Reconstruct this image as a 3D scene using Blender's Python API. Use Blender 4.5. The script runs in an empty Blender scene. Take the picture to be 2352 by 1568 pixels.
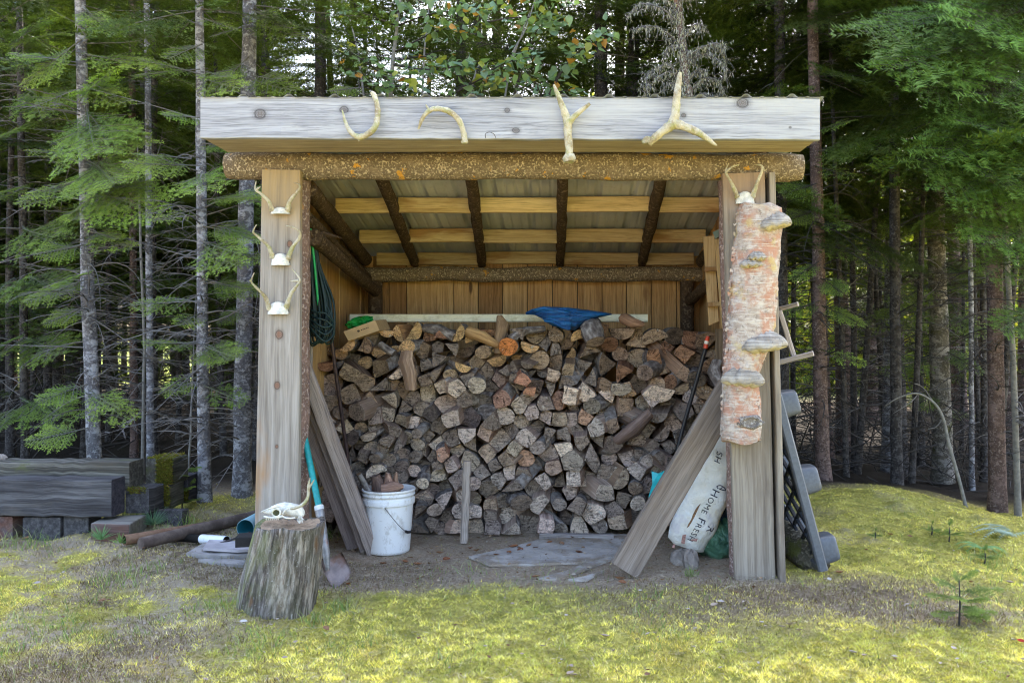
import bpy, math, random
import numpy as np
from mathutils import Vector, Matrix
R = math.radians
random.seed(7)
rng = np.random.default_rng(7)
scene = bpy.context.scene
COL = scene.collection

# ------------------------------------------------------------------ camera
F = 1960.0            # focal length in units of a 2352 px wide picture
CX, CY, CZ = 1295.0, 780.0, 1.25
cam_d = bpy.data.cameras.new("camera")
cam = bpy.data.objects.new("camera", cam_d); COL.objects.link(cam)
cam.location = (0, 0, CZ); cam.rotation_euler = (R(90), 0, 0)
cam_d.sensor_width = 36.0; cam_d.lens = 36.0 * F / 2352.0
cam_d.shift_x = (1176.0 - CX) / 2352.0
cam_d.shift_y = (CY - 784.0) / 2352.0
cam_d.clip_start = 0.05; cam_d.clip_end = 1500
cam_d.dof.use_dof = False; cam_d.dof.focus_distance = 4.7; cam_d.dof.aperture_fstop = 7.0
scene.camera = cam

# ------------------------------------------------------------------ light
SUN_EL, SUN_AZ = R(47), R(-155)         # azimuth measured from behind the camera: the sun stands behind the wood, to the right
world = bpy.data.worlds.new("World"); scene.world = world
world.use_nodes = True
wn = world.node_tree
bg = wn.nodes["Background"]
sky = wn.nodes.new("ShaderNodeTexSky"); sky.sky_type = 'NISHITA'; sky.sun_disc = False
sky.sun_elevation = SUN_EL
sx, sy = -math.sin(SUN_AZ), -math.cos(SUN_AZ)     # direction towards the sun (ground plane)
sky.sun_rotation = math.atan2(sx, sy)
sky.air_density = 1.0; sky.dust_density = 4.0; sky.ozone_density = 0.6
wn.links.new(sky.outputs[0], bg.inputs[0]); bg.inputs[1].default_value = 0.15
sun_d = bpy.data.lights.new("sun", 'SUN'); sun = bpy.data.objects.new("sun", sun_d); COL.objects.link(sun)
sun_d.energy = 3.0; sun_d.angle = R(1.5); sun_d.color = (1.0, 0.94, 0.85)
sdir = Vector((sx * math.cos(SUN_EL), sy * math.cos(SUN_EL), math.sin(SUN_EL)))
sun.rotation_euler = sdir.to_track_quat('Z', 'Y').to_euler()
sun.location = (0, -5, 20)
scene.view_settings.view_transform = 'Standard'; scene.view_settings.look = 'None'
scene.view_settings.exposure = 2.85; scene.view_settings.gamma = 1.0
scene.render.engine = 'CYCLES'
scene.cycles.max_bounces = 8; scene.cycles.diffuse_bounces = 4; scene.cycles.transmission_bounces = 4
scene.cycles.use_denoising = True
scene.cycles.filter_width = 1.15; scene.cycles.use_adaptive_sampling = True
scene.cycles.sample_clamp_indirect = 6.0

def P(x, y, d):
    return Vector(((x - CX) * d / F, d, CZ + (CY - y) * d / F))

def ground_h(X, Y):
    X = np.asarray(X, float); Y = np.asarray(Y, float)
    h = 0.11 * np.exp(-(((X - 2.2) / 0.95) ** 2 + ((Y - 5.9) / 0.9) ** 2)) - 0.17 * np.clip((X - 2.5) / 1.2, 0, 1) ** 1.5 * np.clip((Y - 4.6) / 1.4, 0, 1)
    h = h + 0.05 * np.exp(-(((X - 1.75) / 0.5) ** 2 + ((Y - 4.7) / 0.5) ** 2))
    h = h + 0.05 * np.exp(-(((X + 2.45) / 0.5) ** 2 + ((Y - 6.55) / 0.35) ** 2))
    h = h - 0.12 * np.clip((Y - 7.4) / 3, 0, 1) * np.clip((X - 1.5) / 1.5, 0, 1)
    shed = np.clip(1 - np.maximum(np.abs(X + 0.25) - 1.2, 0) / 0.3, 0, 1) * np.clip((Y - 4.1) / .4, 0, 1) * np.clip((7.2 - Y) / .4, 0, 1)
    und = 0.018 * np.sin(2.3 * X + 1.3 * Y) + 0.014 * np.sin(4.1 * X - 3.3 * Y + 1) + 0.01 * np.sin(7.3 * X + 6.1 * Y + 2)
    return h + und * (1 - 0.85 * shed)
def gz(X, Y): return float(ground_h(X, Y))

# ------------------------------------------------------------------ object helpers
def tag(o, label=None, cat=None, group=None, kind=None):
    if label: o["label"] = label
    if cat: o["category"] = cat
    if group: o["group"] = group
    if kind: o["kind"] = kind
    return o

def link(o, parent=None):
    COL.objects.link(o)
    if parent is not None: o.parent = parent
    return o

def worldloc(o):
    v = Vector(o.location)
    while o.parent is not None:
        o = o.parent; v = v + Vector(o.location)
    return v

def thing(name, loc, label, cat, group=None):
    o = bpy.data.objects.new(name, None); o.empty_display_size = 0.1
    link(o); o.location = loc
    return tag(o, label, cat, group)

class MB:
    """collects geometry in world space, with grain coordinates per vertex"""
    def __init__(s):
        s.v = []; s.f = []; s.m = []; s.g = []; s.sm = []
    def add(s, vs, fs, gs=None, mi=0, smooth=False):
        b = len(s.v)
        s.v += [tuple(p) for p in vs]
        s.g += [tuple(p) for p in (gs if gs is not None else vs)]
        for f in fs:
            s.f.append([i + b for i in f]); s.m.append(mi); s.sm.append(smooth)
        return b
    def beam(s, a, b, w, t, up=(0, 0, 1), mi=0, bev=0.004, n=6, wob=0.0, w2=None, t2=None, goff=None, cap=0):
        """plank from a to b; w across, t along 'up'"""
        a = Vector(a); b = Vector(b); L = (b - a).length; d = (b - a) / L
        up = Vector(up); side = d.cross(up)
        if side.length < 1e-5: side = d.cross(Vector((1, 0, 0)))
        side.normalize(); up = side.cross(d).normalized()
        w2 = w if w2 is None else w2; t2 = t if t2 is None else t2
        if goff is None: goff = (random.random() * 20, random.random() * 3, random.random() * 3)
        vs = []; gs = []
        for i in range(n + 1):
            k = i / n; ww = (w + (w2 - w) * k) / 2; tt = (t + (t2 - t) * k) / 2; c = a + d * (L * k)
            bb = min(bev, ww * .4, tt * .4)
            ox = (random.random() - .5) * wob; oy = (random.random() - .5) * wob
            for (x, y) in ((-ww + bb, -tt), (ww - bb, -tt), (ww, -tt + bb), (ww, tt - bb), (ww - bb, tt), (-ww + bb, tt), (-ww, tt - bb), (-ww, -tt + bb)):
                q = c + side * (x + ox) + up * (y + oy)
                vs.append(q); gs.append((goff[0] + L * k, goff[1] + x, goff[2] + y))
        fs = []
        for i in range(n):
            for j in range(8):
                k = (j + 1) % 8
                fs.append((i * 8 + j, i * 8 + k, i * 8 + 8 + k, i * 8 + 8 + j))
        s.add(vs, fs, gs, mi)
        s.add(vs[:8], [tuple(range(7, -1, -1))], gs[:8], cap or mi)
        s.add(vs[-8:], [tuple(range(8))], gs[-8:], cap or mi)
        return s
    def tube(s, pts, rad, n=10, mi=0, cap=True, noise=0.0, capmi=None, flat=1.0, goff=None, tipround=False):
        pts = [Vector(p) for p in pts]
        if not hasattr(rad, '__len__'): rad = [rad] * len(pts)
        if goff is None: goff = (random.random() * 20, random.random() * 3, random.random() * 3)
        vs = []; gs = []; prev = None; L = 0
        ph = [random.random() * 6.28 for _ in range(4)]
        for i, p in enumerate(pts):
            if i == 0: d = pts[1] - p
            elif i == len(pts) - 1: d = p - pts[i - 1]
            else: d = (pts[i + 1] - pts[i - 1])
            d.normalize()
            if prev is None:
                u = d.orthogonal().normalized()
                if abs(d.z) < .9:
                    u = Vector((0, 0, 1)) - d * d.z; u.normalize()
            else:
                u = prev - d * prev.dot(d); u.normalize()
            prev = u; v = d.cross(u)
            if i: L += (p - pts[i - 1]).length
            for j in range(n):
                a = 2 * math.pi * j / n
                r = rad[i] * (1 + noise * (math.sin(3 * a + ph[0] + i * 1.3) * .5 + math.sin(2 * a + ph[1] - i * .7) * .5 + (random.random() - .5) * .6))
                vs.append(p + u * (math.cos(a) * r * flat) + v * (math.sin(a) * r))
                gs.append((goff[0] + L, goff[1] + math.cos(a) * r, goff[2] + math.sin(a) * r))
        fs = []
        for i in range(len(pts) - 1):
            for j in range(n):
                k = (j + 1) % n
                fs.append((i * n + j, i * n + k, i * n + n + k, i * n + n + j))
        s.add(vs, fs, gs, mi, True)
        if cap:
            c = mi if capmi is None else capmi
            s.add(vs[:n], [tuple(range(n - 1, -1, -1))], gs[:n], c)
            s.add(vs[-n:], [tuple(range(n))], gs[-n:], c)
        return s
    def loft(s, rings, mi=0, closed=True, caps=(True, True), smooth=True, gs=None, capmi=None):
        n = len(rings[0]); vs = [p for r in rings for p in r]
        fs = []
        for i in range(len(rings) - 1):
            for j in range(n if closed else n - 1):
                k = (j + 1) % n
                fs.append((i * n + j, i * n + k, i * n + n + k, i * n + n + j))
        g = [q for r in gs for q in r] if gs else None
        s.add(vs, fs, g, mi, smooth)
        cm = mi if capmi is None else capmi
        if caps[0]: s.add(rings[0], [tuple(range(n - 1, -1, -1))], gs[0] if gs else None, cm)
        if caps[1]: s.add(rings[-1], [tuple(range(n))], gs[-1] if gs else None, cm)
        return s
    def slab(s, poly, z, mi=0, smooth=False):
        """poly: list of top Vectors; extruded by vector z"""
        z = Vector(z); n = len(poly); top = [Vector(p) for p in poly]; bot = [p + z for p in top]
        s.add(top + bot, [tuple(range(n)), tuple(range(2 * n - 1, n - 1, -1))] + [(i, n + i, n + (i + 1) % n, (i + 1) % n) for i in range(n)], None, mi)
        return s
    def build(s, name, mats, parent=None, origin=None, sub=0, bev=0, disp=None):
        if not isinstance(mats, (list, tuple)): mats = [mats]
        me = bpy.data.meshes.new(name)
        if origin is None:
            if parent is not None: origin = worldloc(parent)
            else:
                a = np.array(s.v); origin = Vector(((a[:, 0].min() + a[:, 0].max()) / 2, (a[:, 1].min() + a[:, 1].max()) / 2, a[:, 2].min()))
        origin = Vector(origin)
        me.from_pydata([(x - origin.x, y - origin.y, z - origin.z) for x, y, z in s.v], [], s.f)
        for m in mats: me.materials.append(m)
        me.polygons.foreach_set("material_index", s.m)
        me.polygons.foreach_set("use_smooth", s.sm)
        at = me.attributes.new("gc", 'FLOAT_VECTOR', 'POINT')
        at.data.foreach_set("vector", np.array(s.g, dtype=np.float32).ravel())
        me.update()
        o = bpy.data.objects.new(name, me); link(o, parent)
        o.location = origin - (worldloc(parent) if parent is not None else Vector((0, 0, 0)))
        if bev:
            b = o.modifiers.new("bev", 'BEVEL'); b.width = bev; b.segments = 2; b.limit_method = 'ANGLE'; b.angle_limit = R(40)
        if sub:
            m = o.modifiers.new("sub", 'SUBSURF'); m.levels = sub; m.render_levels = sub
        return o

def tri_obj(name, V, Fc, mat, parent=None, col=None, origin=(0, 0, 0), smooth=False):
    me = tri_me(name, V, Fc, mat, col, origin, smooth)
    o = bpy.data.objects.new(name, me); link(o, parent)
    o.location = Vector(origin) - (worldloc(parent) if parent is not None else Vector((0, 0, 0)))
    return o
def tri_me(name, V, Fc, mat, col=None, origin=(0, 0, 0), smooth=False):
    V = np.asarray(V, np.float32) - np.array(origin, np.float32); Fc = np.asarray(Fc, np.int32)
    me = bpy.data.meshes.new(name); k = Fc.shape[1]
    me.vertices.add(len(V)); me.vertices.foreach_set("co", V.ravel())
    me.loops.add(Fc.size); me.loops.foreach_set("vertex_index", Fc.ravel())
    me.polygons.add(len(Fc)); me.polygons.foreach_set("loop_start", np.arange(0, Fc.size, k, dtype=np.int32))
    me.polygons.foreach_set("loop_total", np.full(len(Fc), k, np.int32))
    if smooth: me.polygons.foreach_set("use_smooth", np.ones(len(Fc), bool))
    if col is not None:
        a = me.color_attributes.new("col", 'FLOAT_COLOR', 'POINT')
        c = np.ones((len(V), 4), np.float32); c[:, :3] = col; a.data.foreach_set("color", c.ravel())
    me.materials.append(mat); me.update(calc_edges=True); me.validate()
    return me

# ------------------------------------------------------------------ material helpers
class NT:
    def __init__(s, name):
        s.m = bpy.data.materials.new(name); s.m.use_nodes = True
        s.t = s.m.node_tree; s.n = s.t.nodes; s.l = s.t.links
        s.b = s.n["Principled BSDF"]; s.out = s.n["Material Output"]
    def set(s, sock, v):
        if isinstance(v, bpy.types.NodeSocket): s.l.new(v, sock)
        elif isinstance(v, (tuple, list)) and len(v) == 3 and sock.type == 'RGBA': sock.default_value = (*v, 1)
        else: sock.default_value = v
    def attr(s, name, out="Vector"):
        a = s.n.new("ShaderNodeAttribute"); a.attribute_name = name; return a.outputs[out]
    def gc(s): return s.attr("gc")
    def obj(s): return s.n.new("ShaderNodeTexCoord").outputs["Object"]
    def info(s, k): return s.n.new("ShaderNodeObjectInfo").outputs[k]
    def map(s, v, scale=(1, 1, 1), loc=(0, 0, 0), rot=(0, 0, 0)):
        m = s.n.new("ShaderNodeMapping"); s.l.new(v, m.inputs[0])
        s.set(m.inputs[1], loc); m.inputs[2].default_value = rot; m.inputs[3].default_value = scale
        return m.outputs[0]
    def rnd(s, v, k=17.0):
        """shift coordinates by the object's random number"""
        a = s.n.new("ShaderNodeVectorMath"); a.operation = 'ADD'
        c = s.n.new("ShaderNodeCombineXYZ"); r = s.math('MULTIPLY', s.info("Random"), k)
        for i in range(3): s.l.new(r, c.inputs[i])
        s.l.new(v, a.inputs[0]); s.l.new(c.outputs[0], a.inputs[1]); return a.outputs[0]
    def noise(s, v, scale=1, detail=3, rough=.55, dist=0, out=0):
        t = s.n.new("ShaderNodeTexNoise"); s.l.new(v, t.inputs["Vector"])
        t.inputs["Scale"].default_value = scale; t.inputs["Detail"].default_value = detail
        t.inputs["Roughness"].default_value = rough; t.inputs["Distortion"].default_value = dist
        return t.outputs[out]
    def vor(s, v, scale=1, feat='F1', out="Distance", rand=1):
        t = s.n.new("ShaderNodeTexVoronoi"); t.feature = feat; s.l.new(v, t.inputs["Vector"])
        t.inputs["Scale"].default_value = scale; t.inputs["Randomness"].default_value = rand
        return t.outputs[out]
    def math(s, op, a, b=None, c=None, clamp=False):
        t = s.n.new("ShaderNodeMath"); t.operation = op; t.use_clamp = clamp
        s.set(t.inputs[0], a)
        if b is not None: s.set(t.inputs[1], b)
        if c is not None: s.set(t.inputs[2], c)
        return t.outputs[0]
    def rng(s, v, a, b, c=0, d=1, smooth=True):
        t = s.n.new("ShaderNodeMapRange"); s.l.new(v, t.inputs[0])
        if smooth: t.interpolation_type = 'SMOOTHSTEP'
        for i, k in enumerate((a, b, c, d)): t.inputs[i + 1].default_value = k
        return t.outputs[0]
    def ramp(s, f, stops):
        t = s.n.new("ShaderNodeValToRGB"); s.l.new(f, t.inputs[0]); e = t.color_ramp.elements
        while len(e) < len(stops): e.new(0.5)
        for i, (p, c) in enumerate(stops): e[i].position = p; e[i].color = (*c, 1) if len(c) == 3 else c
        return t.outputs[0]
    def mix(s, f, a, b, mode='MIX'):
        t = s.n.new("ShaderNodeMix"); t.data_type = 'RGBA'; t.blend_type = mode
        s.set(t.inputs[0], f); s.set(t.inputs[6], a); s.set(t.inputs[7], b); return t.outputs[2]
    def sep(s, v):
        t = s.n.new("ShaderNodeSeparateXYZ"); s.l.new(v, t.inputs[0]); return t.outputs
    def bump(s, h, strength=.5, dist=.01):
        t = s.n.new("ShaderNodeBump"); s.l.new(h, t.inputs["Height"])
        t.inputs["Strength"].default_value = strength; t.inputs["Distance"].default_value = dist
        s.l.new(t.outputs[0], s.b.inputs["Normal"]); return t.outputs[0]
    def done(s, col=None, rough=.85, metal=0, spec=.3, **kw):
        if col is not None: s.set(s.b.inputs["Base Color"], col)
        s.set(s.b.inputs["Roughness"], rough); s.set(s.b.inputs["Metallic"], metal)
        s.set(s.b.inputs["Specular IOR Level"], spec)
        for k, v in kw.items(): s.set(s.b.inputs[k.replace('_', ' ')], v)
        return s.m

def wood(name, dark, mid, light, stain=None, stain_at=(.5, .68), knots=(), rand_knots=0.0, rough=.85, fine=1.0, bump=.35, tint=False, knot_col=(.09, .045, .025), green=None, streak=.6, top=None):
    n = NT(name); g = n.gc()
    v = n.rnd(g)
    wv = n.noise(n.map(v, (1.1, 4, 4)), 1, 2, .5, 0, 1)
    w = n.n.new("ShaderNodeVectorMath"); w.operation = 'MULTIPLY_ADD'
    n.l.new(wv, w.inputs[0]); w.inputs[1].default_value = (0, .05, .05); n.l.new(v, w.inputs[2]); vv = w.outputs[0]
    g1 = n.noise(n.map(vv, (1.3, 38 * fine, 38 * fine)), 1, 4, .62)
    g2 = n.noise(n.map(vv, (4, 190 * fine, 190 * fine)), 1, 4, .7)
    bl = n.noise(n.map(v, (1.4, 5, 5)), 1, 4, .6)
    g1c = n.rng(g1, .25, .75, 0, 1, False)
    col = n.ramp(g1c, [(0.0, dark), (.45, mid), (1.0, light)])
    col = n.mix(n.rng(g2, .54, .36, 0, streak), col, tuple(c * .5 for c in dark))
    if stain is not None: col = n.mix(n.rng(bl, stain_at[0], stain_at[1], 0, .85), col, stain)
    if green is not None: col = n.mix(n.rng(n.noise(n.map(v, (3, 7, 7)), 1, 5, .7), .52, .68, 0, .8), col, green)
    x, y, z = n.sep(g)[0:3]
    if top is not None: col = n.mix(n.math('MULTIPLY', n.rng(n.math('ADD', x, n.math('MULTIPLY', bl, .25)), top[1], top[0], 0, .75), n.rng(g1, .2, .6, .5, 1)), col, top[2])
    for (u, w_, r) in knots:
        dx = n.math('SUBTRACT', x, u); dy = n.math('MULTIPLY', n.math('SUBTRACT', y, w_), 1.25)
        d = n.math('SQRT', n.math('ADD', n.math('MULTIPLY', dx, dx), n.math('MULTIPLY', dy, dy)))
        d = n.math('ADD', d, n.math('ADD', n.math('MULTIPLY', n.math('SUBTRACT', bl, .5), r * .9), n.math('MULTIPLY', n.math('SUBTRACT', g1, .5), r * .7)))
        ring = n.math('SINE', n.math('MULTIPLY', d, 22 / r))
        col = n.mix(n.rng(d, r * 2.4, r * .8, 0, .42), col, tuple(c * .75 for c in dark))
        col = n.mix(n.math('MULTIPLY', n.rng(d, r * 2.0, r * .6, 0, .4), n.rng(ring, -.2, .6)), col, knot_col)
        col = n.mix(n.math('MULTIPLY', n.rng(d, r * 1.1, r * .5, 0, .75), n.rng(ring, -1, 1, .6, 1)), col, tuple(c * 1.7 for c in knot_col))
        col = n.mix(n.math('MULTIPLY', n.rng(d, r * 1.3, r * .95, 0, .65), n.rng(d, r * .75, r * .95)), col, tuple(c * .5 for c in knot_col))
    if rand_knots:
        k = n.vor(n.map(v, (1.6, 5.5, .01)), 1)
        col = n.mix(n.rng(k, rand_knots, rand_knots * .5, 0, .85), col, knot_col)
    if tint: col = n.mix(1.0, col, n.info("Color"), 'MULTIPLY')
    n.bump(n.math('ADD', n.math('MULTIPLY', g1, .7), g2), bump, .004)
    return n.done(col, rough, spec=.2)

def plain(name, c, rough=.5, metal=0, var=.15, scale=30, spec=.4, bump=0, dirt=None, dirt_at=(.55, .7)):
    n = NT(name); v = n.rnd(n.obj())
    f = n.noise(v, scale, 5, .6)
    col = n.mix(n.rng(f, .3, .7), tuple(k * (1 - var) for k in c), tuple(min(1, k * (1 + var)) for k in c))
    if dirt: col = n.mix(n.rng(n.noise(v, scale * .35, 6, .7), dirt_at[0], dirt_at[1], 0, .9), col, dirt)
    if bump: n.bump(f, bump, .01)
    return n.done(col, n.rng(f, .3, .7, max(.05, rough - .1), min(1, rough + .1)), metal, spec)

def bark(name, base, light, patch=None, patch_at=(.62, .68), scale=1.0, flake=.5, stretch=(1, 1, 1), bands=None, moss=None, bump=.9):
    n = NT(name); v = n.rnd(n.gc()); v = n.map(v, stretch)
    a = n.vor(v, 55 * scale); b = n.noise(v, 28 * scale, 6, .68); c = n.noise(v, 7 * scale, 4, .6)
    k = n.math('MULTIPLY_ADD', a, .5, n.math('MULTIPLY', b, .8))
    col = n.ramp(n.rng(k, .35, .85, 0, 1, False), [(0, tuple(x * .35 for x in base)), (.4, base), (.62, tuple(x * .6 for x in base)), (1, light)])
    col = n.mix(n.rng(c, .45, .65, 0, .6), col, tuple(x * 1.25 for x in base))
    if bands is not None:
        t = n.noise(n.map(v, (17, 9, 9)), 1, 5, .7)
        col = n.mix(n.rng(t, .50, .60, 0, .9), col, bands)
        t2 = n.noise(n.map(v, (30, 22, 22), (5, 3, 1)), 1, 4, .65)
        col = n.mix(n.rng(t2, .60, .70, 0, .9), col, tuple(x * .3 for x in base))
    if moss is not None:
        col = n.mix(n.rng(n.noise(v, 5, 5, .7), .56, .66, 0, .8), col, moss)
    if patch is not None:
        pn = n.noise(v, 5.5 * scale, 5, .62)
        col = n.mix(n.rng(pn, patch_at[0], patch_at[1], 0, 1), col, n.mix(b, patch, tuple(x * .6 for x in patch)))
    n.bump(k, bump, .008)
    return n.done(col, .92, spec=.15)
# ------------------------------------------------------------------ materials
def fk(x, y, r): return ((x - 460) * 4.09 / F, (y - 270) * 4.09 / F, r)
M = {}
M['fascia'] = wood('weathered_fascia_wood', (.185, .185, .205), (.345, .345, .375), (.48, .48, .515), stain=(.43, .425, .43), stain_at=(.48, .72),
                   knots=[fk(597, 262, .026), fk(790, 250, .020), fk(1185, 298, .016), fk(1706, 234, .028), fk(1165, 252, .013), fk(1815, 290, .006), fk(1570, 262, .012)], rough=.8, bump=.4, knot_col=(.07, .055, .05))
M['soffit'] = wood('soffit_wood', (.24, .185, .115), (.40, .325, .225), (.52, .44, .325), stain=(.36, .19, .08), stain_at=(.62, .76), rand_knots=.05, rough=.8)
M['post_l'] = wood('left_post_wood', (.16, .135, .112), (.30, .262, .225), (.43, .39, .35), stain=(.36, .20, .09), stain_at=(.50, .70),
                   knots=[((768 - 390) * 4.41 / F, 0.0, .020), ((885 - 390) * 4.41 / F, .008, .016), ((560 - 390) * 4.41 / F, -.05, .014), ((1025 - 390) * 4.41 / F, .005, .008)], bump=.3, knot_col=(.13, .05, .025), streak=.28, top=(.22, .50, (.40, .27, .12)))  # top: warm bounce light from the lawn painted on the upper post
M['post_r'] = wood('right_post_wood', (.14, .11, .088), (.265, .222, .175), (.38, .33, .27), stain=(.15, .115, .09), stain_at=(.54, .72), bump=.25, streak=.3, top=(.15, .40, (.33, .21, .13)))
M['plank_grey'] = wood('weathered_plank', (.14, .12, .11), (.29, .255, .24), (.44, .40, .38), stain=(.22, .17, .13), rand_knots=.045, tint=True)
M['plank_brown'] = wood('brown_plank', (.10, .078, .062), (.20, .165, .135), (.31, .27, .23), stain=(.14, .09, .06), stain_at=(.6, .72), rand_knots=.06, tint=True, streak=.35)
M['pine'] = wood('fresh_pine', (.46, .31, .16), (.66, .51, .31), (.76, .62, .42), stain=(.34, .18, .075), stain_at=(.55, .69), rand_knots=.10, tint=True)
M['board_in'] = wood('inner_wall_boards', (.30, .155, .058), (.50, .285, .115), (.64, .395, .175), stain=(.20, .095, .04), stain_at=(.56, .70), rand_knots=.12, rough=.7, tint=True)
M['board_in2'] = wood('inner_wall_boards_pale', (.36, .205, .085), (.56, .345, .15), (.68, .46, .225), stain=(.24, .12, .05), stain_at=(.56, .70), rand_knots=.12, rough=.7)
M['board_in3'] = wood('inner_wall_boards_dark', (.19, .095, .035), (.34, .18, .07), (.46, .265, .11), stain=(.12, .06, .03), stain_at=(.54, .70), rand_knots=.13, rough=.7)
M['paper'] = plain('black_building_paper', (.02, .018, .016), .9)
M['logbark'] = bark('beam_bark', (.20, .15, .10), (.54, .44, .31), patch=(.70, .36, .06), patch_at=(.635, .655), scale=1.9)
M['rafterbark'] = bark('rafter_bark', (.085, .055, .035), (.20, .14, .09), scale=1.2)
M['postbark'] = bark('post_bark', (.22, .14, .115), (.44, .34, .30), scale=1.4, patch=(.42, .24, .12), patch_at=(.66, .72))
M['cut'] = wood('cut_end', (.25, .17, .10), (.40, .30, .2), (.5, .4, .28))

def roof_mat():
    n = NT('galvanised_roofing'); v = n.obj()
    f = n.noise(n.map(v, (3, .6, 3)), 1, 5, .6); d = n.noise(v, 40, 4, .6)
    col = n.mix(n.rng(f, .35, .7), (.44, .48, .56), (.66, .71, .80))
    col = n.mix(n.rng(d, .55, .75, 0, .4), col, (.28, .25, .22))
    return n.done(col, .30, .35, .5)
M['roof'] = roof_mat(); M['roof_top'] = plain('dark_roof_paint', (.028, .026, .026), .8, var=.3, scale=20)

# ------------------------------------------------------------------ the shed
shed = thing('wood_shed', (-0.25, 5.5, 0), 'open fronted timber shed with a metal roof and log beams', 'shed')
FD = 4.09
# fascia: one rough plank, gc along its length
a = P(460, 270, FD); b = P(1883, 274, FD)
MB().beam(a + Vector((0, .018, 0)), b + Vector((0, .018, 0)), .198, .036, up=(0, -1, 0), bev=.003, n=46, wob=.0045, goff=(0, 0, 0)).build('fascia_board', M['fascia'], shed)
x0, x1 = P(460, 0, FD).x + .004, P(1883, 0, FD).x - .004
for i, (da, db) in enumerate(((4.128, 4.275), (4.280, 4.425))):
    z = 2.2275 + i * .002
    MB().beam((x0, (da + db) / 2, z), (x1, (da + db) / 2, z), db - da, .018, up=(0, 0, 1), n=24, wob=.002).build('soffit_board', M['soffit'], shed)
# front log beam
mb = MB(); n = 44
pts = []; rad = []
for i in range(n + 1):
    t = i / n
    p = P(523 + (1841 - 523) * t, 381 + 3 * t + 1.5 * math.sin(t * 9), 4.50)
    pts.append(p); rad.append(.071 * (1 + .035 * math.sin(t * 21) + .03 * math.sin(t * 47 + 1)) * (.92 if i in (0, n) else 1))
mb.tube(pts, rad, n=28, noise=.035, capmi=1); mb.build('front_beam', [M['logbark'], M['cut']], shed)
# front posts: sawn plank face on a bark edged log
def post(face, bark_w_l, bark_w_r, mat, depth, knotmat=None):
    (tl, tr, bl, br) = face
    mb = MB()
    D = 4.41
    t = (P(*tl, D) + P(*tr, D)) / 2; bt = (P(*bl, D) + P(*br, D)) / 2
    bt.z -= .03
    wt = (tr[0] - tl[0]) * D / F; wb = (br[0] - bl[0]) * D / F
    mb.beam(t + Vector((0, .02, 0)), bt + Vector((0, .02, 0)), wt, .04, up=(0, -1, 0), w2=wb, n=30, wob=.002, goff=(0, 0, 0), bev=.003)
    o = mb.build('post', mat, shed)
    mb = MB()
    n = 30; pts = []; rad = []
    off = (bark_w_r - bark_w_l) / 2
    for i in range(n + 1):
        k = i / n
        pts.append(t.lerp(bt, k) + Vector((off, .04 + depth / 2, -.02)))
        rad.append((wt + (wb - wt) * k) / 2 + (bark_w_l + bark_w_r) / 2)
    mb.tube(pts, rad, n=20, noise=.04)
    c = Vector((0, 4.45 + depth * .5, 0))
    vv = []
    for (x, y, z) in mb.v:      # squash the log behind the sawn face
        y2 = c.y + (y - c.y) * (depth / 2) / rad[0]
        vv.append((x, max(y2, 4.452), z))
    mb.v = vv
    mb.build('post_bark', M['postbark'], o)
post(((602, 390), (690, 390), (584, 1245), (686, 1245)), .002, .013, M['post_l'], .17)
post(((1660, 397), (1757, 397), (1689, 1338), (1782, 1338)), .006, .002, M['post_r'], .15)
# plank edge beside the right post (end board of the right wall)
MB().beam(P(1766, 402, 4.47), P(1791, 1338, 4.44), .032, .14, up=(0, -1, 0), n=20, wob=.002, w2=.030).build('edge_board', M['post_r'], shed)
# roof
RZ0, RS = 2.418, -.190
def roofz(d): return RZ0 + RS * (d - 4.05)
prof = []
X = P(460, 0, FD).x - .012; xe = P(1885, 0, FD).x + .02
def ribs(x):
    u = (x - X) / .219; k = u - math.floor(u)
    h = 0
    def bumpf(c, w, hh):
        dd = min(abs(k - c), abs(k - c - 1), abs(k - c + 1)) / w
        return hh * max(0, min(1, 1.6 * (1 - dd)))
    h += bumpf(0.0, .12, .0155) + bumpf(.34, .05, .004) + bumpf(.66, .05, .004)
    return h
xs = np.arange(X, xe, .0073)
rows = [4.083, 4.3, 4.8, 5.3, 5.8, 6.3, 6.75, 7.0]
V = []; Fc = []
for th in (0, -.0025):
    for d in rows:
        for x in xs: V.append((x, d, roofz(d) + ribs(x) + th))
nx = len(xs); nr = len(rows)
def q(s, r, c): return s * nx * nr + r * nx + c
for r in range(nr - 1):
    for c in range(nx - 1):
        Fc.append((q(0, r, c), q(0, r, c + 1), q(0, r + 1, c + 1), q(0, r + 1, c)))
        Fc.append((q(1, r, c), q(1, r + 1, c), q(1, r + 1, c + 1), q(1, r, c + 1)))
for c in range(nx - 1):
    Fc.append((q(0, 0, c), q(1, 0, c), q(1, 0, c + 1), q(0, 0, c + 1)))
    Fc.append((q(0, nr - 1, c), q(0, nr - 1, c + 1), q(1, nr - 1, c + 1), q(1, nr - 1, c)))
mb = MB(); mb.add(V, Fc); nq = (nr - 1) * (nx - 1) * 2; mb.m = [(1 if i % 2 == 0 else 0) if i < nq else 1 for i in range(len(Fc))]; mb.build('roof_sheet', [M['roof'], M['roof_top']], shed)
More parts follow.
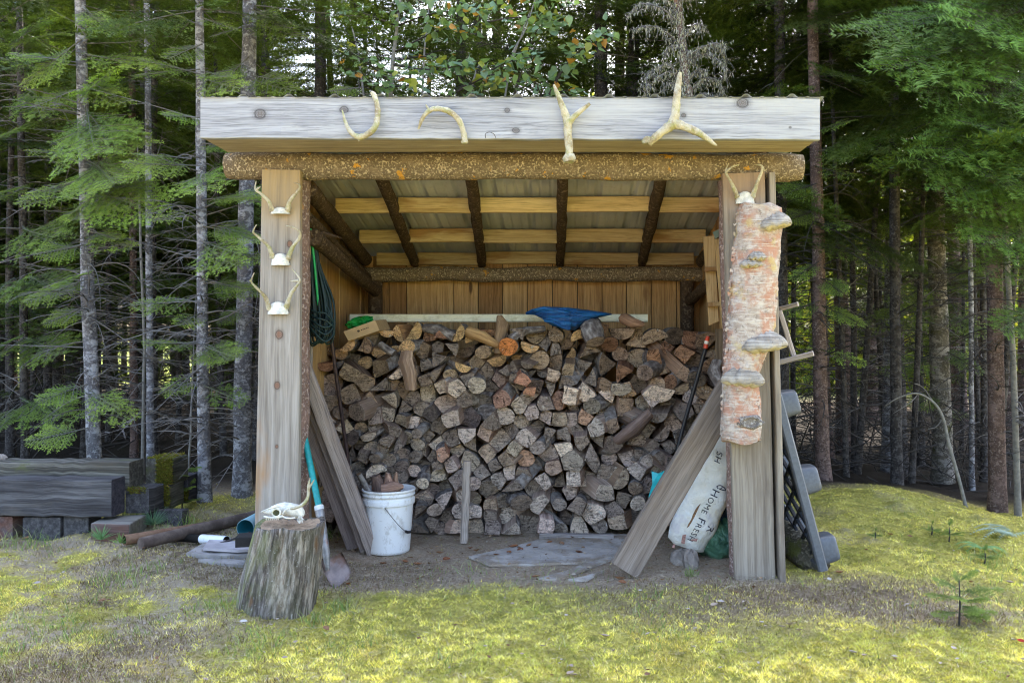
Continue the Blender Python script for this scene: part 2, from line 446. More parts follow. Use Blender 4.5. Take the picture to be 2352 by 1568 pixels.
# rafters (round poles with bark)
raf = [((862, 420, 4.62), (952, 600, 6.62), .038), ((1078, 420, 4.62), (1107, 600, 6.62), .036), ((1294, 420, 4.62), (1287, 600, 6.62), .034), ((1528, 420, 4.62), (1474, 600, 6.62), .038)]
rx = []
for (s, e, r) in raf:
    A = P(*s); B = P(*e); A.z = roofz(A.y) - .092; B.z = roofz(B.y) - .085
    pts = [A.lerp(B, i / 14) for i in range(15)]
    pts = [p + Vector((random.uniform(-.004, .004), 0, random.uniform(-.004, .004))) for p in pts]
    MB().tube(pts, [r * (1 + .05 * math.sin(i * 1.9)) for i in range(15)], n=14, noise=.05).build('rafter', M['rafterbark'], shed)
    rx.append((A, B))
def rafx(i, d):
    A, B = rx[i]; return A.x + (B.x - A.x) * (d - A.y) / (B.y - A.y)
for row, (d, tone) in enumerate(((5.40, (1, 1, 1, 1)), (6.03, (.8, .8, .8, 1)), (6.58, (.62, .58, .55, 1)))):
    ed = [-1.44] + [rafx(i, d) for i in range(4)] + [1.0]
    for i in range(5):
        if i in (1, 2, 3): o = 0
        else: o = -.004
        z = roofz(d) - .060 + o + random.uniform(-.004, .004)
        ob = MB().beam((ed[i] + (.03 if i else 0), d, z), (ed[i + 1] - (.03 if i < 4 else 0), d, z + random.uniform(-.004, .004)), .094, .038, up=(0, -1, 0), n=6).build('purlin', M['pine'], shed)
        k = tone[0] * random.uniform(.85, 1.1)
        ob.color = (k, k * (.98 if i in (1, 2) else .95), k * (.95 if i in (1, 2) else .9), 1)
# back beam, back posts
pts = [P(832 + 785 * i / 20, 630 + 2 * math.sin(i), 6.5) for i in range(21)]
MB().tube(pts, [.055 * (1 + .05 * math.sin(i * 2.1)) for i in range(21)], n=18, noise=.04).build('back_beam', M['logbark'], shed)
for xx in (862, 1578):
    A = P(xx, 645, 6.5); B = Vector((A.x, 6.5, -.02))
    MB().tube([A.lerp(B, i / 10) for i in range(11)], .053, n=14, noise=.05).build('corner_post', M['rafterbark'], shed)
# walls
def board_wall(name, pts, heights, mat, normal):
    mb = MB()
    for (a, b), (za, zb) in zip(pts, heights):
        g = (random.random() * 30, random.random() * 3, random.random() * 3)
        a = Vector(a); b = Vector(b); w = (b - a).length - .006; dirv = (b - a).normalized()
        nv = Vector(normal) * .022; tt = random.uniform(0, .007)
        o = nv * (tt / .022)
        zt = (za + zb) / 2
        c0 = a + o; c1 = a + dirv * w + o
        vs = [c0, c1, c1 + nv, c0 + nv]
        nz = 6
        allv = []; gs = []
        for i in range(nz + 1):
            for j, p in enumerate(vs):
                top = za if j in (0, 3) else zb
                z = -.03 + (top + .03) * i / nz
                allv.append((p.x, p.y, z)); gs.append((g[0] + z, g[1] + (0 if j in (0, 3) else w), g[2] + (0 if j < 2 else .022)))
        fs = []
        for i in range(nz):
            for j in range(4):
                k = (j + 1) % 4; fs.append((i * 4 + j, i * 4 + k, i * 4 + 4 + k, i * 4 + 4 + j))
        fs += [(0, 3, 2, 1), (nz * 4, nz * 4 + 1, nz * 4 + 2, nz * 4 + 3)]
        mb.add(allv, fs, gs, random.choice([0, 0, 1, 2]))
    A, B = Vector(pts[0][0]), Vector(pts[-1][1]); nv = Vector(normal); za, zb = heights[0][0], heights[-1][1]
    q = [A + nv * .034, B + nv * .034, B + nv * .040, A + nv * .040]
    mb.add([Vector((p.x, p.y, -.03)) for p in q] + [Vector((p.x, p.y, (za, zb, zb, za)[i] - .002)) for i, p in enumerate(q)], [(0, 3, 2, 1), (4, 5, 6, 7), (0, 1, 5, 4), (1, 2, 6, 5), (2, 3, 7, 6), (3, 0, 4, 7)], None, 3)
    return mb.build(name, [mat, M['board_in2'], M['board_in3'], M['paper']], shed)
bx = [800, 858, 896, 935, 1043, 1100, 1155, 1212, 1270, 1327, 1384, 1440, 1497, 1555, 1612, 1660]
bx = [(x - CX) * 6.62 / F for x in bx]
zt = roofz(6.62) - .03
board_wall('back_wall', [((bx[i], 6.62, 0), (bx[i + 1], 6.62, 0)) for i in range(len(bx) - 1)], [(zt, zt)] * (len(bx) - 1), M['board_in'], (0, 1, 0))
ys = np.arange(4.52, 6.66, .152)
for xw, nv in ((-1.545, -1), (1.045, 1)):
    board_wall('side_wall', [((xw, ys[i], 0), (xw, ys[i + 1], 0)) for i in range(len(ys) - 1)], [(roofz(ys[i]) - .008, roofz(ys[i + 1]) - .008) for i in range(len(ys) - 1)], M['board_in'], (nv, 0, 0))
def pole(name, s, e, r, m='rafterbark', n=12):
    A, B = Vector(s), Vector(e)
    return MB().tube([A.lerp(B, i / 12) for i in range(13)], [r * (1 + .06 * math.sin(i * 2.3)) for i in range(13)], n=n, noise=.05).build(name, M[m], shed)
pole('side_rafter', P(708, 432, 4.58), P(840, 596, 6.5), .048)
pole('brace', P(722, 545, 4.72), P(862, 668, 6.45), .045)
pole('side_rafter', P(1745, 442, 4.58), P(1612, 600, 6.5), .048)
pole('brace', P(1735, 555, 4.72), P(1585, 690, 6.45), .042)
pole('side_beam', P(705, 500, 4.7), P(846, 640, 6.5), .035)
# sill timber at the foot of the wood pile
MB().beam(P(1410, 1236, 5.32), P(1240, 1233, 5.36), .05, .05, n=8, wob=.004).build('sill_timber', M['plank_grey'], shed)
# ------------------------------------------------------------------ firewood
def log_mats():
    n = NT('log_end_grain'); g = n.gc(); s = n.sep(g); info = n.info("Random")
    r = n.math('SQRT', n.math('ADD', n.math('MULTIPLY', s[1], s[1]), n.math('MULTIPLY', s[2], s[2])))
    v = n.rnd(n.obj())
    w = n.noise(v, 22, 4, .6)
    ring = n.math('SINE', n.math('MULTIPLY', n.math('ADD', r, n.math('MULTIPLY', w, .02)), 900))
    ang = n.math('ARCTAN2', s[1], s[2])
    cv = n.n.new("ShaderNodeCombineXYZ"); n.l.new(n.math('MULTIPLY', ang, 3.0), cv.inputs[0]); n.l.new(n.math('MULTIPLY', r, 10), cv.inputs[1]); n.l.new(n.math('MULTIPLY', info, 40), cv.inputs[2])
    crack = n.noise(cv.outputs[0], 2.2, 3, .5)
    fine = n.noise(v, 130, 5, .78); bl = n.noise(v, 19, 6, .74)
    dirn = n.noise(n.map(v, (14, 90, 130), (0, 0, 0), (.3, .5, .9)), 1, 4, .7)
    col = n.mix(n.rng(ring, -1, 1, 0, .35), (.30, .25, .215), (.17, .135, .115))
    col = n.mix(n.rng(bl, .42, .62, 0, .85), col, (.085, .068, .06))
    col = n.mix(n.rng(dirn, .50, .64, 0, .75), col, (.42, .37, .32))
    col = n.mix(n.rng(dirn, .46, .34, 0, .7), col, (.06, .048, .042))
    col = n.mix(n.rng(fine, .42, .66, 0, .5), col, (.46, .41, .37))
    col = n.mix(n.rng(n.noise(n.map(v, (1, 1, 1), (3, 1, 7)), 36, 6, .8), .56, .62, 0, .8), col, (.05, .04, .036))
    col = n.mix(n.rng(crack, .40, .33, 0, .8), col, (.05, .04, .035))
    lm = n.noise(n.map(v, (1, 1, 1), (5, 3, 2)), 20, 6, .75)
    th = n.math('MULTIPLY_ADD', n.math('FRACT', n.math('MULTIPLY', info, 7.3)), -.13, .74)
    lich = n.math('GREATER_THAN', lm, th)
    col = n.mix(1.0, col, n.info("Color"), 'MULTIPLY')
    col = n.mix(n.math('MULTIPLY', lich, .8), col, (.60, .57, .50))
    n.bump(n.math('ADD', n.math('ADD', n.math('MULTIPLY', ring, .12), n.math('ADD', fine, dirn)), n.math('MULTIPLY', n.rng(crack, .33, .42), .8)), 1.0, .009)
    E = n.done(col, .9, spec=.15)
    n = NT('log_split_side'); g = n.rnd(n.gc())
    a = n.noise(n.map(g, (3, 55, 55)), 1, 4, .65); b = n.noise(n.map(g, (2, 8, 8)), 1, 5, .7)
    col = n.ramp(a, [(.25, (.08, .058, .048)), (.5, (.18, .14, .12)), (.75, (.34, .285, .245))])
    col = n.mix(n.rng(b, .45, .65, 0, .7), col, (.15, .11, .09))
    col = n.mix(1.0, col, n.info("Color"), 'MULTIPLY')
    n.bump(a, .8, .008)
    S = n.done(col, .9, spec=.15)
    n = NT('log_bark_side'); g = n.rnd(n.gc())
    a = n.vor(n.map(g, (18, 45, 45)), 1); b = n.noise(g, 40, 5, .7)
    col = n.ramp(n.math('MULTIPLY_ADD', a, .5, n.math('MULTIPLY', b, .7)), [(.3, (.045, .036, .033)), (.6, (.15, .125, .115)), (.85, (.36, .33, .31))])
    pal = n.math('FRACT', n.math('MULTIPLY', n.info("Random"), 13.7))
    col = n.mix(n.math('MULTIPLY', n.rng(pal, .55, .6), .6), col, n.mix(n.rng(n.noise(g, 25, 5, .7), .4, .6), (.36, .33, .31), (.15, .12, .10)))
    n.bump(b, .9, .008)
    B = n.done(col, .92, spec=.15)
    return E, S, B
LE, LS, LB = log_mats()

def clip_poly(poly, nx, ny, c):
    out = []
    for i in range(len(poly)):
        p, q_ = poly[i], poly[(i + 1) % len(poly)]
        a = p[0] * nx + p[1] * ny - c; b = q_[0] * nx + q_[1] * ny - c
        if a <= 0: out.append(p)
        if (a < 0 < b) or (b < 0 < a):
            t = a / (a - b); out.append((p[0] + (q_[0] - p[0]) * t, p[1] + (q_[1] - p[1]) * t))
    return out
def area_c(poly):
    A = cx = cy = 0
    for i in range(len(poly)):
        x0_, y0_ = poly[i]; x1_, y1_ = poly[(i + 1) % len(poly)]
        k = x0_ * y1_ - x1_ * y0_; A += k; cx += (x0_ + x1_) * k; cy += (y0_ + y1_) * k
    if abs(A) < 1e-9: return 0, poly[0] if poly else (0, 0)
    return A / 2, (cx / 3 / A, cy / 3 / A)

def top_edge(x):
    xs_ = [738, 790, 870, 930, 1010, 1090, 1180, 1260, 1330, 1350, 1410, 1460, 1520, 1590, 1650]
    ys_ = [800, 790, 757, 747, 753, 752, 758, 759, 757, 747, 752, 748, 753, 760, 775]
    return float(np.interp(x, xs_, ys_))
def bot_edge(x): return float(np.interp(x, [738, 900, 1100, 1290, 1450, 1650], [1222, 1222, 1228, 1226, 1212, 1205]))
def wanted(x, y):
    if y < 842 and x < 880: return 14
    if y < 845 and x < 1330: return 13 + 4 * random.random()
    if y < 870 and 1130 < x < 1330: return 11
    if y > 985 and x < 1010 and y < 1130: return 13
    if y > 1130 and x > 1130: return 18.5
    if y > 1130: return 15.5
    if y < 985 and x > 1350: return 19
    if x < 900 and y < 990: return 20
    return 17.5
r_ = random.Random(11); random.seed(12)
sites = []
for _ in range(60000):
    x = r_.uniform(740, 1648); y = r_.uniform(736, 1228)
    if y < top_edge(x) + 8 or y > bot_edge(x) - 8: continue
    w = wanted(x, y) * r_.uniform(.72, 1.3)
    if all(((x - a) / 1.12) ** 2 + (y - b) ** 2 > (.86 * (w + c)) ** 2 for a, b, c in sites): sites.append((x, y, w))
def cells(sites):
    out = []
    for i, (x, y, w) in enumerate(sites):
        poly = [(735, top_edge(x) - 2), (1652, top_edge(x) - 2), (1652, bot_edge(x)), (735, bot_edge(x))]
        poly = [p for p in poly]
        near = sorted(((a - x) ** 2 + (b - y) ** 2, j) for j, (a, b, c) in enumerate(sites) if j != i)[:22]
        for d2, j in near:
            a, b, c = sites[j]
            nx_, ny_ = a - x, b - y
            cc = (a * a + b * b - x * x - y * y + w * w - c * c) / 2
            poly = clip_poly(poly, nx_, ny_, cc)
            if len(poly) < 3: break
        # keep free edges round
        lim = w * 2.0
        for k in range(12):
            an = k * math.pi / 6; poly = clip_poly(poly, math.cos(an), math.sin(an), x * math.cos(an) + y * math.sin(an) + lim) if len(poly) > 2 else poly
        out.append(poly)
    return out
for it in range(2):
    cl = cells(sites); ns = []
    for s, p in zip(sites, cl):
        if len(p) < 3: continue
        A, c = area_c(p); ns.append((s[0] + (c[0] - s[0]) * .6, s[1] + (c[1] - s[1]) * .6, s[2]))
    sites = ns
cl = cells(sites)

logs = []   # (x, y, size, shape word, tone word, object)
TONES = {'grey': (2.25, 2.1, 1.98), 'dark grey': (1.2, 1.1, 1.05), 'brown': (1.95, 1.68, 1.4), 'pale': (2.9, 2.65, 2.4), 'fresh yellow': (2.7, 2.0, 1.15), 'reddish': (2.1, 1.45, 1.08)}
def make_log(poly, x, y, shape, tone, d=None, tilt=None, length=None):
    A, c = area_c(poly)
    d0 = d if d is not None else 5.44 + r_.uniform(-.10, .10) + (.10 if y < 840 else 0)
    sc = d0 / F
    # pith: centre for rounds, one corner for split pieces
    if shape == 'round': pith = c
    else:
        k = r_.randrange(len(poly)); pith = (c[0] + (poly[k][0] - c[0]) * 1.0, c[1] + (poly[k][1] - c[1]) * 1.0)
    ring = []; kinds = []
    m = len(poly); be = r_.randrange(m)
    if shape == 'round':
        rr = math.sqrt(abs(A) / math.pi) * 1.02; e = r_.uniform(.86, 1.0); ph = r_.uniform(0, 3)
        for k in range(22):
            a_ = 2 * math.pi * k / 22
            q_ = rr * (1 + .05 * math.sin(2 * a_ + ph) + .03 * math.sin(3 * a_ + 2 * ph))
            ring.append((c[0] + q_ * math.cos(a_), c[1] + q_ * math.sin(a_) * e)); kinds.append(2)
    elif shape == 'half-round':
        rr = math.sqrt(abs(A) / math.pi * 1.45); ph = r_.choice([0, 0, .3, -.3, 3.14, 2.8, 1.2, -1.0, -.8])
        for k in range(16):
            a_ = math.pi * k / 15
            px_, py_ = rr * math.cos(a_), rr * (math.sin(a_) - .42) * .92
            ring.append((c[0] + px_ * math.cos(ph) - py_ * math.sin(ph), c[1] + px_ * math.sin(ph) + py_ * math.cos(ph))); kinds.append(2)
        a0, b0 = ring[-1], ring[0]
        for k in range(1, 7):
            t = k / 7; ring.append((a0[0] + (b0[0] - a0[0]) * t, a0[1] + (b0[1] - a0[1]) * t + r_.uniform(-.7, .7))); kinds.append(1)
        kinds[15] = 1
        pith = ((a0[0] + b0[0]) / 2, (a0[1] + b0[1]) / 2)
    else:
        for i in range(m):
            p, q_ = poly[i], poly[(i + 1) % m]; L = math.hypot(q_[0] - p[0], q_[1] - p[1]); k = max(3, int(L / 6))
            nx_, ny_ = (q_[1] - p[1]) / (L + 1e-6), -(q_[0] - p[0]) / (L + 1e-6)
            if (p[0] + nx_ - c[0]) * nx_ + (p[1] + ny_ - c[1]) * ny_ < 0: nx_, ny_ = -nx_, -ny_
            bul = (r_.uniform(.07, .12) * L if i == be else r_.uniform(-.04, .05) * L)
            ja = r_.uniform(.3, .9)
            for j in range(k):
                t = j / k; o = bul * math.sin(math.pi * t) + (r_.uniform(-ja, ja) if j else -.6)
                ring.append((p[0] + (q_[0] - p[0]) * t + nx_ * o, p[1] + (q_[1] - p[1]) * t + ny_ * o)); kinds.append(2 if i == be else 1)
    n_ = len(ring)
    if tilt is None:
        yaw = r_.gauss(0, .14); pit = r_.gauss(.05, .10)
        if x < 1010 and 980 < y < 1135: yaw += r_.uniform(-.25, .35); pit += r_.uniform(.05, .25)
        elif r_.random() < .26: yaw += r_.choice([-1, 1]) * r_.uniform(.2, .75); pit += r_.uniform(.0, .40)
        if y < 822: yaw *= .4; pit = min(pit, .05) * .5
    else: yaw, pit = tilt
    L = length or r_.uniform(.36, .44)
    dirv = Vector((math.sin(yaw), math.cos(yaw) * math.cos(pit), math.sin(pit))).normalized()
    C0 = P(c[0], c[1], d0)
    fx, fz = r_.gauss(0, .33), r_.gauss(0, .33)
    mb = MB(); secs = [(0, .965), (.002, .992), (.012, 1.0), (L * .33, 1.0), (L * .66, .98), (L, .95)]
    rows_ = []; gr = []
    tw = r_.uniform(-.12, .12)
    for (s_, k_) in secs:
        row = []; g_ = []
        for (px_, py_) in ring:
            ux, uz = (px_ - c[0]) * sc * k_, (c[1] - py_) * sc * k_
            t_ = tw * s_ / L
            ux, uz = ux * math.cos(t_) - uz * math.sin(t_), ux * math.sin(t_) + uz * math.cos(t_)
            j = r_.uniform(-.0012, .0012)
            off = dirv * s_ + Vector((ux + (j if s_ > .01 else 0), (ux * fx + uz * fz) if s_ < .02 else 0, uz + (j if s_ > .01 else 0)))
            row.append(C0 + off); g_.append((s_, (px_ - pith[0]) * sc, (pith[1] - py_) * sc))
        rows_.append(row); gr.append(g_)
    # front cap with an inner ring so that it is not one flat polygon
    inner = []; gi = []
    for (px_, py_) in ring:
        ux, uz = (px_ - c[0]) * sc * .5, (c[1] - py_) * sc * .5
        inner.append(C0 + Vector((ux, ux * fx + uz * fz + r_.uniform(-.0035, .001), uz))); gi.append((0, (c[0] + (px_ - c[0]) * .5 - pith[0]) * sc, (pith[1] - c[1] - (py_ - c[1]) * .5) * sc))
    vs = [p for r0 in [inner] + rows_ for p in r0] + [C0 + Vector((0, r_.uniform(-.003, .002), 0))]
    gs = [p for r0 in [gi] + gr for p in r0] + [(0, (c[0] - pith[0]) * sc, (pith[1] - c[1]) * sc)]
    ce = len(vs) - 1
    fs0 = [(ce, j, (j + 1) % n_) for j in range(n_)] + [(j, n_ + j, n_ + (j + 1) % n_, (j + 1) % n_) for j in range(n_)]
    b = len(mb.v); mb.add(vs, fs0, gs, 0, False)
    for i in range(1, len(secs)):
        for j in range(n_):
            k = (j + 1) % n_
            mb.f.append([i * n_ + j, i * n_ + n_ + j, i * n_ + n_ + k, i * n_ + k]); mb.m.append(0 if i == 1 else kinds[j]); mb.sm.append(shape == 'round' and i > 2)
    mb.f.append([len(secs) * n_ + j for j in range(n_)]); mb.m.append(0); mb.sm.append(False)
    name = 'firewood_log'
    o = mb.build(name, [LE, LS, LB], None, origin=C0)
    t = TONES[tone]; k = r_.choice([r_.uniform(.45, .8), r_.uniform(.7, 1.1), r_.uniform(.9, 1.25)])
    if tone not in ('fresh yellow', 'pale') and y < 905: k *= .72 + .15 * max(0, (y - 840) / 65); t = (t[0] * 1.04, t[1] * .96, t[2] * .86)  # upper rows darker and browner: roof shade put into the log colour
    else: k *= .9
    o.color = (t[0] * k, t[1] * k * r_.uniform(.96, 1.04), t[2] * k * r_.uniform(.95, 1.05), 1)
    size = math.sqrt(abs(A))
    logs.append([c[0], c[1], size, shape, tone, o])
    return o

def reduce_poly(poly, target):
    poly = list(poly)
    while len(poly) > target:
        best = None
        for i in range(len(poly)):
            a, b, c = poly[i - 1], poly[i], poly[(i + 1) % len(poly)]
            ar = abs((b[0] - a[0]) * (c[1] - a[1]) - (c[0] - a[0]) * (b[1] - a[1])) / 2
            if best is None or ar < best[0]: best = (ar, i)
        poly.pop(best[1])
    return poly
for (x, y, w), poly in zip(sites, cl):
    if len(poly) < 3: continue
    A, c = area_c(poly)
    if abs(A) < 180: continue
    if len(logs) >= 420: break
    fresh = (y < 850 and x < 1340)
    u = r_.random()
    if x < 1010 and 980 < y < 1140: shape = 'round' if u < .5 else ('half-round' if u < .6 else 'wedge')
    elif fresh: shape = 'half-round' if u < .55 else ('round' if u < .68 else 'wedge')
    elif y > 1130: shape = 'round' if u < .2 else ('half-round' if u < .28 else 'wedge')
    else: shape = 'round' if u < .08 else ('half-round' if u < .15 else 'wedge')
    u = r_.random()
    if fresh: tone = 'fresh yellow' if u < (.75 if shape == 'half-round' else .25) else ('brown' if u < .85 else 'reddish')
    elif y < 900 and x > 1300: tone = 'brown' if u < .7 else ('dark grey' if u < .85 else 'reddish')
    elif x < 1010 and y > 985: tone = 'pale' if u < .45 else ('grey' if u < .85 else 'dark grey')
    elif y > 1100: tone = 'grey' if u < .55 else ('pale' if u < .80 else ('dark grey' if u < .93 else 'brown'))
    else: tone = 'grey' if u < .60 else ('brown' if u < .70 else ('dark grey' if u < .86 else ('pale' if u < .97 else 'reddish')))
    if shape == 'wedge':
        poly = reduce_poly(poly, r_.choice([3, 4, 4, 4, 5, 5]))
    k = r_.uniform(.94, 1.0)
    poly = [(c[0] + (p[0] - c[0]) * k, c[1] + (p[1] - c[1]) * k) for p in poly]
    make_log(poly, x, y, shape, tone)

def circ(x, y, r, n=14): return [(x + r * math.cos(i * 2 * math.pi / n), y + r * math.sin(i * 2 * math.pi / n)) for i in range(n)]
special = []
def spec(poly, shape, tone, label, d, **kw):
    A, c = area_c(poly); o = make_log(poly, c[0], c[1], shape, tone, d=d, **kw)
    logs.pop(); special.append(o); tag(o, label, 'firewood log', 'split firewood stacked in the shed'); return o
o = spec(circ(1167, 796, 22), 'round', 'fresh yellow', 'bright orange round log end near the top of the woodpile', 5.36, tilt=(0, 0), length=.4); o.color = (2.3, .95, .32, 1)
o = spec([(1296, 884), (1330, 894), (1322, 931), (1290, 924)], 'wedge', 'pale', 'white flaked square log under the small yellow half rounds', 5.33)
spec([(1476, 905), (1500, 884), (1552, 897), (1541, 916), (1507, 926), (1487, 918)], 'wedge', 'pale', 'large pale tan pentagon shaped split log right of centre', 5.32, tilt=(0, 0))
spec([(1406, 881), (1447, 882), (1452, 896), (1432, 910), (1406, 907)], 'wedge', 'pale', 'pale tan rounded split log left of the large pale pentagon', 5.33, tilt=(0, 0))
o = spec([(1198, 855), (1222, 876), (1208, 888), (1180, 878)], 'wedge', 'reddish', 'salmon pink split log face below the bright orange round log', 5.33); o.color = (2.0, 1.15, .8, 1)
o = spec([(1208, 889), (1232, 890), (1226, 912), (1201, 905)], 'wedge', 'reddish', 'lower salmon pink split log face above grey wedges', 5.34); o.color = (1.9, 1.15, .8, 1)
# pieces lying across the pile, seen along their split or barked length
def lying(pts, rad, mats, tone, label, flat=.8, n=9):
    mb = MB(); mb.tube(pts, rad, n=n, noise=.14, flat=flat, capmi=1)
    o = mb.build('firewood_log', mats, None); o.color = (*tone, 1)
    tag(o, label, 'firewood log', 'split firewood stacked in the shed'); special.append(o); return o
lying([P(935, 808, 5.30), P(931, 830, 5.28), P(940, 856, 5.27), P(943, 893, 5.29)], [.055, .068, .062, .05], [LS, LE], (1.7, 1.5, 1.25), 'flared tan split log standing upright on the pile face', .5)
lying([P(1147, 727, 5.55), P(1156, 745, 5.52), P(1149, 775, 5.5), P(1146, 812, 5.5)], [.026, .05, .04, .03], [LS, LE], (1.2, 1.0, .7), 'forked upright branch stub at the top of the woodpile', .7)
lying([P(1250, 755, 5.6), P(1205, 760, 5.52), P(1170, 780, 5.44)], [.022, .03, .03], [LB, LE], (1, .9, .7), 'barky pole lying behind the orange round log', 1)
lying([P(1075, 762, 5.55), P(1110, 774, 5.5), P(1147, 794, 5.48)], [.045, .05, .03], [LS, LE], (1.9, 1.45, .75), 'yellow flaky split log lying left of the forked stub', .8)
lying([P(975, 753, 5.62), P(1010, 757, 5.56), P(1045, 775, 5.5)], [.028, .038, .03], [LB, LE], (1.1, .9, .7), 'curved barky limb lying across the top of the pile', 1)
lying([P(1355, 740, 5.72), P(1362, 760, 5.45), P(1368, 785, 5.40)], [.07, .072, .06], [LB, LE], (1, .85, .7), 'dark thick log beside the right end of the blue tarp', .9)
lying([P(1436, 732, 5.6), P(1455, 742, 5.5), P(1478, 745, 5.52)], [.05, .045, .02], [LS, LE], (1.25, .9, .65), 'reddish wedge log lying highest in front of the gutter', .8)
lying([P(1420, 1010, 5.38), P(1455, 985, 5.3), P(1492, 948, 5.33)], [.05, .07, .045], [LS, LE], (.95, .85, .85), 'dark grey twisted log lying slanted right of centre', .7)
lying([P(1648, 828, 5.05), P(1640, 850, 5.03), P(1662, 905, 5.0)], [.04, .045, .035], [LB, LE], (1, .85, .65), 'curved barky slab leaning behind the birch trunk', .5)
lying([P(872, 790, 5.38), P(905, 812, 5.36)], [.022, .026], [LB, LE], (.8, .75, .7), 'thin dark stick lying aslant under the cardboard box', 1)

# past three hundred pieces: the smallest ones go into one object
logs.sort(key=lambda L: -L[2])
rest = logs[300 - len(special):]; logs = logs[:300 - len(special)]
if rest:
    mb = MB()
    for L in rest:
        o = L[5]; me = o.data; gcd = me.attributes['gc'].data
        mb.add([v.co + o.location for v in me.vertices], [tuple(p.vertices) for p in me.polygons], [tuple(d.vector) for d in gcd], 0, False)
        mb.m[-len(me.polygons):] = [p.material_index for p in me.polygons]
        bpy.data.objects.remove(o); bpy.data.meshes.remove(me)
    o = mb.build('firewood_pieces', [LE, LS, LB]); o.color = (1, .92, .85, 1); tag(o, 'small leftover pieces filling gaps all over the woodpile', 'firewood', kind='stuff')
# labels by place, look and, where needed, order
def zone(x, y):
    rz = 'top row' if y < 800 else 'upper rows' if y < 880 else 'upper middle rows' if y < 960 else 'lower middle rows' if y < 1050 else 'lower rows' if y < 1140 else 'bottom rows'
    cz = 'under the box' if x < 880 and y < 880 else 'beside the dark rod' if x < 850 else 'above the bucket' if x < 960 and y > 880 else 'left of centre' if x < 1040 else 'above the stake' if x < 1150 and y < 1060 else 'beside the stake' if x < 1150 else 'at the centre' if x < 1280 else 'right of centre' if x < 1430 else 'towards the black rod' if x < 1530 else 'by the wide plank'
    return rz, cz
buck = {}
for L in logs:
    sz = 'small' if L[2] < 33 else 'large' if L[2] > 47 else 'medium'
    shp = {'wedge': 'wedge', 'round': 'round', 'half-round': 'half-round'}[L[3]]
    rz, cz = zone(L[0], L[1])
    buck.setdefault((f"{sz} {L[4]} {shp} log", f", {rz}, {cz}"), []).append(L)
words = {2: ['left', 'right'], 3: ['leftmost', 'middle', 'rightmost'], 4: ['leftmost', 'second', 'third', 'rightmost']}
num = {2: 'two', 3: 'three', 4: 'four'}
for (ka, kb), ls in buck.items():
    ls.sort(key=lambda L: L[0])
    for i, L in enumerate(ls):
        lab = ka + kb
        if len(ls) in words: lab = f"{words[len(ls)][i]} of {num[len(ls)]} {ka}s{kb}"
        tag(L[5], lab, 'firewood log', 'split firewood stacked in the shed')
print('LOGS', len(logs) + len(special), 'labels', len(buck))
# ------------------------------------------------------------------ antlers
def antler_mat():
    n = NT('bone_and_antler'); v = n.rnd(n.obj())
    a = n.noise(v, 14, 5, .65); b = n.noise(v, 90, 4, .65)
    col = n.mix(n.rng(a, .4, .65), (.50, .45, .33), (.27, .21, .115))
    col = n.mix(n.rng(n.noise(n.map(v, (1, 1, 1), (4, 4, 4)), 22, 5, .7), .5, .64, 0, .75), col, (.30, .30, .12))
    col = n.mix(n.rng(b, .5, .75, 0, .5), col, (.70, .67, .60))
    col = n.mix(n.rng(n.noise(n.map(v, (1, 1, 1), (7, 2, 9)), 60, 5, .8), .60, .68, 0, .7), col, (.16, .12, .07))
    n.bump(b, .8, .006); return n.done(col, .75, spec=.25)
M['bone'] = antler_mat()
M['bone_white'] = plain('skull_bone', (.66, .63, .55), .75, var=.25, scale=35, dirt=(.36, .36, .20), bump=.4)
M['hole'] = plain('dark_hollow', (.03, .025, .02), .9)
def smooth_path(pts, k=4):
    pts = [Vector(p) for p in pts]; out = []
    for i in range(len(pts) - 1):
        p0 = pts[max(i - 1, 0)]; p1 = pts[i]; p2 = pts[i + 1]; p3 = pts[min(i + 2, len(pts) - 1)]
        for j in range(k):
            t = j / k
            out.append(.5 * ((2 * p1) + (p2 - p0) * t + (2 * p0 - 5 * p1 + 4 * p2 - p3) * t * t + (3 * p1 - p0 - 3 * p2 + p3) * t ** 3))
    return out + [pts[-1]]
def interp(r, n): return list(np.interp(np.linspace(0, len(r) - 1, n), range(len(r)), r))
def horn(mb, pts, d, r, dz=None, noise=.11):
    """pts in picture units at depth d; r in picture units; dz: depth offsets"""
    dz = dz or [0] * len(pts)
    p = smooth_path([P(x, y, d + o) for (x, y), o in zip(pts, dz)], 8)
    mb.tube(p, [k * d / F for k in interp(r, len(p))], n=12, noise=noise)
def fascia_antler(label, branches, burr=None):
    mb = MB()
    for pts, r, dz in branches: horn(mb, pts, 4.075, r, dz)
    if burr:
        x, y, r = burr
        mb.tube([P(x, y - r * .8, 4.07), P(x, y - r * .2, 4.068), P(x, y + r * .35, 4.066)], [r * .65 * 4.07 / F, r * 4.07 / F, r * .75 * 4.07 / F], n=14, noise=.15)
    o = mb.build('antler', M['bone']); tag(o, label, 'antler', 'antlers screwed to the roof fascia'); return o
fascia_antler('U shaped antler leftmost on the grey fascia', [
    ([(857, 214), (866, 240), (867, 268), (861, 292), (845, 308), (825, 315), (806, 304), (794, 282), (786, 253)], [5, 6, 6.5, 7, 7, 7, 5.5, 4, 1.2], [0, -.01, -.02, -.03, -.03, -.02, -.02, -.015, -.01]),
    ([(822, 314), (825, 325)], [4, 1], [-.02, -.02]), ([(853, 212), (862, 222)], [4, 6], [0, 0])])
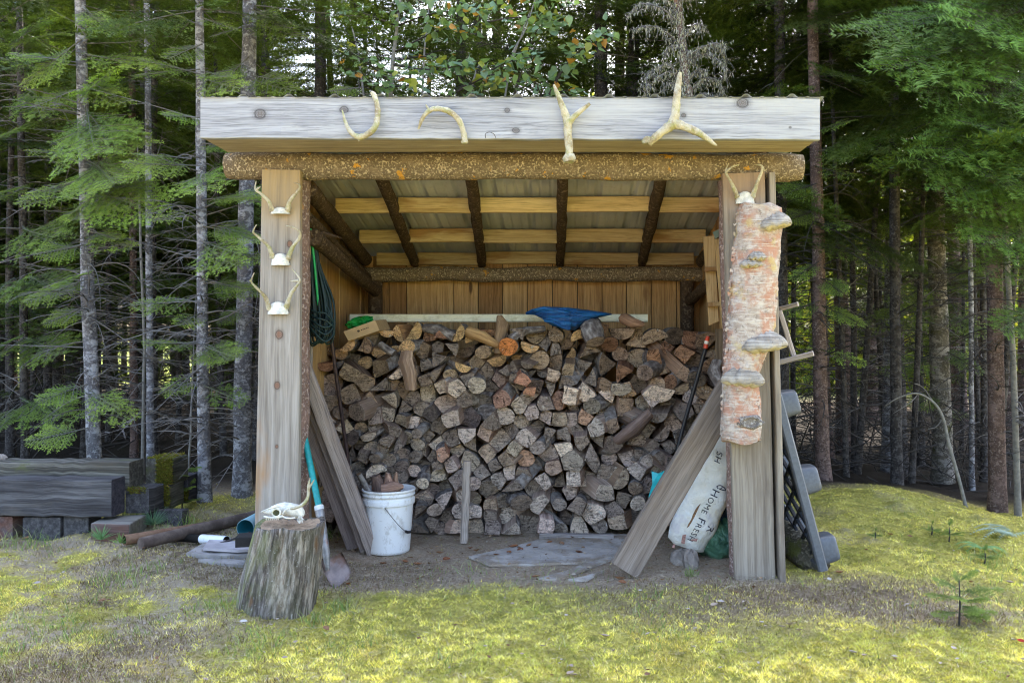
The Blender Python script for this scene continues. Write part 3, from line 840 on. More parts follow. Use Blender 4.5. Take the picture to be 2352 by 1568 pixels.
fascia_antler('arch shaped antler curving downward, second from left on the fascia', [
    ([(1068, 328), (1064, 302), (1053, 275), (1030, 256), (1003, 250), (984, 256), (970, 273), (961, 297)], [7, 6.5, 6.5, 6.5, 6, 5.5, 4.5, 2.5], [0, -.01, -.03, -.04, -.04, -.03, -.02, -.01]),
    ([(986, 254), (978, 240)], [3.5, 1.2], [-.03, -.03]), ([(1060, 327), (1075, 326)], [4, 4], [0, 0])])
fascia_antler('upright forked antler with round burr hanging below the fascia', [
    ([(1308, 362), (1307, 335), (1304, 305), (1303, 278), (1291, 243), (1272, 195)], [9, 9, 9.5, 10, 7.5, 2.5], [-.01, -.01, -.01, -.015, -.03, -.03]),
    ([(1304, 283), (1324, 263), (1355, 238)], [9, 6.5, 3.5], [-.015, -.03, -.045])], burr=(1308, 367, 16))
fascia_antler('large three pronged antler rightmost on the fascia', [
    ([(1490, 330), (1505, 316), (1528, 297), (1546, 283), (1552, 255), (1555, 220), (1562, 168)], [8, 9, 10, 13, 9.5, 9, 4.5], [-.01, -.02, -.03, -.03, -.04, -.045, -.03]),
    ([(1548, 284), (1575, 292), (1610, 309), (1646, 335)], [12, 9.5, 8, 2], [-.03, -.045, -.05, -.03])], burr=(1488, 326, 13))
def rack(label, ox, oy, s, plate, left, right, d=4.39):
    Z = lambda q_: (ox + q_[0] * s, oy + q_[1] * s)
    x0, y0, x1, y1 = plate
    ctr = P(*Z(((x0 + x1) / 2, (y0 + y1) / 2)), 4.405)
    t = thing('deer_antlers', (ctr.x, 4.405, ctr.z), label, 'antlers', 'skull plates with antlers on the front posts')
    mb = MB(); rings = []
    for i in range(9):
        k = i / 8; w = (x1 - x0) / 2; prof_ = [1, 1, .97, .96, .95, .92, .8, .62, .3][i]
        yy = y1 + (y0 - y1) * k; row = []
        for j in range(16):
            a = 2 * math.pi * j / 16
            dd = 4.398 - max(0, math.sin(a)) * (.030 * (1 - k * .5)) * (1 + .15 * math.sin(5 * a + i))
            xx = (x0 + x1) / 2 + math.cos(a) * w * prof_ * (1 + .05 * math.sin(7 * a + i * 2))
            p = P(*Z((xx, yy)), 4.4); p.y = dd; row.append(p)
        rings.append(row)
    mb.loft(rings); mb.build('skull_plate', M['bone_white'], t)
    for brs in (left, right):
        mb = MB()
        for k, pts in enumerate(brs):
            pts = [Z(q_) for q_ in pts]; n_ = len(pts)
            r = list(np.linspace(5.2 if k == 0 else 3.4, 1.0, n_))
            if k == 0: r[0] = 6.5
            dz = [0 - .05 * math.sin(i / (n_ - 1) * 2.2) for i in range(n_)] if k == 0 else [-.05] * n_
            horn(mb, pts, d, r, dz)
        mb.build('antler', M['bone'], t)
zx, zy, zs = 566.5, 367.5, .3027
rack('topmost of the three bleached antler racks on the left post', zx, zy, zs, (185, 362, 330, 412),
     [[(192, 382), (165, 310), (100, 250), (66, 225), (72, 160)], [(70, 228), (105, 203)]], [[(310, 382), (330, 310), (385, 240), (405, 207), (388, 180), (358, 176)]])
rack('middle of the three bleached antler racks on the left post', zx, zy, zs, (188, 712, 327, 800),
     [[(195, 738), (165, 655), (90, 585), (50, 545), (75, 490)]], [[(315, 742), (350, 660), (398, 592), (402, 545), (362, 515), (300, 498)]])
rack('lowest of the three bleached antler racks on the left post', zx, zy, zs, (163, 1078, 320, 1170),
     [[(172, 1130), (142, 1040), (78, 972), (36, 920), (58, 855)], [(38, 920), (20, 914)]], [[(300, 1115), (338, 1012), (388, 942), (402, 900), (345, 828)], [(396, 916), (332, 918)]])
rack('small antler rack above the birch trunk on the right post', 1577, 352, .4392, (255, 203, 355, 266),
     [[(265, 228), (237, 160), (205, 100), (220, 52)], [(206, 100), (238, 72), (276, 60)]], [[(345, 228), (370, 152), (393, 95), (393, 66), (355, 60)]])
# staple of wire on the fascia
tag(MB().tube(smooth_path([P(1116, 318, 4.075), P(1115, 308, 4.06), P(1124, 304, 4.055), P(1134, 308, 4.06), P(1139, 317, 4.075)]), .0014, n=6).build('wire_loop', plain('rusty_wire', (.05, .04, .04), .6, .6)), 'thin bent wire loop on the lower edge of the fascia', 'wire')

# ------------------------------------------------------------------ birch trunk with bracket fungi
def birch_mat():
    n = NT('peeling_birch_bark'); g = n.gc()
    st = n.noise(n.map(g, (16, 16, 75)), 1, 5, .7); st2 = n.noise(n.map(g, (12, 12, 160)), 1, 3, .6)
    big = n.noise(n.map(g, (1, 1, 1.0)), 6.5, 5, .62); sp = n.noise(g, 90, 4, .7)
    col = n.mix(n.rng(st, .35, .65), (.50, .42, .36), (.33, .26, .215)); mot = n.noise(g, 22, 5, .7); col = n.mix(n.rng(mot, .48, .60, 0, .5), col, (.58, .52, .47)); col = n.mix(n.rng(n.noise(n.map(g, (1, 1, 1), (7, 7, 3)), 30, 4, .7), .56, .64, 0, .7), col, (.20, .155, .13))
    col = n.mix(n.math('MULTIPLY', n.rng(big, .42, .58), n.rng(mot, .60, .45, .25, 1)), col, n.mix(st2, (.42, .185, .115), (.45, .28, .21)))
    col = n.mix(n.rng(st2, .56, .68, 0, .7), col, (.66, .61, .55))
    yl = n.noise(n.map(g, (1, 1, 1), (3, 1, 4)), 7, 4, .6)
    col = n.mix(n.rng(yl, .57, .70, 0, .75), col, (.52, .40, .16))
    col = n.mix(n.rng(sp, .62, .72, 0, .8), col, (.13, .10, .08))
    n.bump(n.math('ADD', st, n.math('MULTIPLY', sp, .6)), .8, .008)
    return n.done(col, .8, spec=.2)
birch = thing('birch_trunk', tuple(P(1708, 1011, 4.40)), 'peeling pinkish birch trunk section with shelf fungi on the right post', 'birch trunk')
ly = [471, 501, 545, 594, 659, 747, 800, 848, 879, 950, 1000, 1013]; lx = [1699, 1690, 1687, 1684, 1676, 1671, 1669, 1663, 1660, 1658, 1657, 1659]
ry_ = [471, 478, 500, 563, 659, 747, 804, 835, 860, 900, 967, 1013]; rx_ = [1772, 1797, 1797, 1793, 1788, 1780, 1767, 1752, 1745, 1744, 1750, 1747]
mb = MB(); rings = []; N = 70
for i in range(N + 1):
    y = 471 + (1013 - 471) * i / N
    a, b = np.interp(y, ly, lx), np.interp(y, ry_, rx_)
    c, w = (a + b) / 2, (b - a) / 2; row = []
    for j in range(30):
        an = 2 * math.pi * j / 30
        s_ = 1 + .025 * math.sin(3 * an + i * .25) + .02 * math.sin(7 * an - i * .6) + .015 * math.sin(13 * an + i * 1.7) + random.uniform(-.018, .018)
        if i in (0, N): s_ *= 1 - .05 * abs(math.sin(4 * an))
        p = P(c + math.cos(an) * w * s_, y + (4 * math.sin(3 * an) if i in (0, N) else 0), 4.34)
        dep = .095 if math.sin(an) < 0 else .055
        p.y = 4.352 + math.sin(an) * dep * s_
        row.append(p)
    rings.append(row)
mb.loft(rings); mb.build('trunk_section', birch_mat(), birch)
fl_ = random.Random(8); mb = MB()
for k in range(90):
    y = fl_.uniform(480, 1008); a, b = np.interp(y, ly, lx), np.interp(y, ry_, rx_); u = fl_.choice([fl_.uniform(-1, 1), -.97, .97]); c, w = (a + b) / 2, (b - a) / 2
    x = c + u * w; yd = 4.352 - math.sqrt(max(0, 1 - u * u)) * .095 - .002; L_ = fl_.uniform(6, 22); hh = fl_.uniform(3, 9); cu = fl_.uniform(.004, .014)
    vs = []
    for i in range(4):
        for j in (0, 1):
            p = P(x + (i / 3 - .5) * L_ * (1 - abs(u) * .6), y + (j - .5) * hh + 2 * math.sin(i * 2 + k), 4.3); p.y = yd - cu * (i / 3) ** 2 - .001; vs.append(p)
    mb.add(vs, [(0, 2, 3, 1), (2, 4, 5, 3), (4, 6, 7, 5)], [(q.x, q.y, q.z) for q in vs])
tag(mb.build('peeling_bark', bpy.data.materials['peeling_birch_bark'], birch), kind='stuff')
def fungus_mat():
    n = NT('bracket_fungus'); v = n.rnd(n.obj()); s = n.sep(v)
    a = n.noise(n.map(v, (6, 6, 120)), 1, 4, .6); b = n.noise(v, 60, 5, .7)
    col = n.mix(n.rng(a, .35, .65), (.23, .195, .16), (.46, .41, .35)); col = n.mix(n.rng(b, .55, .7, 0, .7), col, (.10, .09, .09))
    n.bump(n.math('ADD', a, b), .8, .006); return n.done(col, .85, spec=.15)
def fungus_low():
    n = NT('fungus_underside'); v = n.rnd(n.obj()); b = n.noise(v, 45, 5, .7)
    col = n.mix(n.rng(b, .35, .65), (.56, .50, .38), (.40, .33, .20)); n.bump(b, .5, .004); return n.done(col, .85, spec=.15)
FU, FL = fungus_mat(), fungus_low()
def fungus(x0, x1, yt, ym, yb, d, tilt=0, out=.085, wav=.04):
    mb = MB(); xc, w = (x0 + x1) / 2, (x1 - x0) / 2; n_ = 28
    rows_ = []
    for (k, rr) in ((0, .25), (.18, .6), (.40, .85), (.62, .97), (.75, 1.0), (.86, .94), (1, .62), (1.04, .3)):
        y = yt + (yb - yt) * k
        row = []
        for j in range(n_ + 1):
            a = math.pi * j / n_
            wv = 1 + wav * math.sin(6 * a + x0) + wav * .6 * math.sin(13 * a + k * 3) + random.uniform(-.01, .01)
            p = P(xc + math.cos(a) * w * rr * wv, y + tilt * math.cos(a) + 2 * math.sin(9 * a), d)
            p.y = d - math.sin(a) * out * rr * wv
            row.append(p)
        for j in range(1, 6):
            q0, q1 = row[n_], row[0]; t = j / 6
            p = q0.lerp(q1, t); p.y += .03; row.append(p)
        rows_.append(row)
    mb.loft(rows_); nv = len(rows_[0]); mb.m = [1 if i >= nv * 5 else 0 for i in range(len(mb.f))]
    mb.build('bracket_fungus', [FU, FL], birch)
fungus(1735, 1817, 492, 505, 528, 4.30, tilt=-6, out=.10)
fungus(1715, 1758, 579, 588, 598, 4.265, tilt=0, out=.055)
fungus(1696, 1751, 595, 603, 614, 4.275, tilt=0, out=.055)
fungus(1696, 1806, 763, 780, 807, 4.30, tilt=-5, out=.10, wav=.06)
fungus(1656, 1757, 842, 860, 886, 4.30, tilt=3, out=.085, wav=.08)
mb = MB(); rings = []
for i in range(7):
    r = [27, 26, 20, 17, 13, 8, 3][i]; o = [0, -.012, -.022, -.020, -.012, -.014, -.012][i]; row = []
    for j in range(18):
        a = 2 * math.pi * j / 18; k = 1 + .13 * math.sin(5 * a + i) + .08 * math.sin(9 * a)
        p = P(1724 + math.cos(a) * r * k * 1.1, 969 + math.sin(a) * r * .62 * k, 4.262); p.y = 4.268 + o; row.append(p)
    rings.append(row)
mb.loft(rings)
horn(mb, [(1740, 975), (1752, 973), (1757, 968)], 4.255, [5, 3, 1])
mb.build('burl', bark('burl_bark', (.20, .17, .15), (.52, .47, .42), scale=2), birch)

# ------------------------------------------------------------------ stump and skull
def stump_mat():
    n = NT('weathered_stump'); g = n.gc(); s = n.sep(g)
    gs = n.noise(n.map(g, (7, 7, 1.6), (0, 0, 0)), 2.2, 5, .65); f = n.noise(n.map(g, (60, 60, 7)), 1, 6, .75); sp = n.noise(g, 90, 4, .7)
    col = n.ramp(f, [(.32, (.025, .021, .019)), (.48, (.12, .10, .088)), (.66, (.36, .32, .29))])
    col = n.mix(n.rng(gs, .50, .62, 0, .85), col, n.mix(n.rng(f, .35, .65), (.19, .135, .10), (.56, .49, .42)))
    gr = n.noise(n.map(g, (1, 1, .35), (4, 2, 0)), 7, 5, .65)
    lft = n.rng(s[0], .06, -.16)
    col = n.mix(n.math('MULTIPLY', n.rng(gr, .40, .58), n.math('MULTIPLY_ADD', lft, .7, .12)), col, n.mix(f, (.13, .15, .04), (.33, .34, .14)))
    br = n.noise(n.map(g, (1, 1, .4), (9, 2, 5)), 9, 4, .6)
    col = n.mix(n.rng(br, .58, .68, 0, .7), col, (.20, .11, .055))
    col = n.mix(n.rng(sp, .60, .70, 0, .7), col, (.50, .48, .44))
    n.bump(n.math('ADD', f, n.math('MULTIPLY', gs, .8)), 1.0, .016); return n.done(col, .92, spec=.12)
SD = 3.93
mb = MB(); rings = []; gg = []; N = 26; nn = 56
bl_, br_, tl_, tr_ = (545, 1402), (718, 1408), (588, 1206), (743, 1198)
ph = [random.random() * 6.28 for _ in range(8)]
for i in range(N + 1):
    t = i / N
    xl = bl_[0] + (tl_[0] - bl_[0]) * t; xr = br_[0] + (tr_[0] - br_[0]) * t; y = 1398 + (1202 - 1398) * t
    c, w = (xl + xr) / 2, (xr - xl) / 2 * (1 + .03 * math.sin(t * 5)); row = []; g_ = []
    for j in range(nn):
        a = 2 * math.pi * j / nn
        s_ = 1 + .030 * math.sin(5 * a + ph[0]) + .022 * math.sin(9 * a + ph[1] + t) + .016 * math.sin(17 * a + ph[2] + t * 2) + .012 * math.sin(27 * a + ph[3]) + random.uniform(-.008, .008)
        if t < .15: s_ *= 1 + (.15 - t) * .15 * math.sin(3 * a + ph[4])
        p = P(c, y, SD); p.x += math.cos(a) * w * SD / F * s_; p.y += math.sin(a) * .155 * s_ - .0
        if i == N: p.z += .010 * math.sin(3 * a + ph[5]) + random.uniform(-.006, .006)
        if i == 0: p.z -= .05
        row.append(p); g_.append((math.cos(a) * .17, math.sin(a) * .17, t * .42))
    rings.append(row); gg.append(g_)
c = P((tl_[0] + tr_[0]) / 2, 1202, SD)
for k, dz in ((.86, -.004), (.55, -.014), (.2, -.012), (.02, -.01)):
    rings.append([c + (p - c) * k + Vector((0, 0, dz + random.uniform(-.003, .003))) for p in rings[N]]); gg.append([(q_[0] * k, q_[1] * k, .42 + dz) for q_ in gg[N]])
mb.loft(rings, gs=gg)
nside = N * nn
mb.m = [0 if i < nside + nn else 1 for i in range(len(mb.f))]
tag(mb.build('tree_stump', [stump_mat(), plain('stump_top_wood', (.33, .23, .15), .9, var=.4, scale=30, bump=.8)]), 'leaning grey weathered stump used as a stand for a deer skull', 'stump')

sk = thing('deer_skull', tuple(P(645, 1200, 3.9)), 'bleached deer skull with one antler lying on the stump', 'skull')
S = lambda x, y, o=0: P(520.6 + x * .2246, 1071.8 + y * .2246, 3.88 + o)
mb = MB(); rings = []
prof_ = [(332, 478, 8, 8), (352, 480, 22, 16), (400, 478, 36, 28), (450, 468, 56, 44), (500, 462, 68, 66), (545, 458, 74, 84), (590, 458, 72, 88), (640, 465, 74, 88), (690, 478, 76, 88), (730, 492, 62, 70), (752, 500, 34, 40), (762, 503, 10, 12)]
for i, (x, y, hh, ww) in enumerate(prof_):
    row = []
    for j in range(20):
        a = 2 * math.pi * j / 20
        k = 1 + .04 * math.sin(3 * a + i) + random.uniform(-.02, .02)
        p = S(x + 3 * math.sin(2 * a), y - math.sin(a) * hh * k * (1 if math.sin(a) > 0 else .85)); p.y = 3.88 + .05 + math.cos(a) * ww * .2246 * 3.88 / F * k
        row.append(p)
    rings.append(row)
mb.loft(rings); mb.build('cranium', M['bone_white'], sk)
def ring_disc(cx, cy, rx, ry, d, name, par, rim=10):
    mb = MB(); n_ = 20
    pts = [S(cx + math.cos(2 * math.pi * j / n_) * rx, cy + math.sin(2 * math.pi * j / n_) * ry) for j in range(n_ + 1)]
    for p in pts: p.y = d
    mb.tube(pts, rim * .2246 * 3.88 / F, n=8, cap=False, noise=.15)
    mb.build(name, M['bone_white'], par)
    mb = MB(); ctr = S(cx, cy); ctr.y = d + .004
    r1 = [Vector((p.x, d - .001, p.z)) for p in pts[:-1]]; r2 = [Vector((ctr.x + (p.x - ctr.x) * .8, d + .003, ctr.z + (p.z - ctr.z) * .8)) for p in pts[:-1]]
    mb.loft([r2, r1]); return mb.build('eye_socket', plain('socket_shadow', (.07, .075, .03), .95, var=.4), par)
ring_disc(528, 456, 42, 40, 3.853, 'orbit', sk)
mb = MB()
for pts, r in (([(350, 462), (400, 440), (460, 418), (520, 402), (600, 398)], [6, 8, 10, 11, 8]), ([(560, 500), (600, 520), (650, 525), (700, 520)], [12, 10, 8, 8]), ([(380, 505), (430, 515), (500, 520), (560, 508)], [9, 10, 10, 12]),
               ([(455, 402), (500, 406), (560, 402)], [3, 6, 8]), ([(575, 480), (600, 440), (640, 425)], [9, 8, 9])):
    mb.tube(smooth_path([S(x, y, -.03) for x, y in pts]), interp([k * .2246 * 3.85 / F for k in r], 4 * (len(pts) - 1) + 1), n=8, noise=.12)
mb.build('cheek_bone', M['bone_white'], sk)
mb = MB()
for k in range(7): mb.beam(S(405 + k * 20, 520, -.028), S(408 + k * 20, 540, -.026), .004, .006, up=(0, 1, 0), n=1, bev=.001)
mb.build('teeth', M['bone_white'], sk)
mb = MB()
for k in range(60):
    a = random.random() * 6.28; q_ = random.random()
    mb.beam(S(735 + q_ * 30, 505, .0), S(735 + q_ * 30 + random.uniform(-25, 25), 505 + random.uniform(10, 75), -.02), .0015, .0015, n=1, bev=.0003)
mb.build('hair_tuft', M['bone_white'], sk)
mb = MB()
for pts, r in (([(655, 425), (690, 420), (745, 402), (790, 372), (825, 325), (835, 270), (837, 200), (845, 150), (853, 110)], [13, 14, 15, 15, 14, 13, 12, 9, 3]), ([(842, 215), (868, 175), (898, 128)], [10, 8, 3])):
    mb.tube(smooth_path([S(x, y, -.005) for x, y in pts]), interp([k * .2246 * 3.88 / F * 1.15 for k in r], 4 * (len(pts) - 1) + 1), n=10, noise=.07)
mb.build('antler', M['bone'], sk)
# ------------------------------------------------------------------ bucket with scraps
def bucket_mat():
    n = NT('white_bucket_plastic'); v = n.obj()
    d = n.noise(n.map(v, (1, 1, .6)), 18, 6, .72); e = n.noise(v, 60, 4, .7)
    z = n.sep(v)[2]
    k = n.math('MULTIPLY', n.rng(d, .52, .66), .6)
    col = n.mix(k, (.78, .78, .78), (.45, .41, .36)); col = n.mix(n.rng(e, .66, .72, 0, .8), col, (.25, .2, .17))
    return n.done(col, .42, spec=.45)
BK = P(893, 1262, 5.06); BZ = gz(BK.x, BK.y)
bucket = thing('bucket', (BK.x, BK.y, BZ), 'white plastic pail full of wood scraps beside the leaning planks', 'bucket')
def lathe(mb, c, prof_, n=48, mi=0):
    rings = []
    for r, z in prof_: rings.append([Vector((c[0] + math.cos(2 * math.pi * j / n) * r, c[1] + math.sin(2 * math.pi * j / n) * r, c[2] + z)) for j in range(n)])
    mb.loft(rings, mi)
mb = MB()
lathe(mb, (BK.x, BK.y, BZ), [(.01, .004), (.112, .002), (.121, .006), (.124, .02), (.1435, .285), (.1435, .287), (.152, .288), (.1525, .292), (.1535, .318), (.152, .321), (.1465, .322), (.147, .338), (.1535, .339), (.1545, .345), (.1535, .350), (.148, .351), (.1485, .362), (.1555, .363), (.157, .368), (.156, .375), (.153, .377), (.1495, .374), (.139, .35), (.116, .03), (.02, .02)])
mb.build('pail', bucket_mat(), bucket)
wire = plain('wire', (.12, .11, .11), .4, .8)
mb = MB()
A = Vector((BK.x + .003, BK.y - .155, BZ + .295)); pts = []
pts = smooth_path([A, A + Vector((.04, -.015, -.045)), A + Vector((.085, .0, -.105)), A + Vector((.118, .04, -.15)), A + Vector((.135, .09, -.165)), A + Vector((.145, .16, -.10)), A + Vector((.06, .305, -.02))])
mb.tube(pts, .0022, n=6); mb.build('handle', wire, bucket)
mb = MB(); mb.tube([A + Vector((.118, .04, -.15)), A + Vector((.127, .06, -.160)), A + Vector((.135, .09, -.165))], [.008, .0085, .008], n=8); mb.build('grip', plain('black_grip', (.02, .02, .022), .5), bucket)
mb = MB(); mb.tube([A + Vector((0, .006, 0)), A + Vector((0, -.006, 0))], .009, n=10); mb.build('ear', bpy.data.materials['white_bucket_plastic'], bucket)
def chunk(label, pts, rad, tone, flat=.7, name='wood_scrap', cat='wood scrap', group='wood scraps in the white bucket', mats=None):
    mb = MB(); mb.tube(pts, rad, n=8, noise=.22, flat=flat, capmi=1)
    o = mb.build(name, mats or [LS, LE]); o.color = (*tone, 1); tag(o, label, cat, group); return o
bp = lambda x, y, o=0: P(x, y, 5.04 + o)
chunk('brown barky stick poking out of the bucket to the left', [bp(853, 1140, .02), bp(838, 1112, 0), bp(824, 1088, -.03)], [.03, .026, .02], (.9, .7, .5), mats=[LB, LE])
chunk('dark reddish chunk at the back of the bucket', [bp(872, 1140, .05), bp(868, 1108, .06), bp(862, 1092, .05)], [.05, .05, .03], (.9, .75, .7))
chunk('pale pink splintered wood scrap standing in the bucket', [bp(896, 1140, .02), bp(893, 1110, .03), bp(891, 1086, .02)], [.045, .05, .02], (1.9, 1.45, 1.25), .5)
chunk('knobbly pinkish scrap lying at the bucket rim', [bp(876, 1122, -.06), bp(902, 1118, -.05), bp(925, 1117, -.02)], [.035, .045, .02], (1.6, 1.25, 1.1))
chunk('thin pale splinter standing right in the bucket', [bp(915, 1130, .03), bp(908, 1100, .04), bp(911, 1084, .03)], [.02, .02, .006], (1.9, 1.5, 1.2), .5)

# ------------------------------------------------------------------ leaning planks on the left
def ground_at(x, y):      # where the ray through a picture point meets the ground
    d = CZ * F / (y - CY)
    for _ in range(12):
        p = P(x, y, d); d += (p.z - gz(p.x, p.y)) * F / (y - CY)
    return d
def lean(name, label, cat, top, bot, w, t, m, tone, group=None, up=(0, -1, 0), w2=None):
    a, b = P(*top), P(*bot)
    mb = MB(); mb.beam(a, b, w, t, up=up, n=24, wob=.002, w2=w2, bev=.004); o = mb.build(name, m); o.color = (*tone, 1); tag(o, label, cat, group); return o
g_ = 'planks leaning behind the left post'
lean('plank', 'leftmost grey plank of the three leaning behind the left post', 'plank', (655, 835, 4.72), (812, 1256, 5.10), .078, .04, M['plank_grey'], (.85, .78, .8), g_)
lean('plank', 'middle grey plank of the three leaning behind the left post', 'plank', (672, 815, 4.68), (840, 1262, 5.05), .062, .04, M['plank_grey'], (.95, .88, .88), g_)
lean('plank', 'rightmost plank of the three, ending against the white bucket', 'plank', (683, 800, 4.63), (859, 1270, 5.00), .075, .045, M['plank_grey'], (1.12, 1.04, 1.0), g_)
# ------------------------------------------------------------------ big plank on the right
o = lean('plank', 'wide brown plank slanting against the right post in front of the bag', 'plank', (1680, 890, 4.66), (1433, 1309, 4.46), .158, .045, M['plank_brown'], (1.05, 1.0, .98), None, up=(.25, -.95, .1))
# stake
mb = MB(); mb.beam(P(1073, 1058, 5.22), P(1066, 1246, 5.22), .052, .035, up=(0, -1, 0), n=16, wob=.006, w2=.046, bev=.008)
o = mb.build('stake', M['plank_grey']); o.color = (1.25, 1.18, 1.08, 1); tag(o, 'short weathered stake standing upright in front of the woodpile', 'stake')

# ------------------------------------------------------------------ shovel
def fin(y): return ground_at(770, y)
shov = thing('shovel', tuple(P(770, 1345, ground_at(770, 1345))), 'round point shovel with teal handle behind the stump', 'shovel')
top, fer, sock = P(668, 850, 4.66), P(733, 1166, 4.40), P(749, 1272, 4.33)
mb = MB(); mb.tube([top.lerp(fer, i / 10) for i in range(11)], .0165, n=16); mb.build('handle', plain('teal_paint', (.01, .24, .24), .45, var=.2, scale=60, dirt=(.45, .5, .48), dirt_at=(.66, .72)), shov)
steel = plain('scuffed_steel', (.27, .26, .26), .5, .5, var=.3, scale=40, dirt=(.28, .17, .14))
mb = MB(); mb.tube([fer + (top - fer).normalized() * .005, fer.lerp(sock, .5), sock, sock + Vector((.012, -.012, -.08))], [.0225, .022, .020, .010], n=14); mb.build('socket', steel, shov)
mb = MB(); mb.tube([fer + (top - fer).normalized() * .012, fer - (top - fer).normalized() * .012], .024, n=16); mb.build('ferrule', plain('pale_ferrule', (.6, .6, .6), .4), shov)
mb = MB(); rows_ = []
cl_ = [((737, 1283), (781, 1270)), ((739, 1297), (789, 1284)), ((746, 1317), (797, 1301)), ((755, 1335), (803, 1318)), ((763, 1346), (797, 1333)), ((769, 1352), (777, 1347))]
for i, (l, r) in enumerate(cl_):
    k = i / 5; d = 4.36 - .09 * k; row = []
    for j in range(9):
        t = j / 8; c = 4 * t * (1 - t)
        p = P(l[0] + (r[0] - l[0]) * t, l[1] + (r[1] - l[1]) * t, d); p.y += .012 * c + .03 * t; p.z -= .006 * c
        row.append(p)
    rows_.append(row)
fl = [p for r in rows_ for p in r]; nb = len(fl); fl2 = [p + Vector((0, .002, -.0025)) for p in fl]
fs = []
for i in range(5):
    for j in range(8):
        a_ = i * 9 + j; fs.append((a_, a_ + 9, a_ + 10, a_ + 1)); fs.append((nb + a_, nb + a_ + 1, nb + a_ + 10, nb + a_ + 9))
rim_ = [j for j in range(9)] + [i * 9 + 8 for i in range(1, 6)] + [45 + j for j in range(7, -1, -1)] + [i * 9 for i in range(4, 0, -1)]
for i in range(len(rim_)): fs.append((rim_[i], rim_[(i + 1) % len(rim_)], nb + rim_[(i + 1) % len(rim_)], nb + rim_[i]))
mb.add(fl, fs, None, 0, True); mb.build('blade', plain('worn_blade', (.25, .195, .185), .6, .0, var=.25, scale=18, dirt=(.16, .085, .06), dirt_at=(.46, .62)), shov)

# ------------------------------------------------------------------ rods
rod = thing('metal_rod', tuple(P(804, 1200, 5.28)), 'dark purplish metal rod with a chrome fitting leaning on the woodpile', 'rod')
mb = MB(); pts = [P(757, 742, 5.10), P(764, 800, 5.12), P(776, 890, 5.17), P(790, 990, 5.23), P(803, 1088, 5.27), P(812, 1215, 5.30)]
mb.tube(smooth_path(pts), .0115, n=12); mb.build('shaft', plain('dark_rod', (.06, .042, .05), .4, .5, var=.3), rod)
ch = plain('chrome', (.75, .73, .68), .18, 1.0)
mb = MB(); mb.tube([P(756, 742, 5.10), P(753, 735, 5.1), P(751, 731, 5.1)], [.013, .022, .016], n=12)
for k in range(6):
    a = k * 1.05; mb.tube([P(754, 737, 5.09), P(754 + 10 * math.cos(a), 737 + 9 * math.sin(a), 5.085)], [.007, .005], n=6)
mb.build('fitting', ch, rod)
rod2 = thing('black_rod', tuple(P(1540, 1200, 5.2)), 'slim black rod with red and white tip at the right of the woodpile', 'rod')
mb = MB(); mb.tube(smooth_path([P(1620, 802, 5.12), P(1604, 860, 5.14), P(1575, 960, 5.17), P(1552, 1050, 5.18), P(1520, 1195, 5.2)]), .0125, n=12); mb.build('shaft', plain('black_plastic', (.012, .013, .018), .4, var=.1), rod2)
mb = MB(); mb.tube([P(1620.5, 800, 5.12), P(1622, 790, 5.12)], .014, n=12); mb.build('red_band', plain('red_paint', (.55, .06, .02), .45), rod2)
mb = MB(); mb.tube([P(1622, 790, 5.12), P(1623.5, 783, 5.12)], .0135, n=12); mb.build('white_band', plain('white_paint', (.7, .66, .58), .5), rod2)
mb = MB(); mb.tube([P(1623.5, 783, 5.12), P(1626, 772, 5.12)], [.0145, .01], n=12); mb.build('red_band', bpy.data.materials['red_paint'], rod2)

# ------------------------------------------------------------------ cords, pole, rake on the left wall
mb = MB(); rr = random.Random(3)
for k in range(20):
    o = rr.uniform(-1, 1); q_ = rr.uniform(0, 1); d0 = 4.82 + q_ * .16; ex = 728 + o * 22 + q_ * 10; ey = rr.uniform(755, 792)
    x0_ = 718 + o * 5
    mb.tube(smooth_path([P(x0_, 508 + rr.uniform(-6, 10), d0), P(x0_ - 6 + o * 8, 600, d0), P(ex - 14, 690, d0), P(ex - 8, ey - 10, d0), P(ex + 4, ey, d0), P(ex + 14, ey - 22, d0), P(ex + 12, 690, d0 + .02), P(x0_ + 10, 600, d0 + .02), P(x0_ + 4, 510, d0)], 5), .0058, n=7)
for k in range(5):
    d0 = 4.79; y = 700 + k * 9
    mb.tube(smooth_path([P(702, y + rr.uniform(-4, 4), d0 + .05), P(722, y + 16 + k * 3, d0 - .01), P(748, y + 20 + k * 7, d0), P(766, y + rr.uniform(20, 40), d0 + .04), P(752, y + 4, d0 + .05)], 5), .0058, n=7)
tag(mb.build('extension_cord', plain('dark_green_cord', (.008, .025, .025), .5, var=.3)), 'long dark green cord hanging in a coil on the left wall', 'cord')
tag(MB().tube([P(713, 525, 4.78), P(723, 612, 4.80), P(731, 700, 4.84)], .0068, n=10).build('garden_stake', plain('bright_green_plastic', (.02, .38, .12), .4)), 'thin bright green garden stake beside the green cord', 'stake')
pole_ = thing('metal_pole', tuple(P(694, 760, 4.72)), 'slim silver pole with a bent tan hook beside the left post', 'pole')
MB().tube([P(709, 600, 4.74), P(700, 740, 4.74), P(685, 960, 4.74), P(672, 1150, 4.74)], .0085, n=12).build('shaft', plain('blue_silver', (.45, .52, .62), .3, .7), pole_)
MB().tube(smooth_path([P(700, 520, 4.74), P(706, 545, 4.74), P(711, 570, 4.74), P(710, 602, 4.74)]), [.006] * 13, n=10).build('hook', plain('tan_hook', (.50, .40, .24), .6), pole_)
rk = thing('rake', tuple(P(745, 545, 4.9)), 'rusty bow rake head hanging with teeth out on the left wall', 'rake')
mb = MB(); mb.tube([P(722, 538, 4.76), P(758, 548, 5.2)], .009, n=8); mb.build('rake_head', plain('rusty_rake', (.13, .085, .06), .7, .3, var=.4), rk)
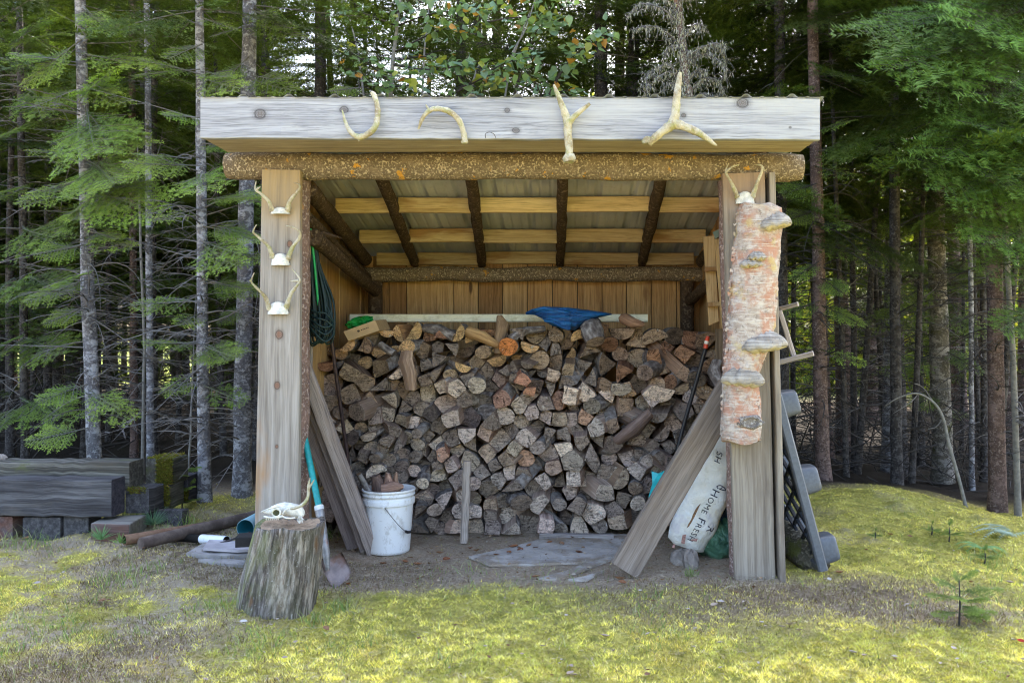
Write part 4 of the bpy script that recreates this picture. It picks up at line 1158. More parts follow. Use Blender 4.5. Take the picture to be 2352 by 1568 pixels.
mb = MB()
for k in range(12):
    t = k / 11; a = P(722, 538, 4.76).lerp(P(758, 548, 5.2), t); mb.tube([a, a + Vector((.055, .0, .012)), a + Vector((.075, 0, .0))], [.004, .0035, .002], n=6)
mb.build('teeth', bpy.data.materials['rusty_rake'], rk)
mb = MB(); mb.tube([P(728, 541, 4.95), P(716, 760, 5.0), P(706, 1000, 5.05), P(712, 1226, 5.1)], .013, n=10); mb.build('handle', M['plank_grey'], rk)

# ------------------------------------------------------------------ things on top of the pile
def gutter_mat():
    n = NT('cream_downspout'); v = n.obj(); f = n.noise(v, 14, 5, .65)
    return n.done(n.mix(n.rng(f, .45, .72), (.78, .76, .60), (.55, .52, .36)), .45, spec=.35)
def gutter(name, label, x0_, x1_, d):
    mb = MB(); pr = []
    hh, dd = .0265, .036
    for k in range(7): pr.append((-dd, -hh + .006 + (2 * hh - .012) * k / 6 ))
    pr2 = []
    for k, (yy, zz) in enumerate(pr): pr2.append((yy + (.0035 if k % 2 else 0), zz))
    pr2 += [(-dd + .008, hh), (0, hh - .003), (dd - .008, hh)] + [(dd - (.0035 if k % 2 else 0), hh - .006 - (2 * hh - .012) * k / 6) for k in range(7)] + [(dd - .008, -hh), (0, -hh + .003), (-dd + .008, -hh)]
    a, b = P(x0_, 730.5, d), P(x1_, 730.5, d)
    rings = []
    for i in range(9):
        c = a.lerp(b, i / 8); rings.append([c + Vector((0, y, z)) for y, z in pr2])
    inn = lambda c: [c + Vector((0, y * .93, z * .92)) for y, z in pr2]
    mb.loft([inn(a + Vector((.1, 0, 0)))] + [inn(a)] + rings + [inn(b), inn(b + Vector((-.1, 0, 0)))], smooth=False)
    return tag(mb.build(name, gutter_mat()), label, 'downspout')
gutter('downspout', 'long cream ridged downspout lying along the top of the woodpile', 806, 1487, 5.86)
tarp = MB(); rings = []; nT = 40
for i in range(nT + 1):
    t = i / nT
    x = 1211 + (1408 - 1211) * t
    top = np.interp(t, [0, .08, .22, .45, .55, .75, .92, 1], [716, 707, 703, 703.5, 706, 711, 716, 719])
    bot = np.interp(t, [0, .10, .2, .28, .45, .56, .68, .85, 1], [721, 722, 732, 745, 757, 758, 742, 728, 721])
    c, h = (top + bot) / 2, (bot - top) / 2
    dep = np.interp(t, [0, .2, .5, .8, 1], [.03, .12, .17, .1, .02])
    row = []
    for j in range(36):
        a = 2 * math.pi * j / 36
        fold = .07 * math.sin(11 * a + 5 * t) + .05 * math.sin(17 * a - 9 * t) if t < .56 else .02 * math.sin(9 * a)
        p = P(x + (0 if t > .56 else 6 * math.sin(7 * a)), c - math.sin(a) * h * (1 + fold * .5), 5.48)
        p.y = 5.62 - math.cos(a) * dep * (1 + fold)
        row.append(p)
    rings.append(row)
tarp.loft(rings)
def tarp_mat():
    n = NT('blue_tarpaulin'); v = n.obj()
    w = n.noise(n.map(v, (3, 3, 22), (0, 0, 0), (0, R(-14), 0)), 2.2, 5, .6, .6); f = n.noise(v, 55, 4, .6)
    col = n.mix(n.rng(w, .4, .6), (.004, .045, .17), (.012, .125, .36))
    n.bump(n.math('ADD', w, n.math('MULTIPLY', f, .3)), 1.0, .03); return n.done(col, .38, spec=.45)
tb = tarp
folds = MB()
for k in range(13):
    t = k / 12
    y0_ = 709 + 32 * t; xs0 = 1224 + 32 * t + random.uniform(-6, 6); x1e = 1312 - 6 * abs(t - .5)
    pts = [P(xs0, y0_ + 4 - 6 * t, 5.495), P(xs0 + (x1e - xs0) * .35, y0_ - 3 + 4 * t, 5.455), P(xs0 + (x1e - xs0) * .7, y0_ + 3 + 8 * t, 5.44), P(x1e, min(756, y0_ + 12 + 8 * t), 5.455)]
    folds.tube(smooth_path(pts, 5), [.003] + [.0075] * 14 + [.003], n=8, noise=.12)
tp = tb.build('tarp', tarp_mat()); tag(tp, 'crumpled blue tarp rolled up on top of the downspout', 'tarp')
folds.build('fold', bpy.data.materials['blue_tarpaulin'], tp)
# cardboard box
bxo = thing('cardboard_box', tuple(P(830, 778, 5.42)), 'small brown cardboard box tilted on the top left of the woodpile', 'box')
card = plain('cardboard', (.46, .32, .18), .85, var=.12, scale=12)
mb = MB(); a = P(788.5, 761, 5.40); b = P(861, 735, 5.40); c = P(872, 759, 5.41); d_ = P(800, 783, 5.41)
bk = Vector((.03, .20, .008)); f4 = [d_, c, b, a]
mb.add(f4 + [p + bk for p in f4], [(0, 1, 2, 3), (7, 6, 5, 4), (0, 4, 5, 1), (1, 5, 6, 2), (2, 6, 7, 3), (3, 7, 4, 0)]); mb.build('carton', card, bxo, bev=.002)
mk = plain('print_ink', (.05, .035, .03), .8)
mb = MB(); o = Vector((0, -.0015, 0)); ux = (b - a).normalized(); uz = (a - d_).normalized()
ct = a.lerp(c, .42) + o
mb.add([ct + ux * (.009 * math.cos(k)) + uz * (.007 * math.sin(k)) for k in np.linspace(0, 5.8, 10)], [tuple(range(10))])
for k in range(5):
    s0 = ct + ux * (.016 + k * .011); mb.add([s0 - uz * .003, s0 + ux * .008 - uz * .003, s0 + ux * .008 + uz * .003, s0 + uz * .003], [(0, 1, 2, 3)])
mb.build('printed_mark', mk, bxo)
mb = MB(); mb.add([c + o * .3 + uz * .002 * 0 + Vector((.002, .003, 0)), c + bk, b + bk, b + Vector((.002, .003, 0))], [(0, 1, 2, 3)]); mb.build('side_flap', plain('cardboard_edge', (.35, .24, .13), .85), bxo)
def crumple(name, label, cat, cx, cy, rx, ry, d, dy, mat, seed=1, n1=14, n2=26, amp=.28, shape=None, mats=None):
    rr = random.Random(seed); mb = MB(); rings = []
    ph = [rr.random() * 6.28 for _ in range(8)]
    for i in range(n1 + 1):
        th = math.pi * (i + .02) / (n1 + .04); row = []
        for j in range(n2):
            a = 2 * math.pi * j / n2
            k = 1 + amp * (.5 * math.sin(3 * a + 4 * th + ph[0]) * math.sin(3 * th + ph[1]) + .35 * math.sin(7 * a - 3 * th + ph[2]) + rr.uniform(-.25, .25))
            sx_ = math.sin(th) ** .8
            x = cx + math.cos(a) * sx_ * rx * k; y = cy - math.cos(th) * ry * (1 + .15 * math.sin(5 * a + ph[3]))
            if shape: x, y = shape(x, y)
            p = P(x, y, d); p.y = d + math.sin(a) * sx_ * dy * k
            row.append(p)
        rings.append(row)
    mb.loft(rings, smooth=False); o = mb.build(name, mats or mat); tag(o, label, cat); return o
crumple('plastic_bag', 'crumpled bright green plastic bag behind the cardboard box', 'plastic bag', 828, 741, 30, 13, 5.60, .07, plain('green_bag', (.01, .30, .05), .3, var=.3, spec=.5), 4, shape=lambda x, y: (x, y + (x - 828) * -.18))

# ------------------------------------------------------------------ bags on the right
def bag_mat(name, a, b, c, dark):
    n = NT(name); v = n.rnd(n.obj()); w = n.noise(v, 9, 4, .6, .5); f = n.noise(v, 26, 5, .65)
    col = n.mix(n.rng(w, .4, .62), a, b); col = n.mix(n.rng(n.noise(n.map(v, (1, 1, 1), (2, 5, 1)), 8, 3, .5), .6, .66, 0, .6), col, c)
    col = n.mix(n.rng(f, .68, .74, 0, .8), col, dark)
    n.bump(n.math('ADD', w, n.math('MULTIPLY', f, .4)), .8, .03); return n.done(col, .38, spec=.45)
from mathutils.bvhtree import BVHTree
white_bag = thing('pet_litter_bag', tuple(P(1572, 1255, 4.86)), 'white printed plastic bag leaning between the wide plank and right post', 'bag')
ax0, ax1 = (1571, 1252), (1672, 1010)
mb = MB(); rings = []; nB = 30
ux_, uy_ = (ax1[0] - ax0[0]) / 262, (ax1[1] - ax0[1]) / 262
for i in range(nB + 1):
    t = i / nB
    w = np.interp(t, [0, .02, .06, .15, .35, .6, .9, 1], [26, 42, 46, 49, 51, 53, 50, 40]); dep = np.interp(t, [0, .03, .1, .4, .8, 1], [.025, .06, .085, .10, .09, .05])
    cx_, cy_ = ax0[0] + (ax1[0] - ax0[0]) * t, ax0[1] + (ax1[1] - ax0[1]) * t
    row = []
    for j in range(32):
        a = 2 * math.pi * j / 32
        sc_ = 1 + .024 * math.sin(5 * a + t * 14) + .016 * math.sin(11 * a - t * 25) + .008 * math.sin(17 * a + t * 47) + random.uniform(-.006, .006)
        u = math.copysign(abs(math.cos(a)) ** .72, math.cos(a)) * w * sc_
        p = P(cx_ - uy_ * u, cy_ + ux_ * u + (5 * math.cos(a) ** 2 if i < 2 else 0), 4.86)
        p.y = 4.86 - .02 + math.sin(a) * dep * sc_ + .012 * math.sin(t * 22) * (math.sin(a) < 0)
        row.append(p)
    rings.append(row)
mb.loft(rings); BAGT = BVHTree.FromPolygons([Vector(p) for p in mb.v], mb.f); mb.build('bag_body', bag_mat('white_printed_plastic', (.88, .87, .83), (.84, .81, .73), (.70, .66, .68), (.4, .37, .33)), white_bag)
ink = plain('lettering_ink', (.03, .028, .045), .6)
def bagfront(x, y):
    return P(x, y, 4.742)
def text(body, x, y, dirpx, size, par, mat, small=()):
    cu = bpy.data.curves.new('lettering', 'FONT'); cu.body = body; cu.size = size; cu.extrude = .0006; cu.space_character = 1.12
    cu.small_caps_scale = .74
    cu.resolution_u = 4
    for k in small: cu.body_format[k].use_small_caps = True
    o = bpy.data.objects.new('lettering', cu); cu.materials.append(mat); link(o, par)
    dx, dy = dirpx; L = math.hypot(dx, dy); X_ = Vector((dx / L, 0, -dy / L)); N_ = Vector((0, -1, 0)); Y_ = N_.cross(X_)
    mw = Matrix((X_, Y_, N_)).transposed().to_4x4(); pos = bagfront(x, y); mw.translation = pos
    bpy.context.view_layer.update()
    me = bpy.data.meshes.new_from_object(o.evaluated_get(bpy.context.evaluated_depsgraph_get()))
    COL.objects.unlink(o); bpy.data.objects.remove(o)
    me.transform(mw); org = mw.translation
    drape(me, org)
    o = bpy.data.objects.new('lettering', me); me.materials.clear(); me.materials.append(mat); link(o, par); o.location = org - worldloc(par); return o
from mathutils.bvhtree import BVHTree
def drape(me, org):
    """lay a printed mark on the bulging front of the bag"""
    for v in me.vertices:
        hit = BAGT.ray_cast(Vector((v.co.x, 4.0, v.co.z)), Vector((0, 1, 0)))[0]
        if hit is not None: v.co.y = hit.y - .0012 + (v.co.y - org.y) * .5
        v.co -= org
    me.update()
def drape_obj(o):
    off = worldloc(o)
    for v in o.data.vertices: v.co += off
    org = off.copy(); org.y = sum(v.co.y for v in o.data.vertices) / len(o.data.vertices); drape(o.data, off)
text("Home Fresh", 1638, 1120, (-48, 101), .062, white_bag, ink, small=(1, 2, 3, 6, 7, 8, 9))
text("SH", 1650, 1036, (-48, 101), .05, white_bag, ink)
text("R", 1628, 1206, (-48, 101), .06, white_bag, ink)
mb = MB()
mb.tube(smooth_path([bagfront(1646, 1118), bagfront(1643, 1113), bagfront(1651, 1111), bagfront(1660, 1116), bagfront(1663, 1122), bagfront(1656, 1121), bagfront(1648, 1118)]), .0028, n=6)
mb.tube([bagfront(1650, 1119), bagfront(1657, 1114)], .002, n=6); drape_obj(mb.build('emblem', ink, white_bag))
mb = MB(); pl = [(1606, 1150), (1602, 1160), (1598, 1170), (1592, 1182), (1586, 1192), (1579, 1203), (1574, 1208), (1577, 1199), (1584, 1188), (1588, 1178), (1594, 1166), (1599, 1158)]
mb.slab([bagfront(x, y) for x, y in pl], (0, .001, 0)); drape_obj(mb.build('printed_animal', plain('brown_print', (.20, .10, .04), .6, var=.6, scale=120), white_bag))
mb = MB()
for (x, y, w_, h_) in ((1566, 1226, 8, 22), (1546, 1252, 6, 8), (1586, 1235, 14, 5)): mb.slab([bagfront(x, y) + Vector((0, .012, 0)), bagfront(x + w_, y - 3) + Vector((0, .012, 0)), bagfront(x + w_ - 2, y + h_) + Vector((0, .016, 0)), bagfront(x - 2, y + h_ - 2) + Vector((0, .016, 0))], (0, .001, 0))
drape_obj(mb.build('red_print', plain('red_print', (.45, .25, .22), .6, var=.5, scale=90), white_bag))
crumple('plastic_bag', 'dark green plastic sack slumped behind the right post', 'plastic bag', 1655, 1238, 58, 46, 4.92, .14, bag_mat('green_sack', (.03, .09, .06), (.07, .17, .10), (.03, .07, .06), (.2, .25, .2)), 9, 16, 34, .14)
crumple('plastic_bag', 'navy blue plastic bag wedged above the dark green sack', 'plastic bag', 1668, 1150, 46, 56, 5.0, .12, bag_mat('navy_bag', (.008, .02, .045), (.02, .09, .17), (.01, .012, .02), (.3, .35, .4)), 12, 14, 30, .18)
tag(MB().slab([P(1497, 1082, 5.02), P(1513, 1087, 5.0), P(1550, 1072, 5.0), P(1560, 1100, 5.0), P(1500, 1165, 4.98), P(1490, 1142, 5.0), P(1499, 1110, 5.0)], (0, .02, .0)).build('plastic_sheet', plain('turquoise_plastic', (.01, .38, .42), .4, var=.2)), 'turquoise plastic sheet poking out behind the wide brown plank', 'plastic sheet')
def rock(name, label, cx, cy, rx, ry, d, dy, mat, seed):
    return crumple(name, label, 'stone', cx, cy, rx, ry, d, dy, mat, seed, 9, 14, .22)
stone_m = plain('grey_pink_stone', (.27, .23, .20), .95, var=.35, scale=18, bump=.8)
rock('stone', 'squat grey stone under the white bag', 1568, 1286, 30, 24, 4.80, .10, stone_m, 5)
rock('stone', 'pale pinkish stone standing right of the squat grey stone', 1588, 1290, 18, 27, 4.66, .05, plain('pale_stone', (.25, .21, .185), .95, var=.2, scale=22, bump=.7), 8)

# ------------------------------------------------------------------ folded step stool hanging inside the right wall
lad = thing('step_ladder', tuple(P(1645, 750, 4.85)), 'small folded wooden step ladder hanging inside the right post', 'ladder')
def hex_board(pts, d, th, name, mat, par, dd=0):
    mb = MB(); top = [P(x, y, d + (dd if i in (1, 2) else 0)) for i, (x, y) in enumerate(pts)]
    vs = top + [p + Vector((0, th, 0)) for p in top]
    g0 = random.random() * 9; gs = []
    for p in vs: gs.append((g0 + p.z, p.x, p.y))
    mb.add(vs, [(0, 3, 2, 1), (4, 5, 6, 7), (0, 1, 5, 4), (1, 2, 6, 5), (2, 3, 7, 6), (3, 0, 4, 7)], gs)
    o = mb.build(name, mat, par, bev=.002); return o
hex_board([(1616, 543), (1641, 541), (1651, 738), (1629, 747)], 4.95, .03, 'rail', M['pine'], lad).color = (.68, .58, .45, 1)
hex_board([(1642, 549), (1663, 545), (1670, 754), (1660, 755)], 4.80, .03, 'rail', M['pine'], lad).color = (.72, .62, .46, 1)
hex_board([(1619, 613), (1652, 612), (1652, 621), (1620, 623)], 4.90, .05, 'rung', M['pine'], lad, -.03).color = (.5, .42, .32, 1)
hex_board([(1626, 694), (1656, 693), (1657, 702), (1627, 704)], 4.90, .05, 'rung', M['pine'], lad, -.03).color = (.5, .42, .32, 1)
hex_board([(1637, 533), (1656, 524), (1661, 537), (1643, 549)], 4.775, .004, 'hinge', plain('green_hinge', (.16, .20, .15), .5, .4), lad)
# wood scraps on the right wall behind
for (x0_, y0_, x1_, y1_, lab) in ((1652, 755, 1656, 870, 'upright dark batten below the step ladder'), (1668, 752, 1668, 900, 'rough slab upright behind the birch trunk')):
    o = MB().beam(P(x0_, y0_, 5.1), P(x1_, y1_, 5.1), .05, .03, up=(0, -1, 0), n=6, wob=.004).build('batten', M['plank_brown']); o.color = (.8, .7, .55, 1); tag(o, lab, 'batten')

# ------------------------------------------------------------------ peg frame on the outer right wall
fr = thing('peg_frame', tuple(P(1820, 830, 5.0)), 'small grey stick frame projecting from the right wall of the shed', 'wooden frame')
for nm, a, b, w_ in (('rail', (1778, 713, 5.0), (1833, 698, 4.9), .026), ('spindle', (1790, 714, 4.95), (1823, 819, 4.95), .03), ('rail', (1774, 836, 5.0), (1868, 811, 4.88), .03)):
    o = MB().beam(P(*a), P(*b), w_, .022, up=(0, -1, 0), n=6, wob=.002, bev=.004).build(nm, M['plank_grey'], fr); o.color = (1.6, 1.5, 1.4, 1)

# ------------------------------------------------------------------ plastic pallet leaning outside
pal = thing('plastic_pallet', tuple(P(1893, 1312, 4.5)), 'dark grey plastic pallet with block feet leaning on the right wall', 'pallet')
pm = plain('grey_pallet_plastic', (.085, .09, .10), .42, var=.15, scale=60, spec=.45, dirt=(.22, .21, .19), dirt_at=(.64, .74))
pk = plain('black_pallet_deck', (.02, .024, .03), .5, var=.2, scale=40)
B0 = P(1890, 1310, 4.44); T0 = P(1784, 908, 4.56)
up_ = (T0 - B0); LEN = up_.length; up_.normalize(); dp = Vector((-.04, 1, 0)).normalized(); nrm = dp.cross(up_).normalized()
if nrm.x < 0: nrm = -nrm
DEP = 1.0
fm = MB()
fm.beam(B0, T0, .05, .045, up=dp, n=8, bev=.008)
fm.beam(B0 + dp * DEP, T0 + dp * DEP, .05, .045, up=dp, n=4, bev=.008)
fm.beam(B0 + up_ * .02, B0 + up_ * .02 + dp * DEP, .045, .05, up=nrm, n=4, bev=.008)
fm.beam(T0 - up_ * .02, T0 - up_ * .02 + dp * DEP, .045, .05, up=nrm, n=4, bev=.008)
fm.build('frame', pm, pal)
dk = MB()
for k in range(-9, 12):      # lattice deck, two families of slanted bars
    for sgn in (1, -1):
        s0 = k * .115; a = (s0, 0.03); b = (s0 + sgn * .55, .97)
        pts = []
        for t in np.linspace(0, 1, 21):
            u, v = a[0] + (b[0] - a[0]) * t, a[1] + (b[1] - a[1]) * t
            if .03 <= u <= LEN - .03: pts.append((u, v))
        if len(pts) > 2:
            p0 = B0 + up_ * pts[0][0] + dp * pts[0][1] * DEP; p1 = B0 + up_ * pts[-1][0] + dp * pts[-1][1] * DEP
            dk.beam(p0 - nrm * (.006 + .002 * sgn), p1 - nrm * (.006 + .002 * sgn), .016, .02, up=nrm, n=1, bev=.002)
dk.build('lattice_deck', pk, pal)
def foot(u, v, su, sv, h):
    mb = MB(); rings = []
    for (k, hh) in ((1.0, 0), (.98, .02), (.93, h * .6), (.90, h - .02), (.85, h - .006), (.74, h)):
        row = []
        for j in range(28):
            a = 2 * math.pi * j / 28
            cu_, cv_ = math.copysign(abs(math.cos(a)) ** .38, math.cos(a)), math.copysign(abs(math.sin(a)) ** .38, math.sin(a))
            row.append(B0 + up_ * (u + cu_ * su / 2 * k) + dp * (v + cv_ * sv / 2 * k) + nrm * hh)
        rings.append(row)
    mb.loft(rings); mb.build('foot', pm, pal)
for v in (.075, .5, .925):
    for u, s_ in ((.09, .155), (LEN * .49, .155), (LEN - .06, .15)): foot(u, v, s_, .15, .115)
# mossy log lying beside the pallet
mb = MB(); mb.tube([P(1790, 1215, 4.9), P(1830, 1250, 4.75), P(1865, 1285, 4.6), P(1890, 1312, 4.55)], [.07, .085, .08, .05], n=14, noise=.15)
tag(mb.build('rotten_log', bark('rotten_bark', (.085, .075, .055), (.21, .19, .14), scale=1.4, moss=(.09, .10, .02))), 'dark rotten mossy log lying under the leaning pallet', 'log')

# ------------------------------------------------------------------ plywood sheets on the dirt
ply = plain('weathered_plywood', (.44, .40, .37), .9, var=.22, scale=9, bump=.3, dirt=(.27, .21, .155), dirt_at=(.44, .58))
def gp(x, y, up=.012):
    d = ground_at(x, y); p = P(x, y, d); p.z = gz(p.x, p.y) + up; return p
def sheet(label, pts, up=.015, mat=None, name='plywood_sheet', cat='plywood', th=.012):
    o = MB().slab([gp(x, y, up) for x, y in pts], (0, 0, -th)).build(name, mat or ply); tag(o, label, cat); return o
sheet('large grey plywood sheet half buried in needles at the shed front', [(1077, 1283), (1123, 1302), (1229, 1301), (1330, 1297), (1412, 1281), (1440, 1252), (1442, 1231), (1330, 1236), (1237, 1244), (1170, 1262)], .016)
sheet('narrow curled plywood strip in front of the large sheet', [(1237, 1331), (1274, 1334), (1323, 1319), (1380, 1297), (1414, 1284), (1408, 1281), (1350, 1295), (1290, 1318)], .012)
sheet('small plywood offcut nearest to the wide plank', [(1305, 1335), (1347, 1337), (1372, 1322), (1388, 1314), (1340, 1329)], .014)
sl = plain('grey_slate_board', (.31, .285, .27), .85, var=.25, scale=10, bump=.3, dirt=(.22, .19, .15), dirt_at=(.54, .66))
sheet('wide grey board lying left of the stump', [(427, 1280), (500, 1286), (568, 1284), (573, 1254), (469, 1255)], .026, sl, 'flat_board', 'board', .03)
sheet('thin grey board lying in front of the wide board', [(455, 1290), (520, 1300), (568, 1303), (568, 1291), (500, 1287)], .015, sl, 'flat_board', 'board', .02)
sheet('upper thin grey board leaning on the wide board by the stump', [(466, 1278), (545, 1283), (575, 1281), (575, 1262), (480, 1258)], .05, plain('lilac_board', (.42, .38, .39), .85, var=.15, scale=12, bump=.3), 'flat_board', 'board', .014)
mb = MB(); a = P(545, 1240, 4.72); mb.beam(a, a + Vector((.16, .03, 0)), .12, .055, up=(0, 0, 1), n=3, bev=.004); tag(mb.build('timber_block', plain('black_timber', (.03, .027, .025), .9, var=.4, scale=30, bump=.5)), 'black square block on the boards left of the stump', 'block')

# ------------------------------------------------------------------ pipes on the left
def rust_mat(name, a, b, c):
    n = NT(name); v = n.rnd(n.obj()); f = n.noise(v, 20, 6, .7); e = n.noise(v, 6, 4, .6)
    col = n.mix(n.rng(f, .35, .65), a, b); col = n.mix(n.rng(e, .48, .62, 0, .9), col, c); n.bump(f, .5, .004)
    return n.done(col, .85, .15, .25)
def pipe(name, label, s, e, r, mat, hollow=True, cat='pipe', wall=.12, inner=None):
    A, B = Vector(s), Vector(e); mb = MB(); d = (B - A).normalized(); u = d.orthogonal().normalized(); v = d.cross(u)
    def ring(c, rr): return [c + u * (math.cos(2 * math.pi * j / 24) * rr) + v * (math.sin(2 * math.pi * j / 24) * rr) for j in range(24)]
    if hollow: rings = [ring(B - d * .02, r * (1 - wall)), ring(A + d * .5, r * (1 - wall)), ring(A + d * .004, r * (1 - wall)), ring(A, r * .97), ring(A + d * .004, r)] + [ring(A.lerp(B, k / 8), r) for k in range(1, 9)]
    else: rings = [ring(A, r * .9), ring(A + d * .004, r)] + [ring(A.lerp(B, k / 8), r) for k in range(1, 9)]
    mb.loft(rings, caps=(not hollow, True)); 
    if hollow: mb.m = [1 if i < 48 else 0 for i in range(len(mb.f))]
    o = mb.build(name, [mat, inner or M['hole']]); tag(o, label, cat); return o
pipe('rusty_pipe', 'open ended orange rusty pipe behind the other rusty pipe', P(285, 1240, 5.12), P(585, 1190, 5.75), .031, rust_mat('orange_rust', (.17, .09, .055), (.27, .165, .105), (.11, .07, .055)), wall=.2)
pipe('rusty_pipe', 'brown rusty pipe with a closed end lying nearest the grass', P(323, 1248, 4.98), P(600, 1180, 5.72), .035, rust_mat('brown_rust', (.115, .085, .072), (.18, .135, .11), (.085, .058, .048)), False)
white_pvc = plain('white_pvc', (.70, .71, .74), .4, var=.05, dirt=(.3, .26, .22), dirt_at=(.6, .7))
pipe('plastic_pipe', 'short white plastic pipe lying beside the boards', P(521, 1241, 5.05), P(464, 1237, 5.16), .028, white_pvc, wall=.1)
pipe('plastic_pipe', 'wide teal plastic pipe partly behind the left post', P(563, 1213, 5.2), P(660, 1160, 5.9), .055, plain('pale_teal_plastic', (.30, .50, .55), .4, var=.08), wall=.06, inner=plain('teal_inside', (.03, .22, .27), .5))
tag(MB().tube(smooth_path([P(505, 1247, 4.98), P(540, 1236, 5.0), P(575, 1222, 5.05)]), .006, n=8).build('iron_bar', plain('dark_iron', (.05, .04, .04), .6, .4)), 'thin dark iron bar running past the teal pipe', 'bar')
tag(MB().tube([P(327, 1262, 5.0), P(326, 1290, 5.0)], .014, n=8, noise=.1).build('rusty_peg', bpy.data.materials['brown_rust']), 'short rusty peg propping the brown pipe', 'peg')

# ------------------------------------------------------------------ railway sleepers planter
tim = wood('sleeper_wood', (.030, .027, .028), (.075, .070, .072), (.18, .17, .168), stain=(.12, .105, .09), stain_at=(.58, .74), rand_knots=.04, bump=.6, fine=.9)
timm = wood('mossy_sleeper_wood', (.035, .031, .027), (.095, .086, .07), (.26, .24, .20), stain=(.10, .085, .065), green=(.11, .12, .045), bump=.6)
red = wood('reddish_sleeper_wood', (.08, .035, .025), (.15, .075, .055), (.23, .14, .11), stain=(.14, .12, .12), bump=.5)
endm = wood('sleeper_end', (.03, .027, .035), (.07, .065, .08), (.13, .12, .13), bump=.6)
gy = wood('grey_sleeper_wood', (.11, .10, .09), (.23, .215, .19), (.36, .345, .31), green=(.20, .21, .13), bump=.5)
def sleeper(label, x0, x1, y0, y1, z0, z1, mat, along='x', name='railway_sleeper', endmat=None, wob=.011):
    mb = MB()
    c = ((x0 + x1) / 2, (y0 + y1) / 2, (z0 + z1) / 2)
    if along == 'x': mb.beam((x0, c[1], c[2]), (x1, c[1], c[2]), z1 - z0, y1 - y0, up=(0, -1, 0), n=max(3, int((x1 - x0) / .06)), wob=wob, bev=.007, cap=1)
    else: mb.beam((c[0], y0, c[2]), (c[0], y1, c[2]), x1 - x0, z1 - z0, up=(0, 0, 1), n=max(3, int((y1 - y0) / .06)), wob=wob, bev=.007, cap=1)
    o = mb.build(name, [mat, endmat or mat]); tag(o, label, 'sleeper', 'old timber sleepers of the planter'); return o
sleeper('long dark sleeper in front, resting across the short blocks', -4.6, -2.862, 5.40, 5.565, .131, .366, tim, endmat=endm)
sleeper('greenish upper sleeper with a split end behind the dark front one', -4.7, -2.854, 5.60, 5.79, .262, .448, timm)
sleeper('mossy topped sleeper end standing highest at the planter corner', -2.875, -2.69, 5.86, 6.12, .255, .43, timm, 'y')
sleeper('small square block end beside the dark front sleeper', -2.875, -2.72, 5.60, 5.80, .11, .275, tim, 'y')
sleeper('dark mossy block under the mossy topped corner sleeper', -2.83, -2.69, 5.81, 6.05, .09, .252, timm, 'y')
sleeper('dark back sleeper end partly behind the mossy corner', -2.80, -2.70, 6.12, 6.32, .08, .27, endm, 'y')
sleeper('low dark sleeper lying at the foot of the planter corner', -2.80, -2.55, 5.70, 5.80, -.02, .11, tim, 'y')
mb = MB(); q8 = [P(208, 1240, 5.30), P(294, 1240, 5.30), P(338, 1222, 5.62), P(250, 1222, 5.62), P(208, 1201, 5.30), P(298, 1203, 5.30), P(338, 1180, 5.62), P(243, 1184, 5.62)]
for p in q8[:4]: p.z = -.02
mb.add(q8, [(0, 1, 5, 4), (1, 2, 6, 5), (2, 3, 7, 6), (3, 0, 4, 7), (4, 5, 6, 7), (3, 2, 1, 0)], [(p.x, p.z, p.y) for p in q8]); mb.m = [0, 1, 1, 0, 1, 0]
tag(mb.build('railway_sleeper', [red, gy], bev=.008), 'red brown wedge block with a pale top in front of the planter', 'sleeper', 'old timber sleepers of the planter')
sleeper('red brown block under the far left of the front sleeper', P(-30, 0, 5.45).x, P(33, 0, 5.45).x, 5.43, 5.6, -.03, .125, red, 'y')
sleeper('wide grey block under the middle of the front sleeper', P(55, 0, 5.45).x, P(141, 0, 5.45).x, 5.43, 5.6, -.03, .125, tim, 'y')
sleeper('dark grey block under the front sleeper beside the wedge block', P(146, 0, 5.45).x, P(203, 0, 5.45).x, 5.45, 5.6, -.03, .125, tim, 'y')
rock('stone', 'rounded grey stone on the upper sleeper at the left edge', 2, 1052, 14, 9, 5.7, .03, stone_m, 15)
